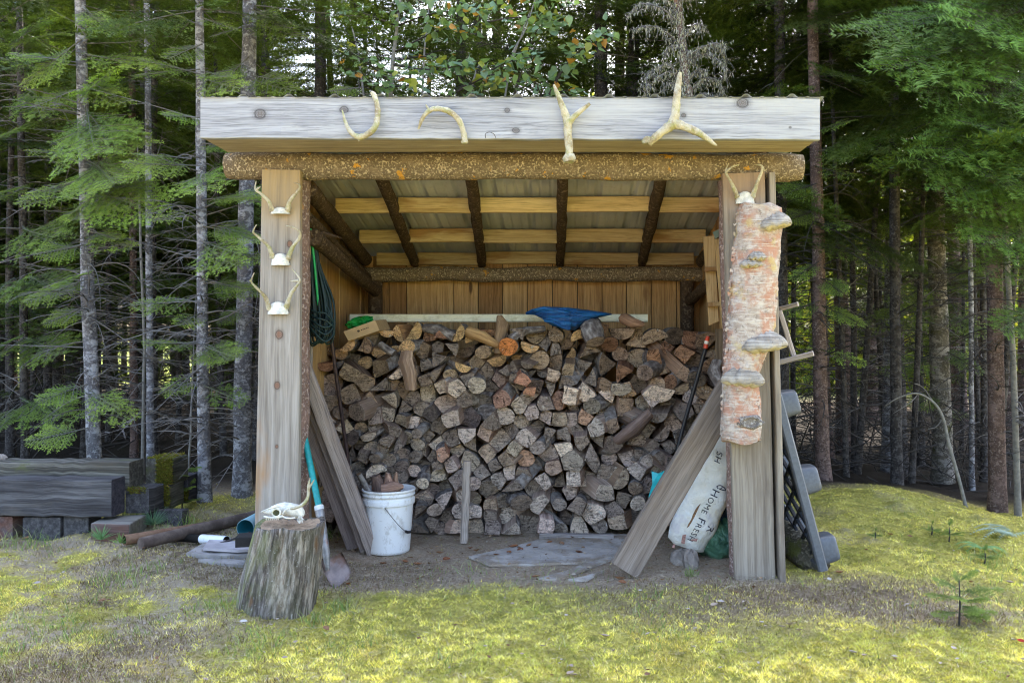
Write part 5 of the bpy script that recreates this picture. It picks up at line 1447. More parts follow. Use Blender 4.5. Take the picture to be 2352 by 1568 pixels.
# ------------------------------------------------------------------ ground
def sstep(a, b, x):
    t = np.clip((x - a) / (b - a), 0, 1); return t * t * (3 - 2 * t)
_tab = np.random.default_rng(5).random((64, 64))
def vnoise(x, y):
    xi = np.floor(x).astype(int); yi = np.floor(y).astype(int); fx = x - xi; fy = y - yi
    fx = fx * fx * (3 - 2 * fx); fy = fy * fy * (3 - 2 * fy)
    g = lambda a, b: _tab[a % 64, b % 64]
    return (g(xi, yi) * (1 - fx) + g(xi + 1, yi) * fx) * (1 - fy) + (g(xi, yi + 1) * (1 - fx) + g(xi + 1, yi + 1) * fx) * fy
def fbm(x, y, o=4):
    s = 0; a = .5; t = 0
    for k in range(o): s = s + a * vnoise(x * 2 ** k + 17 * k, y * 2 ** k + 9 * k); t += a; a *= .55
    return s / t
def cover(X, Y):
    """fractions of moss, dirt (needles), brown heath and dry straw on the plot"""
    X = np.asarray(X, float); Y = np.asarray(Y, float)
    n1 = fbm(X * 1.7, Y * 1.7); n2 = fbm(X * 5 + 31, Y * 5 + 7); n3 = fbm(X * .9 + 3, Y * .9 + 11)
    jx = X + (n2 - .5) * .35; jy = Y + (n1 - .5) * .3 + (n2 - .5) * .25
    shed_d = sstep(-1.62, -1.40, jx) * sstep(1.30, 1.10, jx) * sstep(4.12, 4.34, jy + .12 * np.clip(X, -1, 1) * 0) * sstep(7.4, 7.0, jy)
    left_d = sstep(-2.15, -1.75, jx) * sstep(-1.2, -1.45, jx) * sstep(4.15, 4.4, jy) * sstep(5.6, 5.0, jy)
    right_d = np.exp(-(((jx - 1.15) / .80) ** 2 + ((jy - 4.10) / .27) ** 2) * 1.0)
    r2 = np.exp(-(((jx - 1.55) / .55) ** 2 + ((jy - 3.82) / .16) ** 2))
    forest = sstep(6.5, 7.2, jy - .2 * np.clip(X - 1, 0, 2))
    lside = sstep(-1.0, -1.8, jx) * sstep(6.3, 5.6, jy)
    dirt = np.clip(np.maximum(np.maximum(shed_d, left_d * .85), forest), 0, 1)
    heath = np.clip(np.maximum(right_d * 1.3, r2 * 1.1) * (.6 + .8 * n2), 0, 1)
    heath = np.maximum(heath, lside * sstep(.44, .60, n1) * .95)
    heath = np.maximum(heath, sstep(.62, .74, n3) * .4)
    heath = np.maximum(heath, lside * sstep(.56, .68, n2) * .5)
    straw = np.clip(lside * sstep(.36, .56, n2) * .95 + sstep(.60, .74, n1) * .35 + r2 * .8, 0, 1)
    heath = heath * (1 - forest); straw = straw * (1 - forest)
    mossm = np.clip((1 - dirt) * (1 - .85 * heath) * (1 - .55 * straw), 0, 1)
    mossm = np.maximum(mossm, np.exp(-(((X + 2.35) / .55) ** 2 + ((Y - 6.5) / .4) ** 2)))
    return mossm, dirt, heath, straw
def spaced(a, b, fine0, fine1, st, grow=1.25):
    out = [fine0]
    while out[-1] < fine1: out.append(out[-1] + st)
    s = st
    while out[-1] < b: s *= grow; out.append(out[-1] + s)
    s = st; lo = [fine0]
    while lo[-1] > a: s *= grow; lo.append(lo[-1] - s)
    return np.array(lo[:0:-1] + out)
gx = spaced(-420, 420, -4.2, 4.4, .032); gy_ = spaced(-420, 420, 2.2, 8.0, .032)
GX, GY = np.meshgrid(gx, gy_)
micro = (fbm(GX * 14, GY * 14) - .5) * .05 + (fbm(GX * 5, GY * 5) - .5) * .05
mo, di, he, stw = cover(GX, GY)
near = np.exp(-((GX / 12) ** 2 + ((GY - 5) / 12) ** 2))
GZ = ground_h(GX, GY) + micro * near * (1 - .7 * di) - .012 * near * (mo)
V = np.stack([GX, GY, GZ], -1).reshape(-1, 3)
nx_, ny_ = len(gx), len(gy_)
ii = (np.arange(ny_ - 1)[:, None] * nx_ + np.arange(nx_ - 1)[None, :]).ravel()
Fq = np.stack([ii, ii + 1, ii + nx_ + 1, ii + nx_], -1)
def ground_mat():
    n = NT('lawn_soil'); v = n.obj()
    a = n.noise(v, 60, 6, .7); b = n.noise(v, 14, 5, .65); c = n.noise(v, 160, 4, .7); far = n.noise(v, .35, 5, .6)
    soil = n.ramp(a, [(.3, (.21, .15, .10)), (.5, (.40, .31, .23)), (.7, (.56, .45, .35))])
    soil = n.mix(n.rng(b, .5, .66, 0, .6), soil, (.33, .20, .115))
    soil = n.mix(n.rng(c, .58, .68, 0, .7), soil, (.36, .31, .26))
    moss = n.ramp(a, [(.3, (.16, .14, .03)), (.5, (.42, .36, .08)), (.7, (.60, .52, .16))])
    moss = n.mix(n.rng(b, .42, .64, 0, .55), moss, (.12, .145, .03))
    heath = n.ramp(a, [(.3, (.06, .045, .03)), (.5, (.15, .11, .075)), (.7, (.27, .21, .15))])
    straw = n.ramp(c, [(.3, (.22, .17, .12)), (.6, (.44, .37, .28))])
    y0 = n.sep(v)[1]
    soil = n.mix(n.math('MULTIPLY', n.rng(y0, 6.6, 7.6), n.rng(y0, 22, 18)), soil, n.mix(a, (.010, .008, .006), (.030, .022, .016)))  # soil under the trees painted almost black to deepen the forest shade
    col = n.mix(n.attr('moss', 'Fac'), soil, moss); col = n.mix(n.math('MULTIPLY', n.attr('heath', 'Fac'), .85), col, heath)
    col = n.mix(n.math('MULTIPLY', n.attr('straw', 'Fac'), n.rng(b, .35, .6)), col, straw)
    y = n.sep(v)
    col = n.mix(n.rng(y[1], 20, 26), col, n.mix(far, (.16, .24, .05), (.34, .36, .10)))
    n.bump(n.math('ADD', a, n.math('MULTIPLY', c, .5)), 1.0, .012)
    return n.done(col, .95, spec=.1)
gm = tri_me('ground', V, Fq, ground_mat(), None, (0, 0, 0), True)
for nm, ar in (('moss', mo), ('heath', he), ('straw', stw)):
    at = gm.attributes.new(nm, 'FLOAT', 'POINT'); at.data.foreach_set('value', ar.astype(np.float32).ravel())
go = bpy.data.objects.new('ground', gm); link(go); tag(go, kind='structure')
def gheight(X, Y):
    m_, d_, h_, s_ = cover(X, Y); nr_ = np.exp(-((X / 12) ** 2 + ((Y - 5) / 12) ** 2))
    mi = (fbm(X * 14, Y * 14) - .5) * .05 + (fbm(X * 5, Y * 5) - .5) * .05
    return ground_h(X, Y) + mi * nr_ * (1 - .7 * d_) - .012 * nr_ * m_

def leafmat(name, trans=.3, rough=.6, spec=.25, hue=0.0):
    n = NT(name); c = n.attr('col', 'Color')
    if hue:
        r = n.info("Random"); c = n.mix(n.math('MULTIPLY', r, hue), c, n.mix(r, (.02, .035, .014), (.05, .08, .02)))
    n.done(c, rough, spec=spec)
    t = n.n.new("ShaderNodeBsdfTranslucent"); n.l.new(n.mix(.5, c, (.75, .9, .12), 'SOFT_LIGHT') if True else c, t.inputs[0])
    m = n.n.new("ShaderNodeMixShader"); m.inputs[0].default_value = trans
    n.l.new(n.b.outputs[0], m.inputs[1]); n.l.new(t.outputs[0], m.inputs[2]); n.l.new(m.outputs[0], n.out.inputs[0])
    return n.m
M['blade'] = leafmat('moss_and_grass', .28, .8, .1)
M['litter'] = leafmat('dry_litter', .1, .9, .1)

def sample_ground(n, ymin=2.75, ymax=7.3, xpad=.25):
    """points thinning out with distance from the open lawn in front"""
    u = rng.random(n); Y = 1 / (1 / ymin + u * (1 / ymax - 1 / ymin))
    X = (rng.random(n) * (2352 + 2 * 2352 * xpad) - 2352 * xpad - CX) / F * Y
    return X, Y
def blades(X, Y, h, w, lean, col, curve=0.0, zoff=0.0, flat=False):
    n = len(X); Z = gheight(X, Y) + zoff
    a = rng.random(n) * 2 * np.pi; b = rng.random(n) * 2 * np.pi
    base = np.stack([X, Y, Z - .002], -1); wv = np.stack([np.cos(a), np.sin(a), np.zeros(n)], -1) * (w / 2)[:, None]
    ln = np.stack([np.cos(b), np.sin(b), np.zeros(n)], -1)
    if flat: tip = base + ln * h[:, None] + np.array([0, 0, 1.0]) * (rng.random(n) * .012)[:, None]
    else: tip = base + np.array([0, 0, 1.0]) * h[:, None] + ln * (h * lean)[:, None]
    if curve:
        mid = base + (tip - base) * .55 - ln * (h * lean * curve)[:, None]
        V = np.concatenate([base - wv, base + wv, mid - wv * .75, mid + wv * .75, tip]); i = np.arange(n)
        Fc = np.concatenate([np.stack([i, i + n, i + 3 * n], -1), np.stack([i, i + 3 * n, i + 2 * n], -1), np.stack([i + 2 * n, i + 3 * n, i + 4 * n], -1)])
        return V, Fc, np.tile(col, (5, 1))
    V = np.concatenate([base - wv, base + wv, tip]); i = np.arange(n)
    return V, np.stack([i, i + n, i + 2 * n], -1), np.tile(col, (3, 1))
def pal(n, cols, probs=None, var=.18):
    c = np.array(cols)[rng.choice(len(cols), n, p=probs)]; return np.clip(c * (1 + rng.normal(0, var, (n, 1))), 0, 1)
def joinm(parts):
    Vs, Fs, Cs = [], [], []; o = 0
    for v, f, c in parts: Vs.append(v); Fs.append(f + o); Cs.append(c); o += len(v)
    return np.concatenate(Vs), np.concatenate(Fs), np.concatenate(Cs)
# moss carpet: short upright shoots
X, Y = sample_ground(650000); mo_, di_, he_, st_ = cover(X, Y)
keep = rng.random(len(X)) < mo_ * .95 + .02; X, Y = X[keep], Y[keep]; n = len(X)
ptch = fbm(X * 3.1 + 5, Y * 3.1); p2 = fbm(X * 9, Y * 9 + 4)
c = pal(n, [(.72, .62, .12), (.55, .50, .09), (.84, .74, .28), (.26, .27, .06), (.42, .32, .15)], [.34, .24, .22, .10, .10])
dk = sstep(.50, .66, ptch)[:, None]; c = c * (1 - dk * .5) + np.array([.17, .21, .045]) * dk * .5
c = c * (.62 + .75 * p2[:, None])
p3 = fbm(X * 22 + 8, Y * 22)
c = c * (.78 + .75 * sstep(.28, .66, p3)[:, None])
br = .6 * sstep(.58, .70, fbm(X * 6.5 + 50, Y * 6.5 + 20))[:, None] * .8; c = c * (1 - br) + c * np.array([.62, .48, .5]) * br
h = (.005 + .010 * rng.random(n)) * (.5 + 1.1 * p3)
P1 = blades(X, Y, h, .0026 + .0018 * rng.random(n), np.full(n, 1.0), c)
# brown moss / heath shoots
X, Y = sample_ground(200000); mo_, di_, he_, st_ = cover(X, Y); keep = rng.random(len(X)) < np.clip(he_ * 1.0 + .02, 0, 1); X, Y = X[keep], Y[keep]; n = len(X)
c = pal(n, [(.12, .08, .045), (.21, .15, .09), (.32, .25, .155), (.20, .20, .06), (.40, .33, .23)], [.3, .3, .17, .13, .1])
P2 = blades(X, Y, .012 + .018 * rng.random(n), .003 + .002 * rng.random(n), np.full(n, .5), c)
mv, mf, mc = joinm([P1, P2])
tag(tri_obj('moss', mv, mf, M['blade'], None, mc), kind='stuff')
# green grass in loose tufts
parts_ = []
X, Y = sample_ground(60000, 2.7, 6.6); mo_, di_, he_, st_ = cover(X, Y)
g = fbm(X * 2.2 + 40, Y * 2.2 + 3); g2 = fbm(X * 12 + 4, Y * 12)
keep = (rng.random(len(X)) < np.clip((sstep(.52, .68, g) * .6 + .03) * sstep(.42, .62, g2) * (1 - di_ * .9), 0, 1)); X, Y = X[keep], Y[keep]; n = len(X)
c = pal(n, [(.20, .30, .08), (.30, .36, .12), (.14, .22, .06), (.42, .42, .2)], [.4, .25, .2, .15])
parts_.append(blades(X, Y, .02 + .04 * rng.random(n) ** 2, .0028 + .0012 * rng.random(n), .3 + .7 * rng.random(n), c, .25))
for (px, py, k, r, hh) in ((310, 1195, 140, .16, .16), (225, 1190, 90, .14, .14), (440, 1205, 60, .08, .12), (180, 1210, 90, .25, .10), (1585, 1322, 60, .03, .05), (500, 1390, 90, .15, .07), (300, 1330, 120, .2, .07), (610, 1470, 100, .2, .06), (390, 1230, 60, .1, .1), (780, 1395, 60, .08, .07), (730, 1425, 60, .06, .06), (1060, 1320, 50, .3, .05), (1250, 1330, 90, .4, .05), (2280, 1290, 70, .2, .06), (60, 1250, 80, .2, .1), (760, 1235, 30, .05, .1)):
    d = ground_at(px, py); q_ = P(px, py, d); X = q_.x + rng.normal(0, r / 2, k); Y = q_.y + rng.normal(0, r / 2.5, k)
    c = pal(k, [(.20, .30, .08), (.30, .36, .12), (.45, .42, .24)], [.5, .25, .25]) if px > 250 or py > 1240 else pal(k, [(.40, .35, .2), (.24, .28, .10)], [.6, .4])
    parts_.append(blades(X, Y, hh * (.4 + .8 * rng.random(k)), .003 + .0012 * rng.random(k), .3 + .8 * rng.random(k), c, .25))
v, f, c = joinm(parts_); tag(tri_obj('grass', v, f, M['blade'], None, c), kind='stuff')
# dry straw and needles lying flat
X, Y = sample_ground(220000); mo_, di_, he_, st_ = cover(X, Y)
keep = rng.random(len(X)) < np.clip(.16 + .80 * st_ + .5 * di_ * (Y < 6.8) + .45 * he_, 0, 1); X, Y = X[keep], Y[keep]; n = len(X)
c = pal(n, [(.54, .45, .32), (.40, .31, .20), (.22, .14, .085), (.62, .55, .44)], [.35, .3, .2, .15])
dn = cover(X, Y)[1][:, None]; c = c * (1 - .1 * dn)
v, f, c = blades(X, Y, .02 + .05 * rng.random(n), .0018 + .0012 * rng.random(n), np.zeros(n), c, 0, .004 + .026 * rng.random(n) * cover(X, Y)[1], True)
tag(tri_obj('straw', v, f, M['litter'], None, c), kind='stuff')
# fallen leaves, curled
def leaf_geo(c, r, col, ax=None, lift=.2, rng_=random):
    a = rng_.random() * 6.28; ux = Vector((math.cos(a), math.sin(a), rng_.uniform(-lift, lift))).normalized(); n_ = Vector((rng_.uniform(-.5, .5), rng_.uniform(-.5, .5), 1)).normalized()
    uy = n_.cross(ux).normalized(); up = ux.cross(uy)
    prof = [(-1, 0), (-.55, .42), (0, .55), (.5, .36), (1, 0), (.5, -.36), (0, -.55), (-.55, -.42)]
    vs = [c + ux * (x * r) + uy * (y * r) + up * (abs(y) * r * .7 + x * x * r * .3) for x, y in prof] + [c - ux * r * .3, c + ux * r * .3]
    fs = [(0, 1, 8), (1, 2, 8), (2, 9, 8), (2, 3, 9), (3, 4, 9), (4, 5, 9), (5, 6, 9), (6, 8, 9), (6, 7, 8), (7, 0, 8)]
    return vs, fs, [col] * 10
Vs, Fs, Cs = [], [], []
lv = random.Random(21)
def addleaf(px, py, r, col):
    d = ground_at(px, py); p = P(px, py, d); z = float(gheight(np.array([p.x]), np.array([p.y]))[0]) + .014
    v, f, c = leaf_geo(Vector((p.x, p.y, z)), r, col, rng_=lv); o = len(Vs); Vs.extend(v); Fs.extend([tuple(i + o for i in k) for k in f]); Cs.extend(c)
brown = [(.20, .075, .04), (.26, .11, .055), (.15, .07, .045), (.30, .16, .09)]
for px, py in ((1095, 1272), (1180, 1262), (1195, 1268), (1215, 1258), (1230, 1262), (1262, 1250), (1140, 1280), (1025, 1288), (1290, 1254), (1330, 1275), (1232, 1330), (1150, 1225), (1132, 1228), (1315, 1240), (880, 1300), (930, 1295), (1010, 1275), (800, 1345), (1425, 1335), (1430, 1345), (1928, 1320), (1080, 1265), (1170, 1275), (960, 1300)): addleaf(px, py, lv.uniform(.02, .032), lv.choice(brown))
for px, py in ((185, 1215), (60, 1240), (85, 1340), (235, 1378), (560, 1430), (1180, 1330), (1655, 1390), (1640, 1395), (1990, 1265), (2045, 1225), (2090, 1230), (2190, 1265), (2230, 1335), (2140, 1345), (1905, 1330), (2190, 1490), (1985, 1500), (1960, 1490), (2245, 1310), (2320, 1345), (1390, 1460), (1410, 1490), (1750, 1430), (1795, 1450), (1815, 1440), (1835, 1455), (1690, 1365), (750, 1440), (1310, 1540), (1860, 1500), (2080, 1390), (2330, 1470)): addleaf(px, py, lv.uniform(.014, .024), lv.choice([(.42, .36, .33), (.36, .28, .22), (.5, .45, .42), (.26, .14, .08)]))
for k in range(230): addleaf(lv.uniform(735, 1760), lv.uniform(1225, 1345), lv.uniform(.006, .016), lv.choice([(.20, .11, .06), (.34, .22, .13), (.14, .08, .05), (.46, .36, .26)]))
for k in range(160): addleaf(lv.uniform(0, 2352), 1240 + 320 * lv.random(), lv.uniform(.007, .014), lv.choice([(.36, .28, .22), (.2, .11, .07), (.45, .38, .32)]))
addleaf(2345, 1475, .02, (.35, .04, .03)); addleaf(1600, 1225, .0, (.3, .1, .05))
tag(tri_obj('fallen_leaves', Vs, Fs, M['litter'], None, np.array(Cs)), kind='stuff')
# moss cushions on the sleepers
def moss_on(sleeper_label, x0, x1, y0, y1, z0, z1, n, part='moss'):
    par = next(o for o in bpy.data.objects if o.get('label') == sleeper_label)
    X = rng.uniform(x0, x1, n); Y = rng.uniform(y0, y1, n); Z = z0 + (z1 - z0) * rng.random(n)
    b = np.stack([X, Y, Z], -1); dd = rng.normal(0, 1, (n, 3)); dd[:, 2] = np.abs(dd[:, 2]) * .6; dd[:, 1] = -np.abs(dd[:, 1]); dd /= np.linalg.norm(dd, axis=1)[:, None]
    w = rng.normal(0, 1, (n, 3)); w = np.cross(dd, w); w /= np.linalg.norm(w, axis=1)[:, None]; w *= .003
    V = np.concatenate([b - w, b + w, b + dd * (.008 + .022 * rng.random(n))[:, None]]); i = np.arange(n)
    c = pal(n, [(.20, .20, .03), (.12, .13, .025), (.30, .27, .05), (.22, .12, .04)], [.35, .3, .2, .15])
    o = tri_obj(part, V, np.stack([i, i + n, i + 2 * n], -1), M['blade'], par, np.tile(c, (3, 1)), origin=tuple(worldloc(par)))
moss_on('mossy topped sleeper end standing highest at the planter corner', -2.79, -2.685, 5.845, 5.86, .26, .44, 2600)
moss_on('mossy topped sleeper end standing highest at the planter corner', -2.86, -2.70, 5.86, 6.1, .43, .44, 900)
moss_on('dark mossy block under the mossy topped corner sleeper', -2.74, -2.685, 5.80, 5.815, .12, .255, 900)
moss_on('small square block end beside the dark front sleeper', -2.86, -2.74, 5.595, 5.60, .24, .285, 250)
moss_on('dark back sleeper end partly behind the mossy corner', -2.79, -2.69, 6.105, 6.12, .09, .19, 900)
# ------------------------------------------------------------------ trees
M['needles'] = leafmat('fir_needles', .30, .5, .3, .35)
M['needles_far'] = leafmat('fir_needles_far', .30, .6, .2, .5)
M['leaves'] = leafmat('broad_leaves', .42, .5, .35)
def trunk_bark(name, base, light, bands, moss=None, sc=1.0):
    return bark(name, base, light, scale=sc, bands=bands, moss=moss, stretch=(1, 1, 1), bump=1.0)
M['t_pale'] = trunk_bark('lichen_grey_bark', (.15, .14, .15), (.34, .33, .34), (.40, .39, .41))
M['t_dark'] = trunk_bark('dark_fir_bark', (.05, .043, .04), (.13, .115, .11), (.10, .09, .085))
M['t_red'] = trunk_bark('red_spruce_bark', (.115, .074, .062), (.25, .185, .16), (.19, .13, .11), sc=1.3)
M['t_mossy'] = trunk_bark('mossy_foot_bark', (.12, .105, .085), (.28, .25, .21), (.30, .27, .24), moss=(.08, .08, .025))
M['twig'] = plain('dead_twigs', (.155, .14, .13), .9, var=.3, scale=8)
M['twig_d'] = plain('dark_dead_twigs', (.05, .042, .038), .9, var=.35, scale=8)
M['sapwood'] = plain('grey_sapling_bark', (.20, .185, .165), .85, var=.25, scale=30)
M['lichen'] = leafmat('beard_lichen', .2, .9, .1)

def fir_branch(L, seed, spacing=.0048, nl=.021, nw=.0042, sub=True, step=.062):
    """segments of one flat fir spray along +X, plus needle triangles"""
    g = np.random.default_rng(seed); segs = []; stems = []
    def pt(t): return np.array([L * t, 0.03 * L * math.sin(t * 3 + seed), -.16 * L * t * t + .10 * L * t ** 3])
    N = max(4, int(L / step)); pts = [pt(i / N) for i in range(N + 1)]
    for i in range(N): segs.append((pts[i], pts[i + 1])); stems.append((pts[i], pts[i + 1], .006 * (1 - i / N) + .0015))
    for i in range(1, N + 1):
        t = i / N
        if t < .14: continue
        for sg in (1, -1):
            if g.random() < .12: continue
            l = L * (.46 * (1 - t) ** .75 * min(1, t * 3) + .07) * g.uniform(.75, 1.2)
            an = math.radians(g.uniform(42, 60)); d = np.array([math.cos(an), sg * math.sin(an), g.uniform(-.18, .10)]); d /= np.linalg.norm(d)
            a = pts[i]; k = max(2, int(l / .06)); last = a
            for j in range(1, k + 1):
                u = j / k; b = a + d * l * u + np.array([l * .12 * u * u, 0, -.14 * l * u * u])
                segs.append((last, b)); 
                if sub and j < k and l > .10:
                    for s2 in (1, -1):
                        l2 = (l * (1 - u) * .55 + .02) * g.uniform(.7, 1.2)
                        an2 = an * sg + s2 * math.radians(g.uniform(40, 55)); d2 = np.array([math.cos(an2), math.sin(an2), g.uniform(-.2, .05)])
                        segs.append((b, b + d2 * l2))
                last = b
            stems.append((a, a + d * l * .8, .0022))
    A = np.array([s[0] for s in segs]); B = np.array([s[1] for s in segs]); Ls = np.linalg.norm(B - A, axis=1)
    cnt = np.maximum(1, (Ls / spacing).astype(int)); idx = np.repeat(np.arange(len(segs)), cnt)
    t = g.random(len(idx)); D = (B - A) / Ls[:, None]; base = A[idx] + (B - A)[idx] * t[:, None]; d = D[idx]
    up = np.array([0, 0, 1.0]); side = np.cross(d, up); side /= np.linalg.norm(side, axis=1)[:, None] + 1e-9
    V, Fc, C = [], [], []; o = 0
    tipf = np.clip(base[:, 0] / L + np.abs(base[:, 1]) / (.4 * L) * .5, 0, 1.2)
    for sg in (1, -1):
        n = len(idx); dirn = d * g.uniform(.35, .75, (n, 1)) + side * sg * g.uniform(.45, 1, (n, 1)) + up * g.uniform(-.35, .6, (n, 1)); dirn /= np.linalg.norm(dirn, axis=1)[:, None]
        ln = nl * g.uniform(.7, 1.15, (n, 1)); w = d * nw * .5
        V.append(np.concatenate([base - w, base + w, base + dirn * ln])); i = np.arange(n); Fc.append(np.stack([i, i + n, i + 2 * n], -1) + o); o += 3 * n
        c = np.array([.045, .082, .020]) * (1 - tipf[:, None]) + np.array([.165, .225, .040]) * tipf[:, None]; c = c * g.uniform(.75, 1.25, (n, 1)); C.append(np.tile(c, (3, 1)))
    return np.concatenate(V), np.concatenate(Fc), np.concatenate(C), stems
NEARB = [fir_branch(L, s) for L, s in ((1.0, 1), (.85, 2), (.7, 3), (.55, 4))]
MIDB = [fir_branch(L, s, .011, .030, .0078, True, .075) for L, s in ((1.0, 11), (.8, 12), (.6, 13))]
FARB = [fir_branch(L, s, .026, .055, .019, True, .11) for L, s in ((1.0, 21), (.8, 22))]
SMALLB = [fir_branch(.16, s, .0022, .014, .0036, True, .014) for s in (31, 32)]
def frame_mat(d, roll=0.0):
    d = d / np.linalg.norm(d); up = np.array([0, 0, 1.0]); y = np.cross(up, d)
    if np.linalg.norm(y) < 1e-4: y = np.array([0, 1.0, 0])
    y /= np.linalg.norm(y); z = np.cross(d, y); c, s = math.cos(roll), math.sin(roll)
    return np.stack([d, y * c + z * s, -y * s + z * c], 1)
def stem_tubes(stems, Mx, p, sc, k=4):
    Vs, Fs = [], []; o = 0
    for a, b, r in stems:
        a = Mx @ (a * sc) + p; b = Mx @ (b * sc) + p; d = b - a; L = np.linalg.norm(d)
        if L < 1e-5: continue
        d /= L; u = np.cross(d, [.3, .5, .8]); u /= np.linalg.norm(u); w = np.cross(d, u)
        ang = np.arange(k) * 2 * np.pi / k; r1 = (np.cos(ang)[:, None] * u + np.sin(ang)[:, None] * w) * r
        Vs.append(a + r1); Vs.append(b + r1 * .6); i = np.arange(k); j = (i + 1) % k
        Fs.append(np.stack([i, j, j + k, i + k], -1) + o); o += 2 * k
    return (np.concatenate(Vs), np.concatenate(Fs)) if Vs else (np.zeros((0, 3)), np.zeros((0, 4), int))
class Acc:
    def __init__(s): s.V = []; s.F = []; s.C = []; s.o = 0; s.SV = []; s.SF = []; s.so = 0
    def branch(s, lib, p, d, L, roll=0, bright=1.0, stems=True, g=rng):
        V, Fc, C, st = lib[g.integers(len(lib))]; base = V[:, 0].max(); sc = L / base; Mx = frame_mat(np.array(d, float), roll)
        s.V.append((V * sc) @ Mx.T + np.array(p)); s.F.append(Fc + s.o); s.C.append(C * bright * g.uniform(.85, 1.15, 3)[None, :] ** .4); s.o += len(V)
        if stems:
            v, f = stem_tubes(st if stems == 2 else st[:8], Mx, np.array(p), sc, 3); s.SV.append(v); s.SF.append(f + s.so); s.so += len(v)
    def leaves(s): return np.concatenate(s.V), np.concatenate(s.F), np.concatenate(s.C)
    def stems(s): return np.concatenate(s.SV), np.concatenate(s.SF)
def dead_twigs(rad, z0, z1, n, Lm, seed, k=3):
    g = np.random.default_rng(seed); Vs, Fs, o = [], [], 0
    def tube(pts, r0, r1):
        nonlocal o
        pts = np.array(pts); m = len(pts)
        for i in range(m):
            d = pts[min(i + 1, m - 1)] - pts[max(i - 1, 0)]; d = d / (np.linalg.norm(d) + 1e-9); u = np.cross(d, [.31, .52, .79]); u /= np.linalg.norm(u); w = np.cross(d, u); r = r0 + (r1 - r0) * i / (m - 1)
            ang = np.arange(k) * 2 * np.pi / k; Vs.append(pts[i] + (np.cos(ang)[:, None] * u + np.sin(ang)[:, None] * w) * r)
        for i in range(m - 1):
            a = np.arange(k); b = (a + 1) % k; Fs.append(np.stack([a + i * k, b + i * k, b + (i + 1) * k, a + (i + 1) * k], -1) + o)
        o += m * k
    for _ in range(n):
        z = g.uniform(z0, z1); a = g.uniform(0, 6.28); L = Lm * g.uniform(.4, 1.1); e = math.radians(g.uniform(-10, 25)); p = np.array([math.cos(a) * rad * .7, math.sin(a) * rad * .7, z]); d = np.array([math.cos(a) * math.cos(e), math.sin(a) * math.cos(e), math.sin(e)])
        kink = g.normal(0, .22, 3); dr_ = g.uniform(.0, .55); pts = [p + d * L * t + np.array([0, 0, -dr_ * L * t * t]) + kink * L * t * t for t in np.linspace(0, 1, 7)]
        tube(pts, .0055 + .003 * L, .0012)
        for t in g.uniform(.15, .95, 9):
            q = p + d * L * t + np.array([0, 0, -dr_ * L * t * t]) + kink * L * t * t; sd = np.cross(d, [0, 0, 1]) * g.choice([-1, 1]); dd = d * .55 + sd * .75 + np.array([0, 0, g.uniform(-.5, .15)]); l = L * g.uniform(.12, .38) * (1.2 - t * .6)
            tube([q, q + dd * l * .5 + np.array([0, 0, -.02 * l]), q + dd * l + np.array([0, 0, -.15 * l])], .0028, .0008)
    return np.concatenate(Vs), np.concatenate(Fs)
def trunk_mb(pts, rad, n=14, noise=.05):
    mb = MB(); mb.tube(pts, rad, n=n, noise=noise); return mb

# ---- kinds of forest fir, each a trunk, dead twigs and a crown; copies share the meshes
def make_kind(seed, H, r, zc, Lm, lib, barkm, twigm, ntw, step, zmax=None, bright=1.0):
    g = np.random.default_rng(seed); random.seed(seed)
    pts = [Vector((.02 * math.sin(z * .9 + seed), .02 * math.cos(z * .7 + seed), z)) for z in np.linspace(-.15, H, 26)]
    rd = [r * (1 - .93 * i / 25) * (1.35 if i == 0 else 1.08 if i == 1 else 1) for i in range(26)]
    mb = trunk_mb(pts, rd, 12); tr = mb.build('trunk', barkm, None, origin=(0, 0, 0))
    acc = Acc(); z = zc
    while z < H - .2:
        t = (z - zc) / (H - zc); L = Lm * (min(1, .45 + 2.2 * t) * (1 - t) ** .8 + .06)
        coarse = z > 7.0
        m_ = g.integers(3, 6) if t > .08 else g.integers(1, 3)
        a0 = g.uniform(0, 6.28)
        for k in range(m_):
            a = a0 + k * 6.28 / m_ + g.uniform(-.35, .35); e = math.radians(g.uniform(-22, 6) + 30 * t)
            acc.branch(FARB if coarse else lib, (0, 0, z + g.uniform(-.1, .1)), (math.cos(a) * math.cos(e), math.sin(a) * math.cos(e), math.sin(e)), L * g.uniform(.75, 1.15), g.uniform(-.35, .35), bright, not coarse, g)
        z += step * g.uniform(.8, 1.25) * (1.4 if coarse else 1)
    V, Fc, C = acc.leaves(); me = tri_me('crown', V, Fc, M['needles'] if lib is not FARB else M['needles_far'], C); cr = bpy.data.objects.new('crown', me)
    v1, f1 = acc.stems() if acc.SV else (np.zeros((0, 3)), np.zeros((0, 4), int)); v2, f2 = dead_twigs(r, .25, zc + 1.2, ntw, min(1.3, Lm * .8), seed + 5)
    me = tri_me('branches', np.concatenate([v1, v2]), np.concatenate([f1, f2 + len(v1)]), twigm); br = bpy.data.objects.new('branches', me); tag(br, kind='stuff')
    return tr, cr, br
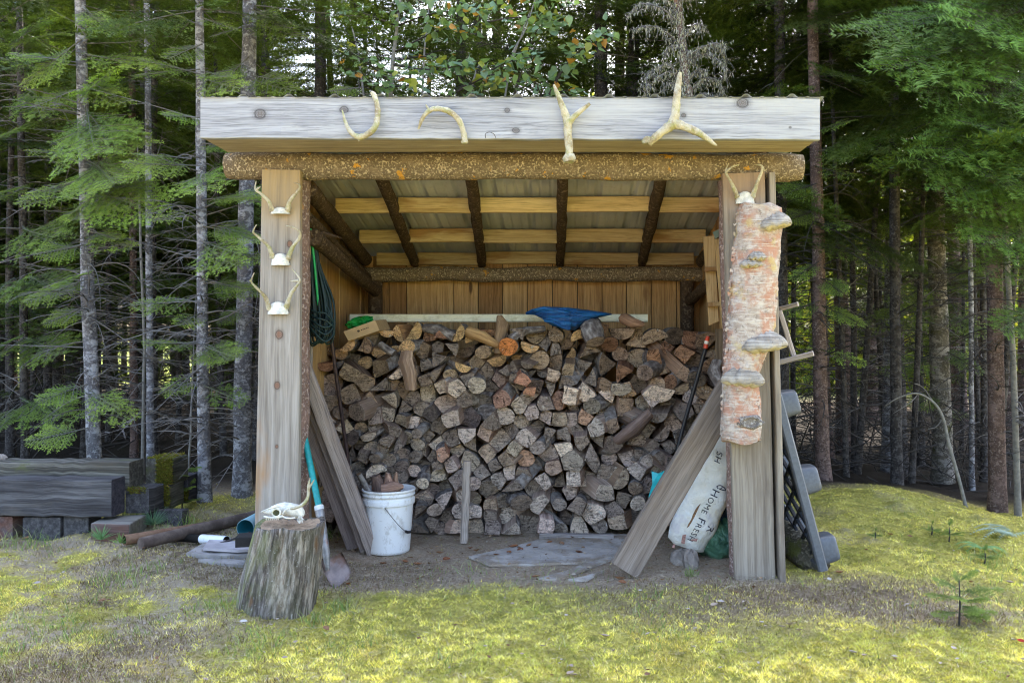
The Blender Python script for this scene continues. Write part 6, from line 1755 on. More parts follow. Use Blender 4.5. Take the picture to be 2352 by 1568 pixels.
KIND = {  # low bright and dark twigs put deep forest shade into the colours
    'mid_a': make_kind(31, 13, .085, 1.9, 1.5, MIDB, M['t_dark'], M['twig_d'], 40, .30, bright=.42),
    'mid_b': make_kind(32, 11, .07, 2.4, 1.35, MIDB, M['t_pale'], M['twig'], 44, .30, bright=0.6),
    'mid_c': make_kind(33, 14, .11, 4.2, 1.7, MIDB, M['t_red'], M['twig_d'], 38, .32, bright=0.6),
    'low': make_kind(34, 7.5, .05, .7, 1.25, MIDB, M['t_dark'], M['twig_d'], 14, .24, bright=0.6),
    'far_a': make_kind(35, 14, .10, 1.6, 1.7, FARB, M['t_dark'], M['twig_d'], 30, .36, bright=.33),
    'far_b': make_kind(36, 12, .085, 2.0, 1.5, FARB, M['t_dark'], M['twig_d'], 30, .34, bright=.33),
    'far_c': make_kind(37, 15, .12, 4.4, 1.9, FARB, M['t_red'], M['twig_d'], 26, .38, bright=0.5),
    'dense': make_kind(39, 11, .09, 1.3, 2.0, MIDB, M['t_dark'], M['twig_d'], 20, .21, bright=.65),
    'thick': make_kind(40, 12, .10, .9, 2.0, FARB, M['t_dark'], M['twig_d'], 20, .26, bright=.35),
    'pole': make_kind(38, 9, .034, 4.6, .8, MIDB, M['t_dark'], M['twig'], 26, .45),
}
for tr, cr, br in KIND.values(): COL.objects.unlink(tr)
ntree = [0]
def place(kind, X, Y, s, label, group, rot=None, lean_=(0, 0), name='fir_tree', cat='tree'):
    t = thing(name, (X, Y, gz(X, Y) - .03), label, cat, group)
    for src in KIND[kind]:
        c = src.copy(); COL.objects.link(c); c.parent = t
    t.rotation_euler = (lean_[0], lean_[1], random.uniform(0, 6.28) if rot is None else rot); t.scale = (s, s, s * random.uniform(.92, 1.1)); ntree[0] += 1
    return t
random.seed(91)
# ---- individually placed nearer trees: trunk along picture points, branches tip to tip
def near_tree(label, pts, rads, barkm, d, sprays=(), twigs=(30, .5, 3.4, .8), top=9.0, twigm=None, bright=1.0, crown=None, cb=.6, name='fir_tree', libs=NEARB, group=None, seed=0):
    g = np.random.default_rng(seed + 100); random.seed(seed + 4)
    wp = [P(x, y, d) for x, y in pts]; base = wp[0]; b0 = Vector((base.x, base.y, gz(base.x, base.y) - .05))
    wp = [b0] + [p for p in wp[1:]]
    wp.append(wp[-1] + (wp[-1] - wp[-2]).normalized() * max(.5, top - wp[-1].z))
    fine_ = [];
    for i in range(len(wp) - 1):
        k = max(2, int((wp[i + 1] - wp[i]).length / .25)); fine_ += [wp[i].lerp(wp[i + 1], j / k) for j in range(k)]
    fine_.append(wp[-1]); rr = list(np.interp([p.z for p in fine_], [wp[0].z, wp[len(pts) - 1].z, wp[-1].z], [rads[0] * d / F, rads[1] * d / F, rads[1] * d / F * .35])); rr[0] *= 1.25
    t = thing(name, tuple(b0), label, 'tree', group)
    mb = trunk_mb([p + Vector((random.uniform(-.004, .004), 0, 0)) for p in fine_], rr, 16, .05); mb.build('trunk', barkm, t)
    acc = Acc()
    def trunk_at(z):
        zs = [p.z for p in fine_]; return np.array([np.interp(z, zs, [p.x for p in fine_]), np.interp(z, zs, [p.y for p in fine_]), z])
    for (x0, y0, x1, y1, dd) in sprays:
        S = np.array(P(x0, y0, d - .05)); T = np.array(P(x1, y1, d + dd)); v = T - S; L = np.linalg.norm(v)
        n_ = 2 if L > .5 else 1
        for k in range(n_):
            acc.branch(libs, S + v * (.0 if k == 0 else .12) + np.array([0, g.uniform(-.05, .05), g.uniform(-.02, .05)]) * k, v + np.array([0, g.uniform(-.25, .25) * L * k, g.uniform(-.05, .08) * L * k]), L * (1.05 if k == 0 else .8), math.copysign(g.uniform(.30, .70), v[0]), bright * g.uniform(1.4, 2.4), 2, g)
    if crown:
        z0, z1, Lm, step, lib = crown; z = z0
        while z < z1:
            tt = (z - z0) / (top - z0 + .01); L = Lm * (1 - tt) ** .7
            for k in range(int(g.integers(3, 6))):
                a = g.uniform(0, 6.28); e = math.radians(g.uniform(-25, 5)); coarse = z > 6.2
                acc.branch(FARB if coarse else lib, trunk_at(z + g.uniform(-.1, .1)), (math.cos(a) * math.cos(e), math.sin(a) * math.cos(e), math.sin(e)), L * g.uniform(.6, 1.1), g.uniform(-.4, .4), cb * bright * g.uniform(.6, 1.3), not coarse, g)
            z += step * (1.6 if z > 6.2 else 1)
    if acc.V:
        V, Fc, C = acc.leaves(); tri_obj('crown', V, Fc, M['needles'], t, C, origin=tuple(b0))
    Vb, Fb = [], []; o = 0
    if acc.SV:
        v, f = acc.stems(); Vb.append(v); Fb.append(f); o = len(v)
    if twigs:
        v, f = dead_twigs(rads[0] * d / F, twigs[1], twigs[2], twigs[0], twigs[3], seed + 7)
        for i in range(len(v)):
            pass
        zs = [p.z for p in fine_]; v = v.copy(); v[:, 0] += np.interp(v[:, 2], zs, [p.x for p in fine_]); v[:, 1] += np.interp(v[:, 2], zs, [p.y for p in fine_]); Vb.append(v); Fb.append(f + o)
    if Vb: tag(tri_obj('branches', np.concatenate(Vb), np.concatenate(Fb), twigm or M['twig'], t, None, origin=tuple(b0)), kind='stuff')
    ntree[0] += 1; return t
near_tree('pale lichen covered fir trunk behind the left planter with bright sprays', [(218, 1130), (214, 1000), (200, 600), (184, 0)], (16.5, 11), M['t_pale'], 7.0, seed=1,
          sprays=[(185, 235, 245, 150, -.5), (180, 120, 345, 142, -.3), (175, 150, 0, 128, -.2), (188, 300, 320, 290, -.4), (190, 310, 120, 395, -.5), (190, 330, 345, 315, -.4), (190, 420, 45, 462, -.5), (190, 420, 350, 480, -.6), (192, 435, 330, 410, -.4), (190, 250, 225, 330, -.9), (190, 470, 170, 495, -.5), (198, 640, 60, 690, -.4), (198, 630, 130, 640, -.5), (185, 60, 120, 20, -.2), (186, 90, 40, 190, -.2), (186, 100, 300, 30, -.3), (196, 560, 80, 580, -.4), (196, 540, 300, 560, -.3), (198, 700, 100, 740, -.3), (200, 880, 90, 920, -.4), (200, 900, 300, 960, -.3), (194, 360, 60, 340, -.4), (188, 200, 80, 240, -.3), (187, 190, 290, 230, -.3), (190, 380, 260, 400, -.9), (202, 980, 60, 1010, -.3), (185, 20, 260, 70, -.3)],
          twigs=(70, .5, 3.2, .75), crown=(3.6, 9, 1.3, .35, MIDB), cb=.55)
near_tree('pale slim fir trunk standing midway between the planter and left post', [(470, 1175), (466, 800), (462, 400), (458, 0)], (14.5, 9), M['t_pale'], 6.3, seed=2,
          sprays=[(460, 170, 320, 130, -.3), (460, 175, 545, 195, -.4), (460, 160, 300, 165, -.2), (462, 330, 565, 335, -.3), (463, 380, 285, 365, -.4), (463, 395, 465, 425, -.7), (465, 590, 610, 590, -.2), (465, 650, 600, 665, -.2), (464, 690, 300, 695, -.2), (466, 790, 330, 780, -.3), (466, 790, 525, 815, -.5), (464, 460, 600, 440, -.2), (464, 520, 605, 545, -.2), (462, 60, 380, 20, -.2), (461, 40, 540, 60, -.2), (461, 100, 390, 130, -.4), (463, 270, 380, 260, -.4), (463, 280, 540, 300, -.3), (464, 480, 350, 500, -.3), (466, 880, 560, 920, -.2), (466, 720, 410, 740, -.4), (466, 860, 370, 900, -.3), (464, 560, 540, 600, -.5)],
          twigs=(56, .4, 3.0, .7), crown=(3.7, 9, 1.1, .4, MIDB))
near_tree('thick lichen banded trunk close to the left post', [(556, 1150), (558, 900), (566, 500), (574, 0)], (20, 15), M['t_pale'], 6.6, seed=3, sprays=[(568, 130, 480, 210, -.2), (566, 240, 620, 215, -.2), (570, 50, 700, 75, -.3), (570, 60, 480, 80, -.2), (565, 420, 630, 470, -.2), (565, 500, 500, 540, -.3), (570, 180, 680, 200, -.3), (572, 20, 640, 40, -.3), (560, 700, 500, 740, -.2)], twigs=(50, .3, 3.2, .65), crown=(3.8, 9, 1.3, .4, MIDB))
near_tree('brown fir trunk behind the pale trunks on the left', [(308, 1110), (306, 600), (303, 0)], (8.5, 7), M['t_red'], 9.0, seed=4, twigs=(40, .4, 4.0, .9), crown=(3.6, 10, 1.3, .4, MIDB))
near_tree('slim grey fir trunk right of the brown trunk on the left', [(346, 1115), (342, 500), (338, 0)], (8, 6.5), M['t_pale'], 8.2, seed=5, sprays=[(338, 40, 240, 45, -.3), (338, 45, 440, 60, -.3)], twigs=(46, .4, 3.8, .8), crown=(3.7, 10, 1.2, .4, MIDB))
near_tree('thin bare pole left of the slim grey fir trunk', [(327, 1120), (331, 800), (322, 520)], (3.6, 2.5), M['sapwood'], 7.8, seed=6, twigs=(18, .4, 2.0, .4), top=3.2, name='dead_sapling')
near_tree('thin bare sapling just left of the middle pale trunk', [(427, 1150), (437, 1000), (441, 900)], (3.4, 1.6), M['sapwood'], 6.7, seed=7, twigs=(10, .2, 1.1, .25), top=1.6, name='dead_sapling')
near_tree('dark fir trunk at the far left edge', [(58, 1110), (52, 500), (44, 0)], (9, 7), M['t_dark'], 8.8, seed=8, sprays=[(50, 640, 150, 650, -1), (50, 640, -30, 690, -1), (48, 430, -40, 440, -.8), (48, 300, -30, 310, -.8), (50, 910, 160, 960, -.6), (50, 930, -20, 990, -.6), (50, 200, 130, 240, -.8), (50, 520, 120, 540, -.9), (48, 100, 120, 60, -.8), (50, 780, 130, 800, -.8), (50, 780, -30, 820, -.8)], twigs=(40, .5, 4, .9), crown=(3.4, 10, 1.6, .36, MIDB))
# right of the shed
near_tree('reddish spruce trunk right of the shed behind the pallet', [(1893, 1160), (1884, 900), (1880, 600), (1866, 0)], (16.5, 12), M['t_red'], 7.6, seed=11, twigs=(60, .4, 3.0, .9), twigm=M['twig_d'], crown=(3.3, 9, 1.5, .32, MIDB), bright=1.0, sprays=[(1876, 480, 1810, 500, -.3), (1876, 510, 1950, 520, -.3), (1870, 300, 1960, 270, -.4), (1872, 380, 1960, 400, -.4), (1879, 600, 1820, 640, -.2), (1875, 420, 1800, 440, -.3), (1878, 560, 1960, 590, -.3), (1875, 350, 1990, 330, -.5), (1880, 690, 1800, 720, -.2), (1880, 700, 1990, 740, -.3), (1882, 640, 1940, 670, -.4), (1884, 800, 1990, 830, -.2)])
near_tree('thick dark trunk further back on the right', [(2068, 1140), (2058, 800), (2045, 300), (2040, 0)], (19, 15), M['t_dark'], 9.6, seed=12, twigs=(46, .4, 3.8, 1.1), twigm=M['twig_d'], crown=(3.2, 11, 2.0, .34, MIDB))
near_tree('thick pale banded trunk with mossy foot on the right', [(2166, 1165), (2160, 900), (2150, 500), (2146, 0)], (23, 16), M['t_mossy'], 8.6, seed=13, twigs=(46, .4, 3.4, 1.0), twigm=M['twig_d'], crown=(3.0, 10, 1.9, .34, MIDB), sprays=[(2155, 650, 2050, 690, -.4), (2155, 660, 2250, 640, -.4), (2150, 500, 2030, 520, -.4), (2158, 820, 2030, 850, -.3), (2158, 800, 2260, 850, -.3), (2155, 700, 2000, 740, -.3), (2155, 720, 2290, 760, -.3), (2155, 600, 2280, 640, -.4), (2158, 900, 2090, 930, -.2), (2155, 560, 2010, 600, -.4)], bright=.6)
near_tree('brown scaly spruce trunk near the right edge', [(2292, 1188), (2288, 900), (2282, 400), (2270, 0)], (19, 15), M['t_red'], 7.0, seed=14, twigs=(44, .4, 3.0, .8), twigm=M['twig_d'], crown=(2.75, 9, 1.7, .30, NEARB))
near_tree('slim pale pole beside the brown spruce at the right edge', [(2338, 1200), (2330, 900), (2312, 560), (2300, 300)], (7.5, 5), M['sapwood'], 6.9, seed=15, twigs=(24, .4, 2.4, .5), top=5.0, name='dead_sapling')
near_tree('slender grey trunk between the mossy trunk and the brown spruce', [(2232, 1150), (2230, 700), (2226, 300)], (6, 5), M['t_pale'], 8.2, seed=16, twigs=(30, .4, 3.4, .6), twigm=M['twig_d'], crown=(3.6, 8, 1.0, .4, MIDB))
near_tree('slim dark fir trunk right of the reddish spruce', [(1962, 1150), (1960, 700), (1950, 200)], (7.5, 6), M['t_dark'], 8.9, seed=17, twigs=(36, .4, 3.6, .9), twigm=M['twig_d'], crown=(3.3, 10, 1.5, .36, MIDB))
# big overhanging firs, upper right
near_tree('full bluish fir with long sweeping boughs at the upper right', [(2420, 1260), (2420, 600), (2415, 0)], (24, 18), M['t_dark'], 6.4, seed=18, twigs=(20, .4, 2.0, .8), twigm=M['twig_d'],
          sprays=[(2415, 20, 1960, 40, -.9), (2415, 60, 2040, 120, -1.0), (2415, 200, 2130, 190, -.8), (2415, 230, 2160, 330, -.9), (2415, 320, 2120, 360, -.7), (2415, 330, 2190, 420, -.9), (2415, 120, 2180, 90, -.6), (2415, 440, 2230, 480, -.6), (2415, 560, 2280, 620, -.6), (2415, 20, 2250, 30, -1.2), (2415, 280, 2260, 260, -1.1), (2415, 400, 2290, 380, -1.1), (2415, 160, 2290, 200, -1.2), (2415, 700, 2310, 750, -.5), (2415, 500, 2300, 540, -1)], bright=np.array([.42, .52, .52]), cb=.8, crown=(2.6, 9, 1.9, .3, NEARB))
near_tree('dense dark fir rising behind the right end of the roof', [(1800, 1150), (1795, 600), (1790, 0)], (16, 12), M['t_dark'], 8.2, seed=19, twigs=(20, .4, 2.4, .8), twigm=M['twig_d'], crown=(2.55, 10, 1.9, .26, NEARB), bright=1.0)
near_tree('dense green fir left of the overhanging bluish fir', [(2060, 1150), (2055, 600), (2050, 0)], (13, 10), M['t_dark'], 7.9, seed=20, twigs=(16, .4, 2.2, .8), twigm=M['twig_d'], crown=(2.7, 10, 2.0, .26, NEARB))
near_tree('dark pine like fir behind the middle of the roof', [(1380, 1100), (1380, 0)], (18, 14), M['t_dark'], 9.4, seed=22, twigs=(10, .4, 2.4, .8), crown=(2.6, 11, 2.3, .25, MIDB), bright=.85)
near_tree('dark fir behind the left half of the roof', [(740, 1100), (735, 0)], (15, 12), M['t_dark'], 9.0, seed=23, twigs=(26, .4, 3.4, 1.0), crown=(3.5, 10, 1.5, .33, MIDB))
near_tree('dark fir behind the roof left of the lichen hung tree', [(1640, 1100), (1632, 0)], (16, 12), M['t_dark'], 10.0, seed=24, twigs=(10, .4, 3, .9), crown=(2.6, 11, 2.1, .27, MIDB), bright=.9)
near_tree('young fir with low green sprays just behind the roof edge', [(840, 1120), (835, 400), (830, 300)], (6, 3), M['t_dark'], 7.6, seed=25, twigs=(10, .4, 2, .5), top=3.3, sprays=[(835, 240, 700, 222, -.2), (835, 230, 960, 215, -.2), (832, 200, 760, 205, -.3), (833, 215, 900, 225, -.4)], crown=(2.2, 3.2, .7, .25, NEARB))

# bent dead sapling on the right
t = thing('bent_sapling', tuple(P(2226, 1190, 6.6)), 'thin bare sapling bent over to the left on the right edge', 'sapling')
mb = MB(); mb.tube(smooth_path([P(2226, 1195, 6.6), P(2205, 1110, 6.6), P(2180, 1020, 6.6), P(2166, 960, 6.6), P(2145, 925, 6.6), P(2105, 903, 6.6), P(2060, 915, 6.65), P(2030, 935, 6.7)], 6), interp([4.8 * 6.6 / F, 4.2 * 6.6 / F, 4.0 * 6.6 / F, 3.6 * 6.6 / F, 3 * 6.6 / F, 2 * 6.6 / F, 1.3 * 6.6 / F, .7 * 6.6 / F], 43), n=8, noise=.06); mb.build('trunk', M['sapwood'], t)
mb = MB()
for pts in ([(2145, 925), (2120, 890), (2100, 880)], [(2166, 960), (2150, 980), (2130, 985)], [(2110, 903), (2090, 925), (2050, 950)]): mb.tube(smooth_path([P(x, y, 6.6) for x, y in pts]), [.004] * 4 + [.003] * 4 + [.0015], n=5)
mb.build('twigs', M['twig'], t)

# ---- broadleaf sapling behind the roof
def leaf_shape(c, ux, uy, r):
    prof = [(0, 0), (.28, .34), (.55, .30), (1.05, 0), (.55, -.30), (.28, -.34)]; up = np.cross(ux, uy)
    return [c + ux * (x * r) + uy * (y * r * 1.15) + up * (abs(y) * r * .28 - x * x * r * .12) for x, y in prof], [(0, 1, 2, 3), (0, 3, 4, 5)]
def broadleaf(name, label, trunk, r0, d, branches, seed, lr=(.06, .095), dens=30, cols=None, top=None, barkm=None, spread=.055, group=None):
    g = np.random.default_rng(seed); random.seed(seed)
    wp = [P(x, y, d) for x, y in trunk]; b0 = Vector((wp[0].x, wp[0].y, gz(wp[0].x, wp[0].y) - .04)); wp[0] = b0
    t = thing(name, tuple(b0), label, 'tree', group)
    pts = smooth_path(wp, 6); MB().tube(pts, interp([r0, r0 * .8, r0 * .6, r0 * .3], len(pts)), n=10, noise=.06).build('trunk', barkm or M['sapwood'], t)
    mb = MB(); Vs, Fs, Cs = [], [], []
    for br in branches:
        p = [np.array(P(x, y, d + o)) for x, y, o in br]; sp = smooth_path([Vector(q) for q in p], 6); mb.tube(sp, interp([.009, .006, .0025], len(sp)), n=5)
        tot = sum((sp[i + 1] - sp[i]).length for i in range(len(sp) - 1)); N = int(tot * dens)
        for _ in range(N):
            k = g.random() ** .55 * (len(sp) - 1); i = int(k); q = np.array(sp[i].lerp(sp[min(i + 1, len(sp) - 1)], k - i)) + g.normal(0, spread, 3) * np.array([1, 1, .7])
            ux = np.array([g.normal(0, .6), g.normal(0, .6) - .3, -.55 + g.normal(0, .35)]); ux /= np.linalg.norm(ux); uy = np.cross(ux, g.normal(0, 1, 3)); uy = np.cross(ux, np.array([0, 0, 1.0])) + g.normal(0, .35, 3); uy -= ux * uy.dot(ux); uy /= np.linalg.norm(uy)
            v, f = leaf_shape(q, ux, uy, g.uniform(*lr)); o = len(Vs); Vs += v; Fs += [tuple(j + o for j in k2) for k2 in f]
            c = np.array(cols[g.choice(len(cols), p=[.5, .32, .13, .05])]) * g.uniform(.75, 1.25); Cs += [c] * 6
    tag(mb.build('branches', M['twig_d'], t), kind='stuff'); tri_obj('crown', Vs, Fs, M['leaves'], t, np.array(Cs), origin=tuple(b0)); return t
GRN = [(.20, .30, .19), (.22, .33, .14), (.34, .36, .07), (.50, .25, .06)]  # greens greyed and lightened: sky sheen painted into the leaf colour
broadleaf('young_maple', 'broadleaf sapling with hanging green and yellowing leaves behind the roof', [(893, 1100), (896, 500), (898, 210), (912, 60), (925, -60)], .026, 7.4,
          [[(900, 190, 0), (850, 150, -.1), (790, 110, -.2)], [(905, 140, 0), (980, 130, -.2), (1060, 150, -.3)], [(903, 150, 0), (1000, 160, -.3), (1100, 140, -.4)], [(900, 200, 0), (860, 200, -.2), (820, 150, -.2)], [(912, 60, 0), (1000, 30, -.2), (1120, 20, -.4)],
           [(900, 200, 0), (960, 190, -.3), (880, 165, -.4)], [(912, 60, 0), (830, 30, -.2), (760, 20, -.2)], [(1000, 240, 0), (1150, 150, -.2), (1230, 130, -.3)], [(1000, 240, 0), (1120, 175, -.3), (1160, 180, -.4)], [(1250, 240, 0), (1310, 130, -.1), (1400, 70, -.3)], [(1250, 240, 0), (1300, 150, -.2), (1340, 110, -.3)],
           [(1250, 240, 0), (1230, 190, -.2), (1210, 165, -.3)], [(1180, 220, 0), (1220, 100, -.1), (1260, 20, -.2)], [(1080, 60, 0), (1190, 40, -.2), (1290, 50, -.3)], [(905, 120, 0), (1010, 70, -.2), (1080, 60, -.3)], [(1240, 240, 0), (1270, 215, -.1), (1320, 205, -.2)], [(912, 30, 0), (960, -10, -.2), (1060, -10, -.3)], [(1080, -10, 0), (1200, 0, -.3), (1310, -5, -.3)]], 5, cols=GRN, dens=62)
# bare stems around it
for k, (x0_, x1_, y1_, d) in enumerate(((960, 985, 20, 7.8), (1040, 1150, 190, 7.5), (855, 800, 30, 7.9), (1130, 1210, 60, 7.9))):
    t = thing('bare_stem', tuple(P(x0_, 1100, d)), ['thin bare stem right of the broadleaf sapling trunk', 'slanting bare stem behind the roof centre', 'thin bare stem left of the broadleaf sapling trunk', 'bare stem behind the roof leaning to the right'][k], 'sapling')
    mb = MB(); mb.tube(smooth_path([P(x0_, 1110, d), P(x0_ + 5, 500, d), P((x0_ + x1_) / 2, 160, d), P(x1_, y1_, d), P(x1_ + (x1_ - x0_) * .6, y1_ - 160, d)], 6), interp([.016, .013, .009, .006, .003], 25), n=7); mb.build('trunk', M['sapwood'], t)
    v, f = dead_twigs(.01, 3.0, 4.6, 12, .5, 60 + k); bx_ = P((x0_ + x1_) / 2, 160, d); v = v + np.array([bx_.x, bx_.y, 0]); tag(tri_obj('branches', v, f, M['twig_d'], t, None, origin=tuple(worldloc(t))), kind='stuff')

# ---- dead spruce draped with grey lichen
t = thing('dead_spruce', tuple(P(1590, 1100, 7.3)), 'dead spruce top draped in pale grey beard lichen above the roof', 'tree')
tp = [P(1592, 1100, 7.3), P(1586, 300, 7.3), P(1575, 190, 7.3), P(1566, 90, 7.3), P(1556, 0, 7.3), P(1540, -130, 7.3)]
MB().tube(smooth_path(tp, 6), interp([.045, .035, .034, .034, .032, .02], 31), n=12, noise=.08).build('trunk', bark('peeling_dead_bark', (.17, .12, .10), (.42, .39, .36), patch=(.42, .20, .10), patch_at=(.6, .68), scale=1.2), t)
mb = MB(); g = np.random.default_rng(77); Lv, Lf, Lc = [], [], []
def strand(p, l, w):
    o = len(Lv); a = g.uniform(0, 6.28); sd = np.array([math.cos(a), math.sin(a), 0]) * w; q = np.array(p); jit = g.normal(0, .35, 3) * l
    for s_ in (0, .5, 1): Lv.extend([q + jit * s_ - sd * (1 - s_ * .7) + np.array([0, 0, -l * s_]), q + jit * s_ + sd * (1 - s_ * .7) + np.array([0, 0, -l * s_])])
    Lf.extend([(o, o + 1, o + 3, o + 2), (o + 2, o + 3, o + 5, o + 4)]); c = np.array([(.46, .45, .38), (.36, .37, .29), (.56, .54, .47), (.42, .42, .26)][g.integers(4)]) * g.uniform(.8, 1.15); Lc.extend([c] * 6)
brs = [[(1570, 110), (1530, 75), (1490, 60), (1450, 70)], [(1565, 60), (1520, 20), (1470, 10), (1440, 40)], [(1562, 40), (1530, 0), (1500, -20)], [(1575, 180), (1530, 150), (1490, 170), (1485, 200)], [(1578, 200), (1540, 165), (1500, 190), (1478, 225)], [(1572, 140), (1610, 110), (1650, 105), (1672, 140)], [(1572, 145), (1620, 125), (1660, 150), (1665, 180)], [(1580, 215), (1620, 180), (1650, 190), (1665, 220)], [(1568, 90), (1600, 55), (1620, 70)], [(1580, 215), (1545, 190), (1515, 215)], [(1578, 190), (1600, 160), (1625, 165)], [(1570, 120), (1545, 105), (1525, 125)], [(1555, 20), (1580, -20), (1600, -10)], [(1572, 130), (1640, 100), (1668, 110)], [(1582, 230), (1615, 215), (1640, 225)]]
for br in brs:
    sp = smooth_path([P(x, y, 7.3 + g.uniform(-.25, .05) * i / 2) for i, (x, y) in enumerate(br)], 6); mb.tube(sp, interp([.010, .006, .003], len(sp)), n=5, noise=.15)
    for i in range(len(sp) - 1):
        for _ in range(4):
            q = np.array(sp[i].lerp(sp[i + 1], g.random())) + g.normal(0, .012, 3); strand(q, g.uniform(.008, .035), g.uniform(.0015, .004))
        for _ in range(4):
            q = sp[i]; dd = Vector(g.normal(0, 1, 3)); dd.normalize(); e = q + dd * g.uniform(.04, .12) + Vector((0, 0, -.04)); mb.tube([q, q.lerp(e, .5) + Vector((0, 0, .01)), e], [.0025, .002, .001], n=4)
            for _ in range(3): strand(np.array(q.lerp(e, g.random())), g.uniform(.01, .03), .003)
for k in range(260):
    y = g.uniform(-20, 225); q = np.array(P(np.interp(y, [-20, 0, 90, 190, 225], [1554, 1556, 1566, 1575, 1580]) + g.uniform(-12, 12), y, 7.26)); strand(q, g.uniform(.01, .04), .004)
tag(mb.build('branches', M['twig'], t), kind='stuff'); tri_obj('beard_lichen', Lv, Lf, M['lichen'], t, np.array(Lc), origin=tuple(worldloc(t)))

# ---- the forest behind, tree by tree
fr_ = random.Random(404)
def inpic(X, Y): return (X * F / Y + CX)
taken = []
LAB = {('left', 'dense'): 'densely needled fir deep behind the left trunks', ('mid', 'dense'): 'densely needled fir standing behind the shed', ('right', 'dense'): 'densely needled fir in the wood on the right', ('left', 'thick'): 'dark thicket fir branched to the ground in the left wood', ('mid', 'thick'): 'dark thicket fir branched to the ground behind the shed', ('right', 'thick'): 'dark thicket fir branched to the ground in the right wood',
       ('left', 'mid_a'): 'dark fir with bare lower trunk in the dense wood on the left', ('left', 'mid_b'): 'pale barked fir with bare lower limbs in the dense wood on the left', ('left', 'mid_c'): 'tall brown barked fir in the dense wood on the left', ('left', 'low'): 'low bushy young fir in the dense wood on the left',
       ('mid', 'mid_a'): 'dark fir rising behind the shed roof', ('mid', 'mid_b'): 'pale barked fir rising behind the shed roof', ('mid', 'mid_c'): 'tall brown barked fir rising behind the shed roof', ('mid', 'low'): 'low bushy young fir behind the shed roof',
       ('right', 'mid_a'): 'dark fir with bare lower trunk in the open wood on the right', ('right', 'mid_b'): 'pale barked fir with bare lower limbs in the open wood on the right', ('right', 'mid_c'): 'tall brown barked fir in the open wood on the right', ('right', 'low'): 'low bushy young fir in the open wood on the right', }
FARL = {'left': 'distant dark fir deep in the wood on the left', 'mid': 'distant dark fir deep in the wood behind the shed', 'right': 'distant dark fir deep in the wood on the right'}
def try_place(x0, x1, y0, y1, n, kinds, mind, sizes=(.85, 1.15)):
    k = 0; tries = 0
    while k < n and tries < 4000:
        tries += 1; Y = fr_.uniform(y0, y1); X = (fr_.uniform(x0, x1) - CX) * Y / F
        if any((X - a) ** 2 + (Y - b) ** 2 < mind ** 2 for a, b in taken): continue
        if Y < 7.8 and -2.2 < X < 1.6: continue
        taken.append((X, Y)); kd = fr_.choice(kinds); px = inpic(X, Y); z = 'left' if px < 600 else 'right' if px > 1780 else 'mid'
        if kd.startswith('far'): lab, grp = FARL[z], 'distant firs'
        elif kd == 'pole': lab, grp = {'left': 'slim bare pole tree in the dense wood on the left', 'mid': 'slim bare pole tree behind the shed', 'right': 'slim bare pole tree in the open wood on the right'}[z], 'slim pole trees'
        else: lab, grp = LAB[(z, kd)], 'firs of the wood around the shed'
        place(kd, X, Y, fr_.uniform(*sizes), lab, grp, lean_=(fr_.gauss(0, .02), fr_.gauss(0, .035 if kd == 'pole' else .022))); k += 1
try_place(560, 1800, 9.2, 11.5, 5, ['dense'], 1.4)
try_place(-250, 640, 12, 17, 14, ['thick', 'thick', 'dense'], 1.3)
try_place(-300, 700, 18, 26, 12, ['thick'], 1.8, (1, 1.3))
try_place(-200, 600, 8.8, 12.5, 11, ['low'], .9, (.7, 1.2))
try_place(-150, 620, 8.8, 12.5, 11, ['mid_a', 'mid_a', 'mid_a', 'low'], 1.0)
try_place(-200, 620, 12.5, 22, 30, ['far_a', 'far_b', 'far_c', 'far_b'], 1.1)
try_place(-300, 640, 22, 36, 26, ['far_a', 'far_b', 'far_b'], 1.6, (1, 1.3))
try_place(620, 1780, 9.5, 14, 9, ['mid_a', 'mid_c', 'low', 'mid_b'], 1.3)
try_place(620, 1780, 14, 24, 14, ['far_a', 'far_b', 'far_c'], 1.8)
try_place(1800, 2450, 9.0, 14, 3, ['low'], 1.2)
try_place(1780, 2500, 15, 21, 2, ['low', 'thick', 'low'], 1.4, (.6, .9))
try_place(1780, 2500, 9.0, 13.5, 7, ['mid_c', 'mid_c', 'mid_c', 'mid_b'], 1.1)
try_place(1820, 2480, 7.6, 12.5, 14, ['pole'], .5)
try_place(-100, 620, 8.6, 12, 5, ['pole'], .6)
try_place(1780, 2500, 13.5, 19, 6, ['far_c', 'far_c', 'far_c'], 1.5)
# sunlit broadleaf trees beyond the wood on the right and a few behind the left
YG = [(.34, .36, .05), (.26, .33, .05), (.46, .42, .07), (.20, .28, .05)]
def sunny_tree(seed, H, Rr):
    g = np.random.default_rng(seed); n = 5200; random.seed(seed)
    mb = trunk_mb([Vector((0, 0, z)) for z in np.linspace(-.2, H * .8, 10)], [.12 * (1 - .08 * i) for i in range(10)], 8); tr = mb.build('trunk', M['t_pale'], None, origin=(0, 0, 0)); COL.objects.unlink(tr)
    cl_ = np.stack([g.normal(0, Rr * .5, 46), g.normal(0, Rr * .5, 46), g.uniform(-.2, H, 46)], -1); c = cl_[g.integers(46, size=n)] + g.normal(0, .42, (n, 3))
    a = g.normal(0, 1, (n, 3)); a /= np.linalg.norm(a, axis=1)[:, None]; b = np.cross(a, g.normal(0, 1, (n, 3))); b /= np.linalg.norm(b, axis=1)[:, None]; s_ = g.uniform(.06, .13, (n, 1))
    V = np.concatenate([c - a * s_, c + b * s_ * .6, c + a * s_, c - b * s_ * .6]); i = np.arange(n); Fc = np.stack([i, i + n, i + 2 * n, i + 3 * n], -1); col = np.array(YG)[g.choice(4, n)] * g.uniform(.7, 1.2, (n, 1))
    cr = bpy.data.objects.new('crown', tri_me('crown', V, Fc, M['leaves'], np.tile(col, (4, 1)))); return tr, cr
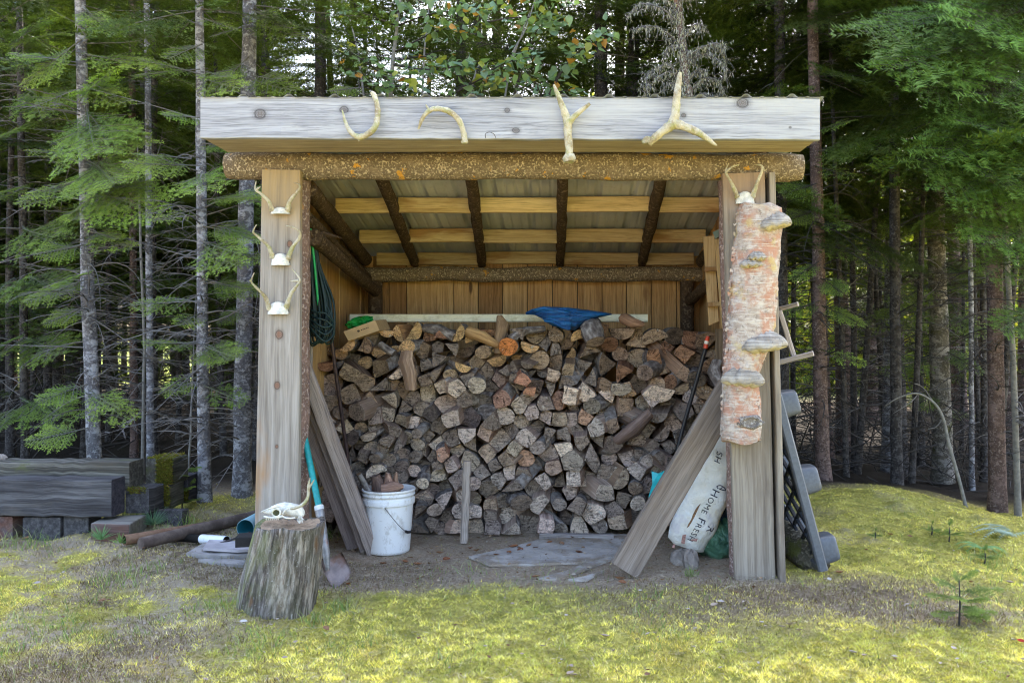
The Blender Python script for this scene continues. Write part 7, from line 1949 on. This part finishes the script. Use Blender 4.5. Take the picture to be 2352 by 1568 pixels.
KIND['sun_a'] = sunny_tree(51, 6, 2.2); KIND['sun_b'] = sunny_tree(52, 4.5, 2.4); KIND['sun_c'] = sunny_tree(53, 8, 2.8)
for i in range(20):
    px = 1690 + i * 42 + fr_.uniform(-20, 20); Y = fr_.uniform(23, 34)
    place(fr_.choice(['sun_a', 'sun_b', 'sun_c']), (px - CX) * Y / F, Y, fr_.uniform(.9, 1.2), 'sunlit yellow green broadleaf tree far beyond the wood on the right', 'sunlit broadleaf trees far back', name='broadleaf_tree')

# ---- brushwood: tangled dead branches on the forest floor
def brush(label, spots, seed):
    g = np.random.default_rng(seed); Vs, Fs, o = [], [], 0
    for (x0, x1, y0, y1, n, h) in spots:
        for k in range(n):
            Y = g.uniform(y0, y1); X = (g.uniform(x0, x1) - CX) * Y / F; z = gz(X, Y) + abs(g.normal(0, h)); a = g.uniform(0, 6.28); e = g.normal(.15, .45); L = g.uniform(.4, 1.8); d = np.array([math.cos(a) * math.cos(e), math.sin(a) * math.cos(e) * .6, math.sin(e)]); p = np.array([X, Y, z]); kk = g.normal(0, .25, 3)
            pts = [p + d * L * t + kk * L * t * t for t in (0, .3, .6, 1)]
            m = 4; r0 = g.uniform(.003, .011); u = np.cross(d, [.3, .5, .8]); u /= np.linalg.norm(u); w = np.cross(d, u); w /= np.linalg.norm(w); an = np.arange(m) * 1.5708
            for i, q in enumerate(pts): Vs.append(q + (np.cos(an)[:, None] * u + np.sin(an)[:, None] * w) * r0 * (1 - .27 * i))
            aa = np.arange(m)
            for i in range(3): Fs.append(np.stack([aa + i * m, (aa + 1) % m + i * m, (aa + 1) % m + (i + 1) * m, aa + (i + 1) * m], -1) + o)
            o += 4 * m
    tag(tri_obj('brushwood', np.concatenate(Vs), np.concatenate(Fs), M['twig_d']), label, 'brushwood', kind='stuff')
brush('tangle of dead branches on the forest floor', [(1780, 2380, 7.8, 11.5, 420, .35), (-50, 600, 8.5, 12, 220, .4)], 5)

# ---- small plants
def sapling(label, px, py, h, sprays, d=None, bright=1.0, name='fir_seedling'):
    d = d or ground_at(px, py); b = P(px, py, d); b.z = gz(b.x, b.y) - .01
    t = thing(name, tuple(b), label, 'seedling'); acc = Acc(); g = np.random.default_rng(int(px))
    MB().tube([b, b + Vector((.004, 0, h * .5)), b + Vector((0, 0, h))], [.005, .004, .002], n=6).build('stem', M['twig_d'], t)
    for z, a, e, L in sprays: acc.branch(SMALLB, np.array(b) + np.array([0, 0, z]), (math.cos(a) * math.cos(e), math.sin(a) * math.cos(e), math.sin(e)), L, g.uniform(-.3, .3), bright, 2, g)
    V, Fc, C = acc.leaves(); tri_obj('crown', V, Fc, M['needles'], t, C, origin=tuple(b)); return t
sapling('small green fir seedling on the moss at the lower right', 2203, 1432, .20, [(.06, 3.3, .05, .14), (.06, -.1, .1, .17), (.10, .3, .15, .16), (.12, 3.0, .15, .15), (.15, -.3, .2, .19), (.18, 1.5, .9, .07), (.16, 2.6, .4, .12), (.09, -1.3, .1, .14), (.13, -2.0, .2, .13), (.19, .4, .5, .12), (.05, -.5, .05, .13)], bright=1.25)
for (px, py, lab, h) in ((2262, 1290, 'tiny fir seedling further up the mossy mound at the right', .07), (2010, 1235, 'tiny low seedling near the middle of the mossy mound', .05), (2180, 1240, 'pale bluish seedling spread on the mossy mound', .09), (2140, 1225, 'tiny seedling left of the pale bluish one on the mound', .06)):
    sapling(lab, px, py, h, [(h * .5, a, .2, h * 1.1) for a in (0, 1.3, 2.6, 3.9, 5.2)] + [(h, .5, 1.2, h * .6)], bright=1.3)
sapling('bluish pine seedling behind the planter corner', 418, 1168, .26, [(.06 + .03 * k, 1.9 * k, .25, .15) for k in range(8)] + [(.25, 0, 1.4, .07)], bright=1.5)
def tuftp(label, px, py, n, L, col, seed, name='pine_seedling', w=.0028):
    g = np.random.default_rng(seed); d = ground_at(px, py); b = np.array(P(px, py, d)); b[2] = gz(b[0], b[1])
    a = g.uniform(0, 6.28, n); e = g.uniform(.25, 1.35, n); dr = np.stack([np.cos(a) * np.cos(e), np.sin(a) * np.cos(e), np.sin(e)], -1); w_ = np.cross(dr, g.normal(0, 1, (n, 3))); w_ /= np.linalg.norm(w_, axis=1)[:, None]; w_ *= w
    base = b + np.array([0, 0, .02]) + dr * g.uniform(0, .03, (n, 1)); V = np.concatenate([base - w_, base + w_, base + dr * L * g.uniform(.6, 1.1, (n, 1)) + np.array([0, 0, -.1 * L])]); i = np.arange(n)
    tag(tri_obj(name, V, np.stack([i, i + n, i + 2 * n], -1), M['blade'], None, np.array(col) * g.uniform(.75, 1.25, (3 * n, 1)), origin=tuple(b)), label, 'seedling')
tuftp('bluish needle tuft beside the wedge sleeper', 352, 1212, 130, .13, (.16, .27, .17), 3)
tuftp('smaller needle tuft in front of the red wedge sleeper', 232, 1246, 90, .09, (.2, .34, .16), 4)
tuftp('low green needle tuft at the open rusty pipe end', 277, 1256, 60, .06, (.18, .30, .10), 6)
# fern, pale underside, right edge
def fern(label, px, py, fronds, L, col, seed):
    d = ground_at(px, py); b = P(px, py, d); b.z = gz(b.x, b.y); g = np.random.default_rng(seed); Vs, Fs, Cs = [], [], []
    t = thing('fern', tuple(b), label, 'fern')
    for k in range(fronds):
        a = g.uniform(0, 6.28); l = L * g.uniform(.7, 1.1); pr = None
        for i in range(1, 15):
            u = i / 14; c = np.array(b) + np.array([math.cos(a) * l * u, math.sin(a) * l * u, l * (.7 * u - .75 * u * u) + .01]); s_ = l * .28 * (1 - u) ** .8 + .008
            for sg in (1, -1):
                dr = np.array([math.cos(a + sg * 1.1), math.sin(a + sg * 1.1), -.15]); w_ = np.array([math.cos(a), math.sin(a), 0]) * .008; o = len(Vs); Vs += [c - w_, c + w_, c + dr * s_]; Fs.append((o, o + 1, o + 2)); Cs += [np.array(col) * g.uniform(.8, 1.2)] * 3
    tri_obj('fronds', Vs, Fs, M['blade'], t, np.array(Cs), origin=tuple(b))
fern('pale whitish fern on the mossy bank at the right edge', 2325, 1232, 9, .24, (.34, .42, .33), 8)
fern('small green fern below the pale whitish fern', 2255, 1262, 6, .16, (.22, .36, .14), 9)
print('TREES', ntree[0])
